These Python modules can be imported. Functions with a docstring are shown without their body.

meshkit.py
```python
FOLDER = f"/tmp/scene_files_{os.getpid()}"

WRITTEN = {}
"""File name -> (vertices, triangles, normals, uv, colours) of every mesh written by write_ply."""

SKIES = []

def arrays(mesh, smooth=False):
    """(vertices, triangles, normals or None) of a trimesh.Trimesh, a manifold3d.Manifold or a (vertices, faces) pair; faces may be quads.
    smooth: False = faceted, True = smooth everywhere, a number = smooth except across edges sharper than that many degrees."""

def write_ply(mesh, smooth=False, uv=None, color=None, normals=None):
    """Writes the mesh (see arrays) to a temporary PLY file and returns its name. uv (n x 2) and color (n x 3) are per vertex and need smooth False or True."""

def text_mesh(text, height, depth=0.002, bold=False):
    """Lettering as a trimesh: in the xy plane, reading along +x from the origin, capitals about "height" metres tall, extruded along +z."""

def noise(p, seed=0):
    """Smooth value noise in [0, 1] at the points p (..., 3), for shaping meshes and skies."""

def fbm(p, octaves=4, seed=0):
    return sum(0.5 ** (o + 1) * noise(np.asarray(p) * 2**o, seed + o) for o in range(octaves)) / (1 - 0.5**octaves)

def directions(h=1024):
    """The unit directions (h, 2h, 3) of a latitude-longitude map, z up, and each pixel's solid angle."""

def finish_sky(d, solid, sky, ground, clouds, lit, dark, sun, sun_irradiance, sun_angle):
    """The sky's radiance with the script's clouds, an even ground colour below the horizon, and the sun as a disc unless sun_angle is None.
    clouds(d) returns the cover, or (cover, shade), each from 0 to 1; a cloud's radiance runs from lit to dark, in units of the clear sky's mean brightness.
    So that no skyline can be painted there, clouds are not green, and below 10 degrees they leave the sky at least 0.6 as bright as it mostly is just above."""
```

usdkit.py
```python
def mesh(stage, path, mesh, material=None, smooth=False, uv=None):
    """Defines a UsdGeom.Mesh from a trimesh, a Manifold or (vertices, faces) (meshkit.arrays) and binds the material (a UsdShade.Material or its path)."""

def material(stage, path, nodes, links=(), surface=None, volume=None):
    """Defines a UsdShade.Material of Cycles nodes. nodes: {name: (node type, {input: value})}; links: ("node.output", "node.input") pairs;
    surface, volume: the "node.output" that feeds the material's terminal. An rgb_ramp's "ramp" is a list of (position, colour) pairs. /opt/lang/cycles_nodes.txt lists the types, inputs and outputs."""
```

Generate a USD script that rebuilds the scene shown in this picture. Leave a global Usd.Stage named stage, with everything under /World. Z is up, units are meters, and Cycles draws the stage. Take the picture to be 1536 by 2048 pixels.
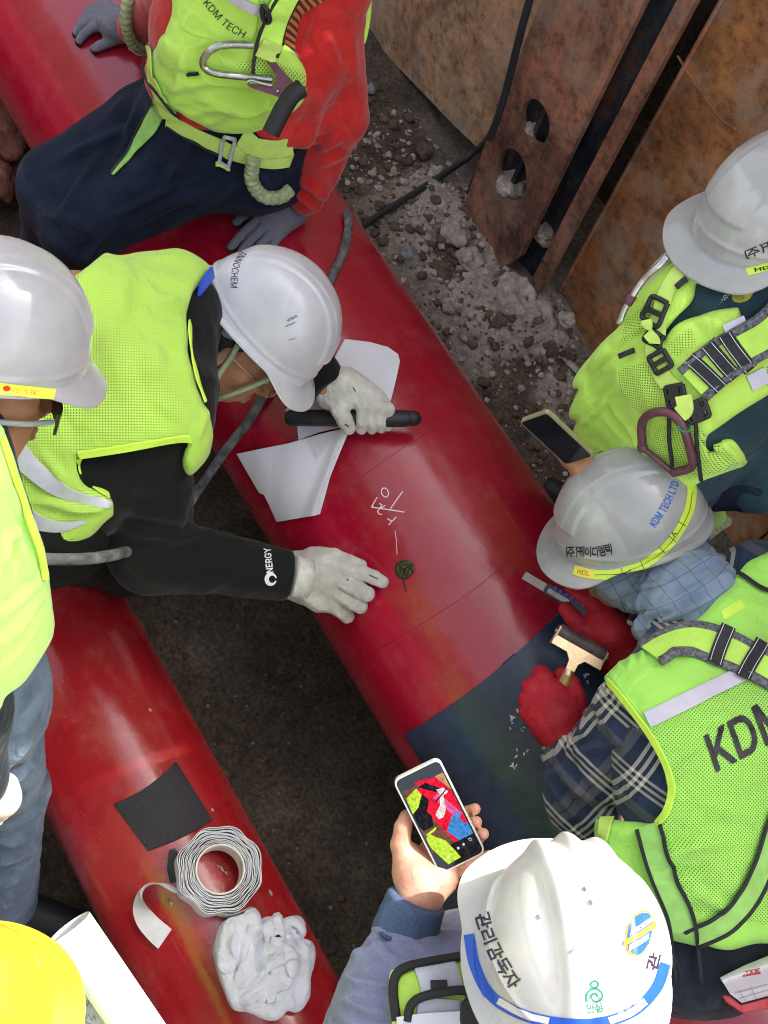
import math, numpy as np, trimesh, usdkit, meshkit
from pxr import Usd, UsdGeom, UsdLux, UsdShade, Gf, Sdf, Vt
from shapely.geometry import Polygon, LineString, Point, box as sbox
from shapely.ops import unary_union
from shapely import affinity

# ------------------------------------------------------------------ stage, camera, sky, sun
stage = Usd.Stage.CreateInMemory()
UsdGeom.SetStageUpAxis(stage, UsdGeom.Tokens.z)
UsdGeom.SetStageMetersPerUnit(stage, 1.0)
stage.SetDefaultPrim(UsdGeom.Xform.Define(stage, '/World').GetPrim())
UsdGeom.Scope.Define(stage, '/World/Looks')

FPX, TH, RO, CH = 2472.0, math.radians(61.506), math.radians(25.239), 3.0272   # lens (px of a 1536 px wide picture), pitch, roll, eye height
PH = math.radians(-35.445)                                                     # heading: the pipes run along world x
_M = np.array([[math.cos(PH), math.sin(PH), 0], [-math.sin(PH), math.cos(PH), 0], [0, 0, 1.0]])
_F = np.array([0, math.cos(TH), -math.sin(TH)]); _U0 = np.array([0, math.sin(TH), math.cos(TH)]); _R0 = np.array([1.0, 0, 0])
F = _M @ _F; R = _M @ (math.cos(RO) * _R0 + math.sin(RO) * _U0); U = _M @ (-math.sin(RO) * _R0 + math.cos(RO) * _U0)
EYE = np.array([0, 0, CH])
cam = UsdGeom.Camera.Define(stage, '/World/camera')
cam.AddTransformOp().Set(Gf.Matrix4d(*R, 0, *U, 0, *(-F), 0, *EYE, 1))
cam.CreateHorizontalApertureAttr(24.0); cam.CreateVerticalApertureAttr(32.0)
cam.CreateFocalLengthAttr(24.0 * FPX / 1536); cam.CreateClippingRangeAttr(Gf.Vec2f(0.05, 500))
cam.CreateExposureAttr(2.28)

SUN_EL, SUN_AZ = math.radians(50), 0.10      # azimuth from +y towards +x
sun_dir = np.array([math.cos(SUN_EL) * math.sin(SUN_AZ), math.cos(SUN_EL) * math.cos(SUN_AZ), math.sin(SUN_EL)])
usdkit.material(stage, '/World/Looks/sky', {'s': ('sky_texture', {'sky_type': 'single_scattering', 'sun_disc': False, 'sun_elevation': SUN_EL, 'sun_rotation': SUN_AZ, 'altitude': 50.0, 'aerosol_density': 4.0}),
    'bw': ('rgb_to_bw', {}), 'w': ('combine_color', {}), 'tc': ('texture_coordinate', {}), 'n': ('noise_texture', {'scale': 2.2, 'detail': 6.0, 'roughness': 0.55}), 'c': ('map_range', {'from_min': 0.34, 'from_max': 0.62, 'to_min': 0.22, 'to_max': 0.80, 'clamp': True}), 'up': ('math', {'math_type': 'multiply', 'value2': 1.12}), 'mx': ('mix_color', {}),
    'b': ('background_shader', {'strength': 0.13})}, [('s.color', 'bw.color'), ('bw.val', 'up.value1'), ('up.value', 'w.r'), ('up.value', 'w.g'), ('bw.val', 'w.b'), ('tc.generated', 'n.vector'), ('n.fac', 'c.value'), ('c.result', 'mx.fac'), ('s.color', 'mx.a'), ('w.color', 'mx.b'), ('mx.result', 'b.color')], surface='b.background')
dome = UsdLux.DomeLight.Define(stage, '/World/sky')
UsdShade.MaterialBindingAPI.Apply(dome.GetPrim()).Bind(UsdShade.Material.Get(stage, '/World/Looks/sky'))
dome.GetPrim().SetCustomDataByKey('kind', 'structure')
sun = UsdLux.DistantLight.Define(stage, '/World/sun')
_z = sun_dir; _x = np.cross([0, 0, 1], _z); _x /= np.linalg.norm(_x); _y = np.cross(_z, _x)
sun.AddTransformOp().Set(Gf.Matrix4d(*_x, 0, *_y, 0, *_z, 0, 0, 0, 0, 1))
sun.CreateIntensityAttr(0.5); sun.CreateAngleAttr(0.53); sun.CreateColorAttr(Gf.Vec3f(1.0, 0.95, 0.87)); sun.CreateNormalizeAttr(True)

# ------------------------------------------------------------------ laying out: sight lines of the picture to points of the place
def ray(x, y): return F + R * ((np.asarray(x, float) - 768) / FPX)[..., None] - U * ((np.asarray(y, float) - 1024) / FPX)[..., None]
def P(x, y, z):
    d = ray(x, y); return EYE + d * ((z - CH) / d[..., 2])[..., None]
def Pn(x, y, n):
    d = ray(x, y); return EYE + d * ((n - EYE[1]) / d[..., 1])[..., None]
def Q(x, y, t): return EYE + ray(x, y) * np.asarray(t, float)[..., None]
def V(ix, iy, tow):
    v = R * ix - U * iy - F * tow; return v / np.linalg.norm(v)
def proj(p):
    d = np.asarray(p) - EYE; t = d @ F
    return 768 + FPX * (d @ R) / t, 1024 - FPX * (d @ U) / t, t
PIPE1 = (1.18848, 0.43, 0.31); PIPE2 = (0.35121, 0.28614, 0.18614)   # y, z, radius; axes along x
def pipeP(x, y, off=0.0, pipe=PIPE1):
    """where the sight line meets the pipe's surface (grown by off)"""
    d = ray(x, y); n0, z0, r = pipe; r = r + off
    oy, oz = EYE[1] - n0, EYE[2] - z0
    a = d[..., 1] ** 2 + d[..., 2] ** 2; b = oy * d[..., 1] + oz * d[..., 2]; c = oy * oy + oz * oz - r * r
    t = (-b - np.sqrt(np.maximum(b * b - a * c, 0))) / a
    return EYE + d * t[..., None]
def unit(v): v = np.asarray(v, float); return v / np.maximum(np.linalg.norm(v, axis=-1, keepdims=True), 1e-12)

# ------------------------------------------------------------------ prims
used = {}
def uniq(path):
    used[path] = used.get(path, -1) + 1
    return path if used[path] == 0 else f'{path}_{used[path]:03d}'
def tag(prim, label=None, cat=None, group=None, kind=None):
    for k, v in (('label', label), ('category', cat), ('group', group), ('kind', kind)):
        if v: prim.SetCustomDataByKey(k, v)
class Thing:
    def __init__(s, name, label, cat, base=(0, 0, 0), group=None, kind=None):
        s.base = np.asarray(base, float); s.path = uniq('/World/' + name)
        x = UsdGeom.Xform.Define(stage, s.path); x.AddTranslateOp().Set(Gf.Vec3d(*map(float, s.base)))
        s.prim = x.GetPrim(); tag(s.prim, label, cat, group, kind)
    def put(s, name, mesh, mat, smooth=40, parent=None, label=None, uv=None, pv=None, kind=None):
        return put((parent or s.path), name, mesh, mat, smooth, s.base, label, uv, pv, kind)
def put(parent, name, mesh, mat, smooth=40, base=(0, 0, 0), label=None, uv=None, pv=None, kind=None):
    path = uniq(f'{parent}/{name}')
    if hasattr(mesh, 'to_mesh') or isinstance(mesh, tuple):
        v, f, _ = meshkit.arrays(mesh); mesh = trimesh.Trimesh(v, f, process=False)
    mesh = mesh.copy(); mesh.vertices = mesh.vertices - np.asarray(base)
    if uv is not None or pv is not None: smooth = bool(smooth)
    m = usdkit.mesh(stage, path, mesh, mat, smooth, uv)
    if pv:
        for k, a in pv.items(): UsdGeom.PrimvarsAPI(m).CreatePrimvar(k, Sdf.ValueTypeNames.FloatArray, 'vertex').Set(Vt.FloatArray.FromNumpy(np.asarray(a, np.float32)))
    if label: m.GetPrim().SetCustomDataByKey('label', label)
    if kind: m.GetPrim().SetCustomDataByKey('kind', kind)
    return path
def single(name, mesh, mat, label=None, cat=None, group=None, kind=None, smooth=40, uv=None, pv=None):
    path = put('/World', name, mesh, mat, smooth, uv=uv, pv=pv); tag(stage.GetPrimAtPath(path), label, cat, group, kind); return path

# ------------------------------------------------------------------ materials
def L(name): return '/World/Looks/' + name
def plain(name, col, rough=0.5, metal=0.0, var=0.15, scale=30.0, bump=0.0, bscale=300.0, bdist=0.001, spec=0.5, sheen=0.0, coat=0.0, col2=None, rvar=0.0, detail=4.0, wr=0.0, sss=0.0):
    c = np.array(col, float); d = np.array(col2, float) if col2 is not None else c * (1 - var)
    nodes = {'g': ('texture_coordinate', {}), 'n': ('noise_texture', {'scale': scale, 'detail': detail, 'roughness': 0.6}),
        'r': ('rgb_ramp', {'ramp': [(0.3, tuple(d)), (0.7, tuple(np.minimum(c * (1 + (0 if col2 is not None else var * 0.5)), 1)))]}),
        'p': ('principled_bsdf', {'roughness': rough, 'metallic': metal, 'specular_ior_level': spec, 'sheen_weight': sheen, 'coat_weight': coat, 'subsurface_weight': sss, 'subsurface_radius': (0.02, 0.008, 0.004), 'subsurface_scale': 0.3 if sss else 0.005})}
    links = [('g.object', 'n.vector'), ('n.fac', 'r.fac'), ('r.color', 'p.base_color')]
    if rvar:
        nodes['rn'] = ('noise_texture', {'scale': scale * 1.7, 'detail': 5.0}); nodes['rm'] = ('map_range', {'from_min': 0.3, 'from_max': 0.7, 'to_min': max(rough - rvar, 0.02), 'to_max': rough + rvar, 'clamp': True})
        links += [('g.object', 'rn.vector'), ('rn.fac', 'rm.value'), ('rm.result', 'p.roughness')]
    if bump:
        nodes['bn'] = ('noise_texture', {'scale': bscale, 'detail': 3.0}); nodes['b'] = ('bump', {'strength': bump, 'distance': bdist})
        links += [('g.object', 'bn.vector'), ('bn.fac', 'b.height'), ('b.normal', 'p.normal')]
    if wr and bump:
        nodes['wn'] = ('noise_texture', {'scale': 26.0, 'detail': 4.0, 'roughness': 0.5, 'distortion': 1.2}); nodes['wb'] = ('bump', {'strength': wr, 'distance': 0.012})
        links += [('g.object', 'wn.vector'), ('wn.fac', 'wb.height'), ('wb.normal', 'b.normal')]
    return usdkit.material(stage, L(name), nodes, links, surface='p.BSDF')

def vest_mat(name, col, hole, freq, holecol=(0.03, 0.05, 0.02), thr=0.45):
    """hi-vis cloth; where the primvar pat is 1 it is an open mesh with small staggered holes (uv in metres)"""
    nodes = {'t': ('texture_coordinate', {}), 'x': ('separate_xyz', {}),
        'u': ('math', {'math_type': 'multiply', 'value2': freq}), 'v': ('math', {'math_type': 'multiply', 'value2': freq}),
        'cu': ('math', {'math_type': 'cosine'}), 'cv': ('math', {'math_type': 'cosine'}), 'm': ('math', {'math_type': 'multiply'}),
        'h': ('map_range', {'range_type': 'smoothstep', 'from_min': thr - 0.12, 'from_max': thr + 0.2, 'to_min': 0.0, 'to_max': hole, 'clamp': True}),
        'a': ('attribute', {'attribute': 'pat'}), 'hm': ('math', {'math_type': 'multiply'}),
        'n': ('noise_texture', {'scale': 7.0, 'detail': 5.0}), 'r': ('rgb_ramp', {'ramp': [(0.28, tuple(np.array(col) * np.array([0.80, 0.74, 0.85]))), (0.46, tuple(np.array(col) * np.array([0.97, 0.95, 1.0]))), (0.7, tuple(col))]}),
        'c': ('mix_color', {'b': holecol}),
        'wn': ('noise_texture', {'scale': 24.0, 'detail': 4.0, 'distortion': 1.2}), 'wb': ('bump', {'strength': 0.35, 'distance': 0.012}), 'w': ('noise_texture', {'scale': 900.0, 'detail': 2.0}), 'wh': ('math', {'math_type': 'multiply_add', 'value2': -1.0}), 'b': ('bump', {'strength': 0.5, 'distance': 0.0012}),
        'p': ('principled_bsdf', {'roughness': 0.75, 'sheen_weight': 0.25, 'sheen_roughness': 0.4, 'specular_ior_level': 0.25})}
    links = [('t.UV', 'x.vector'), ('x.x', 'u.value1'), ('x.y', 'v.value1'), ('u.value', 'cu.value1'), ('v.value', 'cv.value1'), ('cu.value', 'm.value1'), ('cv.value', 'm.value2'),
        ('m.value', 'h.value'), ('h.result', 'hm.value1'), ('a.fac', 'hm.value2'), ('t.object', 'n.vector'), ('n.fac', 'r.fac'), ('r.color', 'c.a'), ('hm.value', 'c.fac'), ('c.result', 'p.base_color'),
        ('t.object', 'w.vector'), ('w.fac', 'wh.value3'), ('hm.value', 'wh.value1'), ('wh.value', 'b.height'), ('t.object', 'wn.vector'), ('wn.fac', 'wb.height'), ('wb.normal', 'b.normal'), ('b.normal', 'p.normal')]
    return usdkit.material(stage, L(name), nodes, links, surface='p.BSDF')

def pipe_mat(name, base, dust, speck):
    nodes = {'t': ('texture_coordinate', {}), 'mp': ('mapping', {'scale': (0.5, 1.6, 1.6)}),
        'n': ('noise_texture', {'scale': 5.0, 'detail': 6.0, 'roughness': 0.62}),
        'r': ('rgb_ramp', {'ramp': [(0.3, tuple(np.array(base) * 0.82)), (0.7, tuple(base))]}),
        'dn': ('noise_texture', {'scale': 9.0, 'detail': 9.0, 'roughness': 0.72}), 'dr': ('map_range', {'from_min': 0.52, 'from_max': 0.85, 'to_min': 0.0, 'to_max': dust, 'clamp': True}),
        'd': ('mix_color', {'b': (0.42, 0.22, 0.19)}),
        'sn': ('noise_texture', {'scale': 260.0, 'detail': 2.0, 'roughness': 0.5}), 'sm': ('noise_texture', {'scale': 14.0, 'detail': 3.0}), 'sa': ('math', {'math_type': 'multiply_add', 'value2': 0.35}),
        'sr': ('map_range', {'from_min': 0.93 - 0.03 * speck, 'from_max': 0.98, 'to_min': 0.0, 'to_max': 0.55 * min(speck, 1.0), 'clamp': True}),
        's': ('mix_color', {'b': (0.55, 0.42, 0.38)}),
        # fine scratches running every way
        'wv': ('noise_texture', {'scale': 3.0, 'detail': 1.0}), 'mp2': ('mapping', {'scale': (3.0, 90.0, 90.0), 'rotation': (0.0, 0.35, 0.5)}), 'sc': ('noise_texture', {'scale': 2.0, 'detail': 3.0}),
        'scr': ('map_range', {'from_min': 0.70, 'from_max': 0.76, 'to_min': 0.0, 'to_max': 0.3, 'clamp': True}), 'sx': ('mix_color', {'b': (0.55, 0.2, 0.22)}),
        'rr': ('map_range', {'from_min': 0.3, 'from_max': 0.75, 'to_min': 0.14, 'to_max': 0.34, 'clamp': True}),
        'bn': ('noise_texture', {'scale': 22.0, 'detail': 4.0}), 'b': ('bump', {'strength': 0.12, 'distance': 0.01}),
        'p': ('principled_bsdf', {'specular_ior_level': 0.7, 'coat_weight': 0.35, 'coat_roughness': 0.16})}
    links = [('t.object', 'mp.vector'), ('mp.vector', 'n.vector'), ('n.fac', 'r.fac'), ('t.object', 'dn.vector'), ('dn.fac', 'dr.value'), ('dr.result', 'd.fac'), ('r.color', 'd.a'),
        ('t.object', 'sn.vector'), ('t.object', 'sm.vector'), ('sm.fac', 'sa.value1'), ('sn.fac', 'sa.value3'), ('sa.value', 'sr.value'), ('sr.result', 's.fac'), ('d.result', 's.a'),
        ('t.object', 'mp2.vector'), ('mp2.vector', 'sc.vector'), ('sc.fac', 'scr.value'), ('scr.result', 'sx.fac'), ('s.result', 'sx.a'), ('sx.result', 'p.base_color'),
        ('dn.fac', 'rr.value'), ('rr.result', 'p.roughness'), ('t.object', 'bn.vector'), ('bn.fac', 'b.height'), ('b.normal', 'p.normal')]
    return usdkit.material(stage, L(name), nodes, links, surface='p.BSDF')

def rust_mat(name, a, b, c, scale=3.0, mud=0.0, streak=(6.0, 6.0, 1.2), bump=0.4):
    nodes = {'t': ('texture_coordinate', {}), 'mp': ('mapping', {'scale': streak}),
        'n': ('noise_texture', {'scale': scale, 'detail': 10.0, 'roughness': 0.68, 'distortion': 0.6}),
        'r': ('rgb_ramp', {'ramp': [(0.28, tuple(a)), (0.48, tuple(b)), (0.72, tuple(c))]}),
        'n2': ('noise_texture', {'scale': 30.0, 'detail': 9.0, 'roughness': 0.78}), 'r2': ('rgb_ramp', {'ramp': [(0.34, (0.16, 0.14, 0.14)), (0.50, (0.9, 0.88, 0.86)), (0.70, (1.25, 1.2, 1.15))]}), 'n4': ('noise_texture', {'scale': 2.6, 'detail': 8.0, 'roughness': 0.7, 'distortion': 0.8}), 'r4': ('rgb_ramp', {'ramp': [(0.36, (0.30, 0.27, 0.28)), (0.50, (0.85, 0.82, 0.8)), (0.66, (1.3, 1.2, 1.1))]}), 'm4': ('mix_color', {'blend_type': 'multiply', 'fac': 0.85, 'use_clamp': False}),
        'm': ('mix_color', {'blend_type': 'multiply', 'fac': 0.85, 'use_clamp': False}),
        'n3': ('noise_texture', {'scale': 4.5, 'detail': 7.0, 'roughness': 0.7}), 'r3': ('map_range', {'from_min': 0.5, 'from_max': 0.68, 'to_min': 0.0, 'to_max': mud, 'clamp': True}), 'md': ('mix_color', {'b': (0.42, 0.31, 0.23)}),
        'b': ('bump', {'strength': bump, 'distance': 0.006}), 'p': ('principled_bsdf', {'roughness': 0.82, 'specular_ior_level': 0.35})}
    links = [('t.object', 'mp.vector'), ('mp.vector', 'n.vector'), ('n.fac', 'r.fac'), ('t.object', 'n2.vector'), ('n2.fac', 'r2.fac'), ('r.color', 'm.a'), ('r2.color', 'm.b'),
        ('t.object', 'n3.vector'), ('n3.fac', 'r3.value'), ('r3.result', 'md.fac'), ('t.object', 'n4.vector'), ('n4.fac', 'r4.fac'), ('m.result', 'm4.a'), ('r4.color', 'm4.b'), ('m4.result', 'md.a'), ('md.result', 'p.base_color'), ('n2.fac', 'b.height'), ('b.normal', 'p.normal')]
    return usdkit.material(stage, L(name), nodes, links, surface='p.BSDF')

HV = (0.54, 0.84, 0.12); HVG = (0.40, 0.80, 0.12)
M = {}
M['vest'] = vest_mat('hi_vis_mesh_cloth', HV, 0.95, 930.0)
M['vest_g'] = vest_mat('hi_vis_green_mesh_cloth', HVG, 0.9, 1000.0)
M['hv'] = plain('hi_vis_cloth', HV, 0.75, var=0.12, scale=9, bump=0.3, bscale=700, sheen=0.2, spec=0.25, wr=0.3)
M['hv_pale'] = plain('hi_vis_webbing', (0.55, 0.74, 0.16), 0.7, var=0.15, scale=25, bump=0.5, bscale=500, spec=0.25)
M['hv_green'] = plain('hi_vis_green_webbing', (0.33, 0.62, 0.15), 0.75, var=0.2, scale=25, bump=0.5, bscale=500, spec=0.25)
M['binding'] = plain('hi_vis_binding', (0.62, 0.88, 0.10), 0.7, var=0.08, scale=25, bump=0.3, bscale=500, spec=0.25)
M['reflect'] = plain('reflective_strip', (0.52, 0.52, 0.58), 0.38, metal=0.15, var=0.12, scale=40, bump=0.15, bscale=120)
M['reflect_lav'] = plain('pale_reflective_strip', (0.60, 0.56, 0.66), 0.5, var=0.08, scale=40, bump=0.15, bscale=120)
M['black'] = plain('black_webbing', (0.012, 0.013, 0.016), 0.6, var=0.3, scale=60, bump=0.3, bscale=500)
M['black_gloss'] = plain('black_plastic', (0.012, 0.012, 0.014), 0.3, var=0.2, scale=40)
M['grey_rope'] = plain('grey_black_braid', (0.20, 0.20, 0.22), 0.8, col2=(0.02, 0.02, 0.025), scale=180, bump=0.5, bscale=400)
M['shirt_black'] = plain('black_cotton', (0.005, 0.006, 0.0055), 0.85, var=0.2, scale=12, bump=0.3, bscale=500, sheen=0.08, spec=0.2, wr=0.3)
M['trouser_black'] = plain('black_twill', (0.008, 0.009, 0.009), 0.85, var=0.2, scale=12, bump=0.3, bscale=500, spec=0.2, wr=0.3)
M['jeans'] = plain('dark_navy_denim', (0.011, 0.019, 0.044), 0.85, col2=(0.004, 0.007, 0.018), scale=7, bump=0.5, bscale=600, sheen=0.04, spec=0.2, detail=8, wr=0.55)
M['jeans_pale'] = plain('worn_blue_denim', (0.16, 0.21, 0.30), 0.9, col2=(0.06, 0.085, 0.13), scale=16, bump=0.5, bscale=500, sheen=0.1, spec=0.2, detail=8, wr=0.6)
M['trouser_dark'] = plain('dark_blue_green_work_cloth', (0.012, 0.018, 0.026), 0.85, var=0.35, scale=14, bump=0.3, bscale=500, sheen=0.1, spec=0.2, wr=0.5)
M['shirt_teal'] = plain('dark_teal_work_cloth', (0.018, 0.045, 0.060), 0.8, var=0.25, scale=12, bump=0.3, bscale=500, sheen=0.1, spec=0.2, wr=0.45)
M['sleeve_navy'] = plain('navy_sleeve_cloth', (0.012, 0.017, 0.034), 0.8, var=0.25, scale=12, bump=0.3, bscale=500, spec=0.2, wr=0.4)
M['sweater'] = plain('red_knit', (0.60, 0.022, 0.018), 0.85, col2=(0.40, 0.010, 0.010), scale=14, bump=0.6, bscale=420, sheen=0.25, spec=0.2, wr=0.35)
M['sleeve_lav'] = plain('blue_grey_twill', (0.24, 0.24, 0.40), 0.8, col2=(0.17, 0.19, 0.32), scale=260, bump=0.4, bscale=500, sheen=0.15, spec=0.2, wr=0.35)
M['cuff_blue'] = plain('slate_blue_twill', (0.085, 0.12, 0.22), 0.8, col2=(0.05, 0.08, 0.15), scale=260, bump=0.4, bscale=500, spec=0.2)
M['skin'] = plain('skin', (0.52, 0.29, 0.20), 0.5, col2=(0.42, 0.17, 0.12), scale=42, bump=0.4, bscale=220, sss=0.1, wr=0.22, detail=8)
M['skin_tan'] = plain('tanned_skin', (0.42, 0.21, 0.11), 0.5, col2=(0.34, 0.15, 0.08), scale=28, bump=0.25, bscale=160, sss=0.15)
M['hair'] = plain('black_hair', (0.012, 0.011, 0.010), 0.45, var=0.4, scale=200, bump=0.8, bscale=380)
M['glove_grey'] = plain('grey_marl_glove_knit', (0.24, 0.24, 0.29), 0.9, col2=(0.11, 0.11, 0.145), scale=420, bump=0.6, bscale=480, spec=0.2)
M['glove_black'] = plain('black_rubber_palm', (0.012, 0.012, 0.015), 0.55, var=0.3, scale=90, bump=0.4, bscale=260)
M['glove_white'] = plain('white_cotton_glove', (0.70, 0.67, 0.60), 0.9, col2=(0.42, 0.39, 0.35), scale=24, bump=0.6, bscale=420, sheen=0.15, spec=0.2, detail=8, wr=0.3)
M['glove_stain'] = plain('glove_grime', (0.10, 0.10, 0.11), 0.85, var=0.4, scale=60)
M['glove_red'] = plain('red_rubber_coated_glove', (0.52, 0.016, 0.034), 0.62, col2=(0.32, 0.008, 0.018), scale=22, bump=0.5, bscale=300, spec=0.35, detail=8, wr=0.35)
M['scarf'] = plain('blue_grey_checked_scarf', (0.34, 0.40, 0.52), 0.85, col2=(0.25, 0.31, 0.43), scale=20, bump=0.3, bscale=500, spec=0.2)
M['cuff_cream'] = plain('cream_knit_cuff', (0.62, 0.57, 0.50), 0.9, var=0.2, scale=50, bump=0.6, bscale=400, spec=0.2)
def helm(name, col, rough=0.28, col2=None): return plain(name, col, rough, var=0.16, scale=13, rvar=0.06, coat=0.3, bump=0.03, bscale=60, col2=col2, detail=7)
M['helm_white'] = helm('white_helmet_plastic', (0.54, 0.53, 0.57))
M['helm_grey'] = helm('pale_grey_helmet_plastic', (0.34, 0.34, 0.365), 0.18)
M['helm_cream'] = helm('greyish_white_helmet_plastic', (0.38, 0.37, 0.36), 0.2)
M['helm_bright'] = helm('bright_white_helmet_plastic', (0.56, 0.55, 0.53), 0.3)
M['helm_yellow'] = helm('yellow_helmet_plastic', (0.42, 0.28, 0.02), 0.35)
M['pipe1'] = pipe_mat('red_pipe_coating', (0.38, 0.006, 0.027), 0.24, 0.5)
M['pipe2'] = pipe_mat('dusty_red_pipe_coating', (0.35, 0.012, 0.017), 0.28, 1.2)
M['rust_big'] = rust_mat('rusted_steel_sheet', (0.12, 0.055, 0.028), (0.38, 0.16, 0.060), (0.56, 0.27, 0.10), 1.6, 0.62, (2.0, 2.0, 1.0))
M['rust_pile'] = rust_mat('brown_rusted_pile', (0.12, 0.062, 0.042), (0.30, 0.145, 0.09), (0.58, 0.21, 0.12), 2.2, 0.5, (5.0, 5.0, 1.2))
M['mud_plate'] = rust_mat('mud_smeared_plate', (0.34, 0.17, 0.09), (0.58, 0.34, 0.19), (0.66, 0.47, 0.31), 2.4, 0.6, (3.0, 3.0, 1.6), 0.7)
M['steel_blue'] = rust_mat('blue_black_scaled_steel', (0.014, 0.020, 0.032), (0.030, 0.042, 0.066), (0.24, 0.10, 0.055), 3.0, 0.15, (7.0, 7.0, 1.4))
M['steel'] = plain('bare_steel', (0.55, 0.54, 0.53), 0.25, metal=1.0, var=0.25, scale=60, rvar=0.08)
M['steel_violet'] = plain('plum_coated_steel', (0.16, 0.06, 0.08), 0.35, metal=0.5, var=0.2, scale=60, rvar=0.08)
M['brass'] = plain('pale_brass', (0.72, 0.50, 0.30), 0.32, metal=0.85, var=0.2, scale=60, rvar=0.08)
M['blade'] = plain('worn_blade_steel', (0.30, 0.24, 0.22), 0.35, metal=0.9, var=0.3, scale=60, rvar=0.1)
M['wood'] = plain('varnished_wood', (0.45, 0.27, 0.06), 0.4, col2=(0.30, 0.16, 0.04), scale=70, coat=0.3)
M['roller_rubber'] = plain('stained_rubber_roller', (0.13, 0.085, 0.085), 0.5, col2=(0.03, 0.022, 0.03), scale=45, detail=8)
M['blue_plastic'] = plain('blue_plastic', (0.01, 0.06, 0.55), 0.35)
M['paper'] = plain('white_paper', (0.60, 0.60, 0.63), 0.7, var=0.05, scale=12, bump=0.08, bscale=40, bdist=0.004, spec=0.3)
M['liner'] = plain('white_release_liner', (0.74, 0.72, 0.76), 0.55, var=0.06, scale=9, spec=0.4)
M['rag'] = plain('white_cotton_rag', (0.66, 0.66, 0.73), 0.92, var=0.16, scale=14, bump=0.5, bscale=450, spec=0.2, wr=0.6)
M['butyl'] = plain('black_butyl', (0.012, 0.012, 0.014), 0.5, var=0.3, scale=50, bump=0.3, bscale=120)
M['sheet'] = plain('black_wrap_sheet', (0.030, 0.054, 0.105), 0.33, col2=(0.009, 0.014, 0.026), scale=6, rvar=0.10, bump=0.5, bscale=38, bdist=0.003, detail=8)
M['patch'] = plain('black_felt_patch', (0.030, 0.026, 0.034), 0.7, var=0.4, scale=240, bump=0.5, bscale=300, spec=0.35)
M['cable'] = plain('black_dusty_cable', (0.016, 0.017, 0.020), 0.55, col2=(0.016, 0.017, 0.020), scale=30)
M['hose_dirty'] = plain('mud_splashed_black_hose', (0.22, 0.22, 0.225), 0.7, col2=(0.014, 0.019, 0.022), scale=48, bump=0.3, bscale=60, detail=9)
M['chalk'] = plain('white_marker', (0.80, 0.66, 0.72), 0.8, var=0.1, scale=80)
M['ink'] = plain('black_ink', (0.012, 0.012, 0.014), 0.5, var=0.1)
M['ink_blue'] = plain('blue_ink', (0.012, 0.11, 0.50), 0.5, var=0.1)
M['ink_green'] = plain('green_ink', (0.01, 0.22, 0.13), 0.5, var=0.1)
M['ink_red'] = plain('red_ink', (0.60, 0.03, 0.02), 0.5, var=0.1)
M['ink_purple'] = plain('dark_purple_ink', (0.035, 0.02, 0.05), 0.5, var=0.1)
M['stk_lime'] = plain('lime_sticker', (0.62, 0.82, 0.07), 0.4, var=0.06)
M['stk_yellow'] = plain('yellow_sticker', (0.80, 0.72, 0.06), 0.4, var=0.06)
M['stk_blue'] = plain('blue_sticker', (0.02, 0.10, 0.55), 0.4, var=0.06)
M['stk_white'] = plain('white_sticker', (0.72, 0.72, 0.76), 0.45, var=0.04)
M['stk_orange'] = plain('orange_sticker', (0.80, 0.36, 0.03), 0.45, var=0.06)
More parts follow.
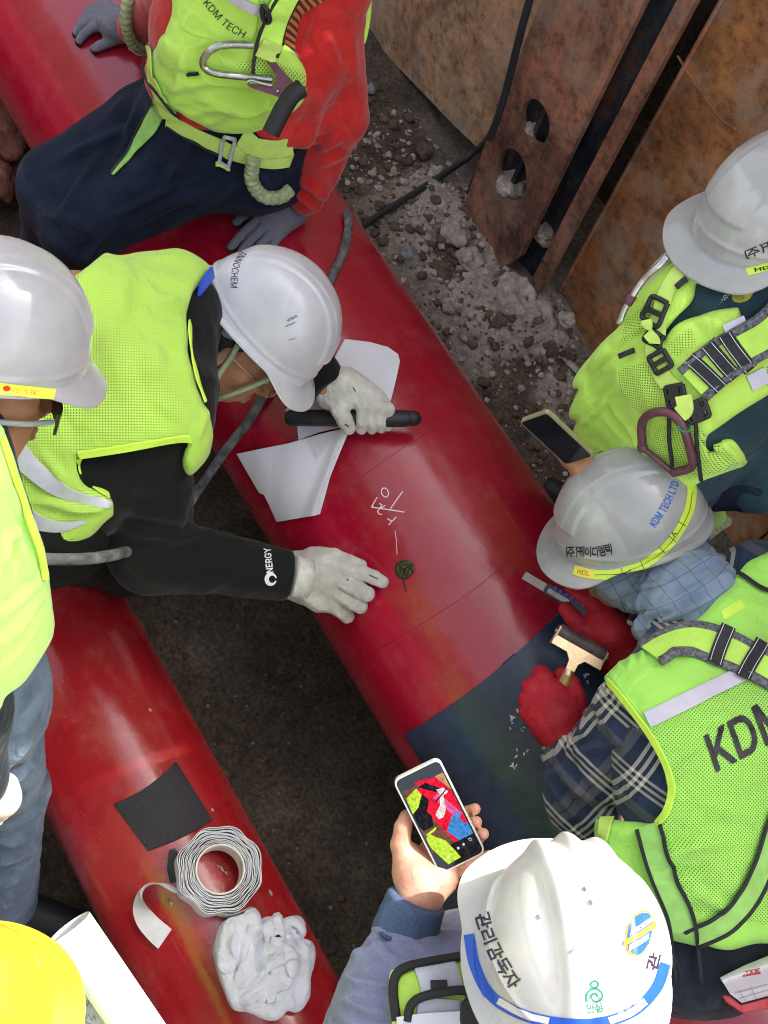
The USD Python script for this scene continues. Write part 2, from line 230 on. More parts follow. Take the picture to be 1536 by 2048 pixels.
M['grime'] = plain('grey_scuff', (0.22, 0.22, 0.23), 0.6, var=0.3, scale=80)
M['red_folder'] = plain('red_folder', (0.42, 0.012, 0.03), 0.45)
M['strap_clear'] = plain('clear_green_chin_strap', (0.34, 0.40, 0.22), 0.35, var=0.2, scale=60, spec=0.6)
M['grey_plastic'] = plain('grey_plastic', (0.32, 0.34, 0.34), 0.4)
# ------------------------------------------------------------------ shapes from distance fields
def smin(a, b, k):
    if k <= 0: return np.minimum(a, b)
    h = np.clip(0.5 + 0.5 * (b - a) / k, 0, 1); return b * (1 - h) + a * h - k * h * (1 - h)
def smax(a, b, k): return -smin(-a, -b, k)
def cap(a, b, ra, rb=None, flat=None):
    """tapered capsule; flat = (direction, factor < 1) squeezes it along a direction"""
    a, b = np.asarray(a, float), np.asarray(b, float); rb = ra if rb is None else rb
    def f(p):
        q = p
        if flat is not None:
            n = unit(flat[0]); q = p + ((p - a) @ n)[:, None] * n * (1 / flat[1] - 1)
        ab = b - a; h = np.clip(((q - a) @ ab) / max(ab @ ab, 1e-12), 0, 1)
        d = np.linalg.norm(q - a - h[:, None] * ab, axis=1) - (ra + h * (rb - ra))
        return d if flat is None else d * (0.5 + 0.5 * flat[1])
    f.pts = [(a, max(ra, 0)), (b, max(rb, 0))]
    return f
def union(fs, k=0.03):
    fs = list(fs)
    def f(p):
        d = fs[0](p)
        for g in fs[1:]: d = smin(d, g(p), k)
        return d
    f.pts = sum((g.pts for g in fs), [])
    return f
def grow(g, off):
    def f(p): return g(p) - (off(p) if callable(off) else off)
    f.pts = g.pts; return f
def chain(pts, rs): return [cap(pts[i], pts[i + 1], rs[i], rs[i + 1]) for i in range(len(pts) - 1)]
def poly_sd(px, py, poly):
    poly = np.asarray(poly, float); d = np.full(px.shape, 1e9); inside = np.zeros(px.shape, bool)
    for (x0, y0), (x1, y1) in zip(poly, np.roll(poly, -1, 0)):
        ex, ey = x1 - x0, y1 - y0; wx, wy = px - x0, py - y0
        h = np.clip((wx * ex + wy * ey) / max(ex * ex + ey * ey, 1e-9), 0, 1)
        d = np.minimum(d, np.hypot(wx - h * ex, wy - h * ey))
        c = (y0 <= py) != (y1 <= py); inside ^= c & (wx < (wy * ex / (ey if ey else 1e-9)))
    return np.where(inside, -d, d)
def round_poly(poly, n=6):
    """Catmull-Rom through the corners (points written with a third value 1 stay sharp)"""
    pts = np.array([p[:2] for p in poly], float); out = []; N = len(pts); sharp = [len(p) > 2 for p in poly]
    for i in range(N):
        p0, p1, p2, p3 = pts[i - 1], pts[i], pts[(i + 1) % N], pts[(i + 2) % N]
        if sharp[i]: p0 = 2 * p1 - p2
        if sharp[(i + 1) % N]: p3 = 2 * p2 - p1
        for t in np.arange(n) / n: out.append(0.5 * (2 * p1 + (p2 - p0) * t + (2 * p0 - 5 * p1 + 4 * p2 - p3) * t * t + (3 * p1 - p0 - 3 * p2 + p3) * t ** 3))
    return np.array(out)
def cone(poly, hole=False):
    """the pattern piece a garment is cut to: signed distance (metres) to the sight cone of an outline"""
    def f(p):
        x, y, t = proj(p); d = poly_sd(x, y, poly) * t / FPX
        return -d if hole else d
    return f
def plane(o, n):
    o, n = np.asarray(o, float), unit(n)
    return lambda p: (p - o) @ n          # keeps the side n points away from
def inter(g, cuts, k=0.012):
    def f(p):
        d = g(p)
        for c in cuts: d = smax(d, c(p), k)
        return d
    f.pts = g.pts; return f
def surf(f, h=0.006, pad=0.03, lo=None, hi=None):
    """surface nets on a sparse grid"""
    if lo is None:
        c = np.array([q for q, _ in f.pts]); r = np.array([[x] for _, x in f.pts]); lo = (c - r).min(0) - pad; hi = (c + r).max(0) + pad
    S = 4; nb = np.ceil((np.asarray(hi) - lo) / (h * S)).astype(int) + 1; n = nb * S + 1
    ax = [lo[i] + h * S * (np.arange(nb[i]) + 0.5) for i in range(3)]
    ctr = np.stack(np.meshgrid(*ax, indexing='ij'), -1).reshape(-1, 3)
    dc = f(ctr); act = (np.abs(dc) < h * S * 1.25 + 0.006).reshape(nb)
    D = np.repeat(np.repeat(np.repeat(np.where(dc > 0, 1.0, -1.0).reshape(nb).astype(np.float32), S, 0), S, 1), S, 2)
    D = np.pad(D, ((0, 1), (0, 1), (0, 1)), mode='edge')
    need = np.zeros(n, bool)
    rep = np.repeat(np.repeat(np.repeat(act, S, 0), S, 1), S, 2)
    for i, j, k in np.ndindex(2, 2, 2): need[i:i + rep.shape[0], j:j + rep.shape[1], k:k + rep.shape[2]] |= rep
    idx = np.argwhere(need); D[need] = f(lo + idx * h)
    neg = D < 0
    cells = np.zeros([m - 1 for m in n], np.int8)
    for i, j, k in np.ndindex(2, 2, 2): cells += neg[i:n[0] - 1 + i, j:n[1] - 1 + j, k:n[2] - 1 + k]
    mixed = (cells > 0) & (cells < 8); ci = np.argwhere(mixed); vid = np.full(cells.shape, -1, np.int64); vid[mixed] = np.arange(len(ci))
    acc, cnt = np.zeros((len(ci), 3)), np.zeros((len(ci), 1))
    cor = list(np.ndindex(2, 2, 2))
    for a in cor:
        for b in cor:
            if sum(b) - sum(a) == 1 and all(y >= x for x, y in zip(a, b)):
                da = D[tuple((ci + a).T)].astype(float); db = D[tuple((ci + b).T)].astype(float); m = (da < 0) != (db < 0)
                t = np.where(m, da / np.where(m, da - db, 1), 0)[:, None]
                pt = np.array(a) + t * (np.array(b) - np.array(a)); acc += np.where(m[:, None], pt, 0); cnt += m[:, None]
    v = lo + (ci + acc / np.maximum(cnt, 1)) * h
    quads = []
    for axis in range(3):
        o1, o2 = (axis + 1) % 3, (axis + 2) % 3
        sl0 = [slice(1, -1)] * 3; sl1 = [slice(1, -1)] * 3; sl0[axis] = slice(0, -1); sl1[axis] = slice(1, None)
        A, B = neg[tuple(sl0)], neg[tuple(sl1)]; e = np.argwhere(A != B)
        flip = A[tuple(e.T)]
        off = np.ones(3, int); off[axis] = 0; e = e + off
        u1 = np.eye(3, dtype=int)[o1]; u2 = np.eye(3, dtype=int)[o2]
        g = [vid[tuple((e - x).T)] for x in (0 * u1, u1, u1 + u2, u2)]
        q = np.stack(g, 1); q[~flip] = q[~flip][:, ::-1]; quads.append(q)
    q = np.vstack(quads); q = q[(q >= 0).all(1)]
    m = trimesh.Trimesh(v, np.vstack([q[:, [0, 1, 2]], q[:, [0, 2, 3]]]), process=False)
    return relax(m, 2, f)
def relax(m, it=2, f=None):
    e = m.edges_unique; n = len(m.vertices); deg = np.bincount(e.ravel(), minlength=n)[:, None]
    for _ in range(it):
        v = m.vertices; a = np.zeros((n, 3))
        for k in range(3): a[:, k] = np.bincount(e[:, 0], v[e[:, 1], k], n) + np.bincount(e[:, 1], v[e[:, 0], k], n)
        m.vertices = v + 0.5 * (a / np.maximum(deg, 1) - v) * (deg > 2)
    if f is not None: m.vertices = m.vertices - vnorm(m) * np.clip(f(m.vertices), -0.004, 0.004)[:, None]
    return m
def vnorm(m): return meshkit.arrays((m.vertices, m.faces), True)[2]
def folds(m, amp=0.006, freq=9.0, axis=None, stretch=4.0, seed=0, lines=(), ridged=True):
    """wrinkles pushed into a cloth: noise drawn out along an axis, and single folds along lines (x0, y0, x1, y1, half width, height)"""
    p = m.vertices; nn = vnorm(m); q = p * freq
    if axis is not None:
        a = unit(axis); q = q - np.outer(q @ a, a) * (1 - 1 / stretch)
    warp = np.stack([meshkit.fbm(p * freq * 0.6 + 17 * i, 2, seed + 30 + i) for i in range(3)], -1) - 0.5
    x = meshkit.fbm(q + warp * 1.6, 3, seed)
    d = (0.5 - np.abs(2 * x - 1)) * 2 * amp if ridged else (x - 0.5) * 2 * amp
    if len(lines):
        X, Y, T = proj(p)
        for x0, y0, x1, y1, w, h in lines:
            ex, ey = x1 - x0, y1 - y0; t = np.clip(((X - x0) * ex + (Y - y0) * ey) / (ex * ex + ey * ey), 0, 1)
            dist = np.hypot(X - x0 - t * ex, Y - y0 - t * ey); s = np.sin(np.pi * np.clip(t * 0.9 + 0.05, 0, 1)) ** 0.6
            g = np.exp(-(dist / w) ** 2) - 0.45 * np.exp(-((dist - 1.6 * w) / w) ** 2)
            d = d + h * g * s * np.clip((nn @ -F) * 2 + 0.6, 0, 1)
    m.vertices = p + nn * d[:, None]; return m
def hit(target, x, y):
    """first points of a mesh on the sight lines through (x, y): points, normals, which ones hit"""
    x, y = np.asarray(x, float).ravel(), np.asarray(y, float).ravel(); d = unit(ray(x, y)); o = np.tile(EYE, (len(d), 1))
    loc, ir, it = target.ray.intersects_location(o, d, multiple_hits=False)
    p = np.zeros((len(x), 3)); n = np.zeros((len(x), 3)); ok = np.zeros(len(x), bool); vn = vnorm(target)
    if len(ir):
        tri = target.faces[it]; bc = trimesh.triangles.points_to_barycentric(target.triangles[it], loc)
        p[ir] = loc; n[ir] = unit((vn[tri] * bc[:, :, None]).sum(1)); ok[ir] = True
    return p, n, ok
def spline(pts, n=60):
    pts = np.asarray(pts, float)
    if len(pts) == 2: return pts[0] + (pts[1] - pts[0]) * np.linspace(0, 1, n)[:, None]
    e = np.vstack([2 * pts[0] - pts[1], pts, 2 * pts[-1] - pts[-2]]); seg = len(pts) - 1; out = []
    s = np.concatenate([[0], np.cumsum(np.linalg.norm(np.diff(pts, axis=0), axis=1))]); s /= s[-1]
    for u in np.linspace(0, 1, n):
        i = min(np.searchsorted(s, u, 'right') - 1, seg - 1); t = (u - s[i]) / max(s[i + 1] - s[i], 1e-9); p0, p1, p2, p3 = e[i:i + 4]
        out.append(0.5 * (2 * p1 + (p2 - p0) * t + (2 * p0 - 5 * p1 + 4 * p2 - p3) * t * t + (3 * p1 - p0 - 3 * p2 + p3) * t ** 3))
    return np.array(out)
def fill(p, n, ok):
    i = np.arange(len(ok))
    if not ok.any(): raise ValueError('strap misses its target')
    for a in (p, n):
        for k in range(3): a[:, k] = np.interp(i, i[ok], a[ok, k])
    return p, unit(n)
def sm1(a, it=3):
    a = a.copy()
    for _ in range(it): a[1:-1] = 0.25 * a[:-2] + 0.5 * a[1:-1] + 0.25 * a[2:]
    return a
def sweep(pts, prof, nrm=None, closed=True, caps=True):
    """sweeps a profile (list of (side, up)) along points; up = nrm"""
    pts = np.asarray(pts, float); t = unit(np.gradient(pts, axis=0)); prof = np.asarray(prof, float)
    if nrm is None:
        u = np.cross(t[0], [0.3, 0.5, 0.81]); u /= np.linalg.norm(u); nrm = [u]
        for i in range(1, len(pts)):
            u = nrm[-1] - t[i] * (nrm[-1] @ t[i]); nrm.append(u / np.linalg.norm(u))
        nrm = np.array(nrm)
    nrm = unit(nrm - t * (nrm * t).sum(1, keepdims=True)); side = np.cross(t, nrm)
    if prof.ndim == 2: prof = np.tile(prof, (len(pts), 1, 1))
    v = pts[:, None] + side[:, None] * prof[:, :, :1] + nrm[:, None] * prof[:, :, 1:2]
    n, k = v.shape[:2]; i, j = np.meshgrid(np.arange(n - 1), np.arange(k), indexing='ij'); i, j = i.ravel(), j.ravel(); j2 = (j + 1) % k
    q = np.stack([i * k + j, i * k + j2, (i + 1) * k + j2, (i + 1) * k + j], 1)
    f = np.vstack([q[:, [0, 1, 2]], q[:, [0, 2, 3]]]); v = v.reshape(-1, 3)
    if caps:
        c0, c1 = len(v), len(v) + 1; v = np.vstack([v, v[:k].mean(0), v[-k:].mean(0)]); j = np.arange(k); j2 = (j + 1) % k
        f = np.vstack([f, np.stack([np.full(k, c0), j2, j], 1), np.stack([np.full(k, c1), (n - 1) * k + j, (n - 1) * k + j2], 1)])
    m = trimesh.Trimesh(v, f, process=False)
    if m.volume < 0: m.invert()
    return m
def circ(r, k=12, sx=1.0): a = np.arange(k) * 2 * np.pi / k; return np.stack([np.cos(a) * r * sx, np.sin(a) * r], 1)
def tube(pts, r, k=12, n=None):
    pts = spline(pts, n) if n else np.asarray(pts, float)
    r = np.broadcast_to(np.asarray(r, float), (len(pts),)) if np.ndim(r) == 0 or len(r) == len(pts) else np.interp(np.linspace(0, 1, len(pts)), np.linspace(0, 1, len(r)), r)
    return sweep(pts, circ(1, k)[None] * r[:, None, None])
def drape(target, px, w, th=0.002, off=0.002, n=70, side=0.0, smooth=4, round_=False):
    """a strap laid on a surface along a line of sight points: w wide (metres), side = shift across its own width"""
    c = spline(px, n); p, nn, ok = hit(target, c[:, 0], c[:, 1]); p, nn = fill(p, nn, ok); p, nn = sm1(p, smooth), unit(sm1(nn, smooth * 3))
    wv = np.interp(np.linspace(0, 1, n), np.linspace(0, 1, len(w)), w) if np.ndim(w) else np.full(n, w)
    t = unit(np.gradient(p, axis=0)); sd = unit(np.cross(t, nn)); p = p + sd * side + nn * off
    if round_: prof = circ(1, 10)[None] * np.stack([wv / 2, np.full(n, th)], 1)[:, None]
    else:
        u = np.array([(-.5, 0), (.5, 0), (.5, .55), (.46, 1), (0, 1.0), (-.46, 1), (-.5, .55)]); prof = np.stack([u[None, :, 0] * wv[:, None], np.tile(u[:, 1] * th, (n, 1))], -1)
    return sweep(p, prof, nn)
def edge_tubes(target, px, w, r=0.0022, off=0.003, n=70):
    return trimesh.util.concatenate([drape(target, px, 2 * r, r, off, n, s * w / 2, round_=True) for s in (-1, 1)])
# flat lettering and stickers --------------------------------------------------
def flat(shape):
    gs = [g for g in getattr(shape, 'geoms', [shape]) if g.area > 1e-9]
    m = trimesh.util.concatenate([trimesh.creation.extrude_polygon(g, 0.01, engine='earcut') for g in gs])
    keep = m.face_normals[:, 2] > 0.9; m = trimesh.Trimesh(m.vertices, m.faces[keep], process=True); m.remove_unreferenced_vertices(); m.vertices[:, 2] = 0; return m
JAMO = {'G': [[(0, 1), (1, 1), (.8, 0)]], 'N': [[(0, 1), (0, 0), (1, 0)]], 'D': [[(1, 1), (0, 1), (0, 0), (1, 0)]], 'R': [[(0, 1), (1, 1), (1, .5), (0, .5), (0, 0), (1, 0)]],
    'M': [[(0, 1), (1, 1), (1, 0), (0, 0), (0, 1)]], 'S': [[(.5, 1), (.4, .5), (0, 0)], [(.5, .7), (1, 0)]], 'O': [[(.5 + .5 * math.cos(a), .5 + .5 * math.sin(a)) for a in np.linspace(0, 2 * math.pi, 17)]],
    'J': [[(0, 1), (1, 1)], [(.55, 1), (.4, .5), (0, 0)], [(.48, .6), (1, 0)]], 'K': [[(0, 1), (1, 1), (.75, 0)], [(0, .5), (.9, .55)]], 'T': [[(1, 1), (0, 1), (0, 0), (1, 0)], [(0, .5), (1, .5)]],
    'i': [[(.5, 1), (.5, 0)]], 'a': [[(.3, 1), (.3, 0)], [(.3, .5), (1, .5)]], 'e': [[(.35, 1), (.35, 0)], [(0, .5), (.35, .5)], [(.85, 1), (.85, 0)]], 'o': [[(0, 0), (1, 0)], [(.5, 0), (.5, 1)]], 'u': [[(0, 1), (1, 1)], [(.5, 1), (.5, 0)]]}
SYL = {'주': [('J', .1, .5, .9, .95), ('u', 0, 0, 1, .36)], '케': [('K', 0, .1, .42, .9), ('e', .45, 0, 1, 1)], '이': [('O', .02, .2, .55, .85), ('i', .7, 0, 1, 1)], '디': [('D', .05, .2, .6, .85), ('i', .7, 0, 1, 1)],
    '엠': [('O', .02, .5, .42, .98), ('e', .45, .42, 1, 1), ('M', .25, 0, .9, .32)], '텍': [('T', .02, .48, .42, .96), ('e', .45, .42, 1, 1), ('G', .2, 0, .9, .32)],
    '관': [('G', .05, .62, .5, 1), ('o', 0, .38, .58, .6), ('a', .6, .3, 1, 1), ('N', .2, 0, .9, .26)], '리': [('R', .05, .12, .58, .9), ('i', .7, 0, 1, 1)], '감': [('G', .05, .5, .5, .98), ('a', .6, .42, 1, 1), ('M', .25, 0, .85, .32)],
    '독': [('D', .15, .66, .85, 1), ('o', 0, .4, 1, .6), ('G', .15, 0, .85, .3)], '자': [('J', 0, .12, .56, .9), ('a', .62, 0, 1, 1)], '안': [('O', .05, .5, .5, .98), ('a', .6, .36, 1, 1), ('N', .2, 0, .9, .26)], '심': [('S', .05, .48, .6, .98), ('i', .66, .42, 1, 1), ('M', .25, 0, .85, .32)],
    '(': [[(.7, 1.05), (.45, .75), (.45, .25), (.7, -.05)]], ')': [[(.3, 1.05), (.55, .75), (.55, .25), (.3, -.05)]]}
def hangul(text, wt=0.07, gap=0.12):
    out, x = [], 0.0
    for ch in text:
        if ch in '()':
            for s in SYL[ch]: out.append(LineString([(x + a * 0.5, b) for a, b in s]).buffer(wt, cap_style=2))
            x += 0.42; continue
        for j, x0, y0, x1, y1 in SYL[ch]:
            for s in JAMO[j]: out.append(LineString([(x + x0 + a * (x1 - x0), y0 + b * (y1 - y0)) for a, b in s]).buffer(wt, cap_style=3, join_style=2))
        x += 1 + gap
    s = unary_union(out); return flat(s), x - gap
def latin(text, bold=False):
    m = meshkit.text_mesh(text, 1.0, 0.01, bold); keep = m.face_normals[:, 2] > 0.9; t = trimesh.Trimesh(m.vertices, m.faces[keep], process=True); t.remove_unreferenced_vertices(); t.vertices[:, 2] = 0
    return t, t.vertices[:, 0].max()
def strokes(lines, wt): return flat(unary_union([LineString(l).buffer(wt) for l in lines]))
def rect(w, h): return flat(sbox(0, 0, w, h))
def fine(m, size):
    v, f = trimesh.remesh.subdivide_to_size(m.vertices, m.faces, size, max_iter=14); return trimesh.Trimesh(v, f, process=True)
def decal(target, m, fn, off=0.0008, size=None):
    """lays flat lettering on a surface; fn takes (u, v) to sight points"""
    m = fine(m, size) if size else m.copy()
    xy = fn(m.vertices[:, 0], m.vertices[:, 1]); p, n, ok = hit(target, xy[:, 0], xy[:, 1])
    keep = ok[m.faces].all(1)
    m = trimesh.Trimesh(p + n * off, m.faces[keep], process=False); m.remove_unreferenced_vertices()
    if len(m.faces) and (vnorm(m) @ -F).mean() < 0: m.invert()
    return m
def along(path, w, h, shift=0.0):
    """(u in 0..w, v in 0..1) along a curved line of sight points; v grows to the left of travel by h px"""
    c = spline(path, 200); s = np.concatenate([[0], np.cumsum(np.linalg.norm(np.diff(c, axis=0), axis=1))])
    def fn(u, v):
        a = u / w * s[-1]; x = np.interp(a, s, c[:, 0]); y = np.interp(a, s, c[:, 1]); g = np.gradient(c, axis=0)
        tx, ty = np.interp(a, s, g[:, 0]), np.interp(a, s, g[:, 1]); l = np.hypot(tx, ty); tx, ty = tx / l, ty / l
        return np.stack([x + ty * (v * h + shift), y - tx * (v * h + shift)], 1)
    return fn
def quad4(c00, c10, c11, c01, w=1.0, h=1.0):
    """bilinear: corners in sight points of the (0,0) (w,0) (w,h) (0,h) corners"""
    a, b, c, d = (np.asarray(q, float) for q in (c00, c10, c11, c01))
    def fn(u, v):
        u, v = (u / w)[:, None], (v / h)[:, None]; return a * (1 - u) * (1 - v) + b * u * (1 - v) + c * u * v + d * (1 - u) * v
    return fn
# ------------------------------------------------------------------ the trench: ground, pipes, shoring wall
rng = np.random.default_rng(7)
def ground():
    xs = np.unique(np.concatenate([np.linspace(-40, -3.2, 20), np.arange(-3.2, 1.6, 0.014), np.linspace(1.6, 40, 20)]))
    ys = np.unique(np.concatenate([np.linspace(-40, -0.7, 20), np.arange(-0.7, 2.32, 0.014), [2.34, 2.5, 3.0, 6.0, 40.0]]))
    X, Y = np.meshgrid(xs, ys, indexing='ij'); p = np.stack([X, Y, 0 * X], -1)
    fx = np.clip((X + 3.2) / 0.5, 0, 1) * np.clip((1.6 - X) / 0.5, 0, 1) * np.clip((Y + 0.7) / 0.3, 0, 1) * np.clip((2.4 - Y) / 0.1, 0, 1)
    z = (meshkit.fbm(p * 2.2, 4, 3) - 0.5) * 0.07 + (meshkit.fbm(p * 14, 4, 5) - 0.5) * 0.030 * np.clip((Y - 1.3) * 2.5, 0.15, 1)
    m = np.exp(-((Y - 2.02) / 0.20) ** 2) * np.clip((X + 2.15) * 2.2, 0, 1) * np.clip((-0.85 - X) * 3.0, 0, 1)
    lump = meshkit.fbm(p * 7 + 3, 4, 9)
    z = z + m * (0.03 + 0.20 * np.clip(lump - 0.38, 0, 1)) + 0.05 * np.exp(-((Y - 1.72) / 0.12) ** 2) * np.clip(meshkit.fbm(p * 5, 3, 11) - 0.42, 0, 1) * 3
    z = z + np.clip((Y - 1.55) / 0.7, 0, 1) * 0.03 - 0.03
    z = np.where(fx > 0, z * fx, 0)
    v = np.stack([X, Y, z], -1).reshape(-1, 3); n0, n1 = X.shape; i, j = np.meshgrid(np.arange(n0 - 1), np.arange(n1 - 1), indexing='ij'); i, j = i.ravel(), j.ravel()
    q = np.stack([i * n1 + j, (i + 1) * n1 + j, (i + 1) * n1 + j + 1, i * n1 + j + 1], 1)
    lime = np.clip(m * 1.3 * np.clip((lump - 0.36) * 7, 0, 1), 0, 1).reshape(-1)
    return trimesh.Trimesh(v, np.vstack([q[:, [0, 1, 2]], q[:, [0, 2, 3]]]), process=False), lime
usdkit.material(stage, L('trench_soil'), {'t': ('texture_coordinate', {}),
    'n': ('noise_texture', {'scale': 5.0, 'detail': 9.0, 'roughness': 0.65}), 'r': ('rgb_ramp', {'ramp': [(0.3, (0.05, 0.038, 0.028)), (0.52, (0.125, 0.096, 0.072)), (0.75, (0.23, 0.185, 0.145))]}),
    'n2': ('noise_texture', {'scale': 90.0, 'detail': 5.0, 'roughness': 0.7}), 'r2': ('rgb_ramp', {'ramp': [(0.35, (0.45, 0.45, 0.45)), (0.62, (1.25, 1.2, 1.15))]}), 'm': ('mix_color', {'blend_type': 'multiply', 'fac': 1.0, 'use_clamp': False}),
    'sp': ('voronoi_texture', {'scale': 120.0}), 'sr': ('map_range', {'from_min': 0.06, 'from_max': 0.14, 'to_min': 0.5, 'to_max': 0.0, 'clamp': True}), 'sn': ('noise_texture', {'scale': 7.0, 'detail': 3.0}), 'sg': ('map_range', {'from_min': 0.58, 'from_max': 0.68, 'to_min': 0.0, 'to_max': 1.0, 'clamp': True}), 'sm': ('math', {'math_type': 'multiply'}), 's': ('mix_color', {'b': (0.20, 0.17, 0.14)}),
    'a': ('attribute', {'attribute': 'lime'}), 'l': ('mix_color', {'b': (0.34, 0.28, 0.25)}), 'ln': ('noise_texture', {'scale': 40.0, 'detail': 6.0, 'roughness': 0.75}), 'lr': ('rgb_ramp', {'ramp': [(0.35, (0.45, 0.42, 0.42)), (0.6, (1, 1, 1))]}), 'lm': ('mix_color', {'blend_type': 'multiply', 'fac': 1.0, 'a': (0.56, 0.45, 0.38)}),
    'b': ('bump', {'strength': 0.9, 'distance': 0.012}), 'p': ('principled_bsdf', {'roughness': 0.92, 'specular_ior_level': 0.25})},
    [('t.object', 'n.vector'), ('n.fac', 'r.fac'), ('t.object', 'n2.vector'), ('n2.fac', 'r2.fac'), ('r.color', 'm.a'), ('r2.color', 'm.b'), ('t.object', 'sp.vector'), ('sp.distance', 'sr.value'), ('t.object', 'sn.vector'), ('sn.fac', 'sg.value'), ('sr.result', 'sm.value1'), ('sg.result', 'sm.value2'), ('sm.value', 's.fac'), ('m.result', 's.a'),
     ('a.fac', 'l.fac'), ('s.result', 'l.a'), ('t.object', 'ln.vector'), ('ln.fac', 'lr.fac'), ('lr.color', 'lm.b'), ('lm.result', 'l.b'), ('l.result', 'p.base_color'), ('n2.fac', 'b.height'), ('b.normal', 'p.normal')], surface='p.BSDF')
gm, lime = ground(); single('ground', gm, L('trench_soil'), kind='structure', smooth=True, pv={'lime': lime})
bank = trimesh.creation.box(bounds=[(-40, 2.62, -0.5), (40, 40, 3.0)]); single('upper_ground', bank, L('trench_soil'), kind='structure', smooth=False)

def pipe(name, spec, x0, x1, mat, label, k=160):
    n0, z0, r = spec; th = Thing(name, label, 'pipe', (0, n0, z0))
    xs = np.linspace(x0, x1, 80); a = np.arange(k) * 2 * np.pi / k
    m = sweep(np.stack([xs, 0 * xs + n0, 0 * xs + z0], 1), circ(r, k), np.tile([0, 0, 1.0], (80, 1)))
    th.put('pipe_body', m, mat, 50); return th
pipe1 = pipe('red_pipe', PIPE1, -6.0, 3.0, M['pipe1'], 'wide glossy red coated pipe that the workers bend over')
pipe2 = pipe('red_pipe', PIPE2, -6.0, 3.0, M['pipe2'], 'narrower dusty red pipe with tape roll and rag on it')
pipe2.base = np.array((0, PIPE2[0], PIPE2[1]))

def plate(pts, y0, y1, holes=()):
    """an upright plate: outline in (x, z), from y0 back to y1"""
    s = Polygon(pts, holes); m = trimesh.creation.extrude_polygon(s, y1 - y0, engine='earcut'); v = m.vertices
    m.vertices = np.stack([v[:, 0], y0 + v[:, 2], v[:, 1]], 1); m.fix_normals(); return m
def xz(pts, n): return [tuple(Pn(x, y, n)[[0, 2]]) for x, y in pts]
wall = Thing('shoring_wall', 'rust brown steel shoring wall with upright pile along the trench side', 'wall', (0, 2.2, 0))
T = 4.4; TL = 3.28
bl = xz([(690, 40), (740, 80), (780, 118), (850, 190), (905, 248), (960, 300)], 2.26)
wall.put('lagging_plate', plate([(-2.75, -0.25), (-2.75, T)] + [(-1.80, T), (-1.80, 0.12)] + bl[::-1], 2.26, 2.30), M['mud_plate'], 30, label='tan mud smeared plate left of the pile')
wall.put('lagging_plate', plate([(-6, -0.4), (-6, T), (-2.765, T), (-2.765, -0.4)], 2.27, 2.31), M['mud_plate'], 30)
wall.put('lagging_plate', plate([(-1.335, -0.3), (-1.335, T), (-0.36, T), (-0.36, -0.3)], 2.225, 2.26), M['rust_big'], 30, label='wide rust orange steel sheet right of the pile')
wall.put('lagging_plate', plate([(-0.352, -0.3), (-0.352, TL), (6, TL), (6, -0.3)], 2.232, 2.27), M['rust_big'], 30)
def ell(cx, cy, a, b, tilt, n, k=28):
    t = np.arange(k) * 2 * np.pi / k; c, s = math.cos(tilt), math.sin(tilt)
    return xz([(cx + a * math.cos(q) * c - b * math.sin(q) * s, cy + a * math.cos(q) * s + b * math.sin(q) * c) for q in t], n)
h1 = ell(1071, 243, 27, 47, -0.22, 2.12); h2 = ell(1024, 350, 29, 54, -0.10, 2.12)
wall.put('pile_flange', plate([(-1.735, 0.03), (-1.752, 0.40), (-1.752, T), (-1.462, T), (-1.456, 0.14), (-1.508, 0.004), (-1.67, -0.045)], 2.12, 2.138, [h1, h2]), M['rust_pile'], 30, label='brown pile face with two oval holes and pointed foot')
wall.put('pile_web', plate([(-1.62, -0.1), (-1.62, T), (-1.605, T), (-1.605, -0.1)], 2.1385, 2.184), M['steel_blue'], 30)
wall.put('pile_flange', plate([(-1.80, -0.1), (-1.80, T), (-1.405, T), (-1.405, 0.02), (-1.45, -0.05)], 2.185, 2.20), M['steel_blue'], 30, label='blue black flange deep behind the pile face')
wall.put('angle_bar', plate([(-1.40, 0.03), (-1.392, T), (-1.352, T), (-1.352, 0.10), (-1.37, -0.02)], 2.150, 2.168), M['rust_pile'], 30)
wall.put('angle_bar', plate([(-1.4035, 0.0), (-1.4035, T), (-1.388, T), (-1.388, 0.0)], 2.1685, 2.184), M['rust_pile'], 30)
wall.put('weld_seam', tube([(-1.335, 2.222, -0.05), (-1.336, 2.222, 1.0), (-1.335, 2.222, 3.3)], 0.006, 6, 20), M['rust_pile'])
wall.put('scratch_ridge', tube([tuple(Pn(*q, 2.223)) for q in [(1355, 112), (1395, 175), (1440, 235), (1475, 262)]], 0.003, 6, 24), M['rust_pile'])

bk_ = trimesh.creation.box(bounds=[(-40, -40, -0.5), (40, -0.85, 2.3)]); single('trench_bank', bk_, L('trench_soil'), kind='structure', smooth=False)
# rubble: broken mortar and stones along the foot of the wall, each of the larger ones by itself
def rock(c, r, seed, rough=0.35, sq=(1, 1, 0.75), sub=3):
    m = trimesh.creation.icosphere(sub, 1.0); v = m.vertices
    d = 1 + rough * (meshkit.fbm(v * 1.3 + seed * 3.7, 3, seed) - 0.5) * 2.2 + 0.12 * (meshkit.fbm(v * 5 + seed, 3, seed + 9) - 0.5) * 2
    m.vertices = v * d[:, None] * np.array(sq) * r; v = m.vertices / r; m.vertices = m.vertices * (1 + 0.10 * (meshkit.fbm(v * 9 + seed, 3, seed + 4) - .5))[:, None] + np.asarray(c); return m
M['mortar'] = plain('crumbled_mortar', (0.56, 0.46, 0.39), 0.95, col2=(0.24, 0.18, 0.14), scale=45, bump=1.0, bscale=130, bdist=0.006, spec=0.2, detail=9)
M['stone'] = plain('grey_stone', (0.30, 0.28, 0.27), 0.9, col2=(0.13, 0.12, 0.12), scale=35, bump=0.8, bscale=120, bdist=0.004, spec=0.25, detail=9)
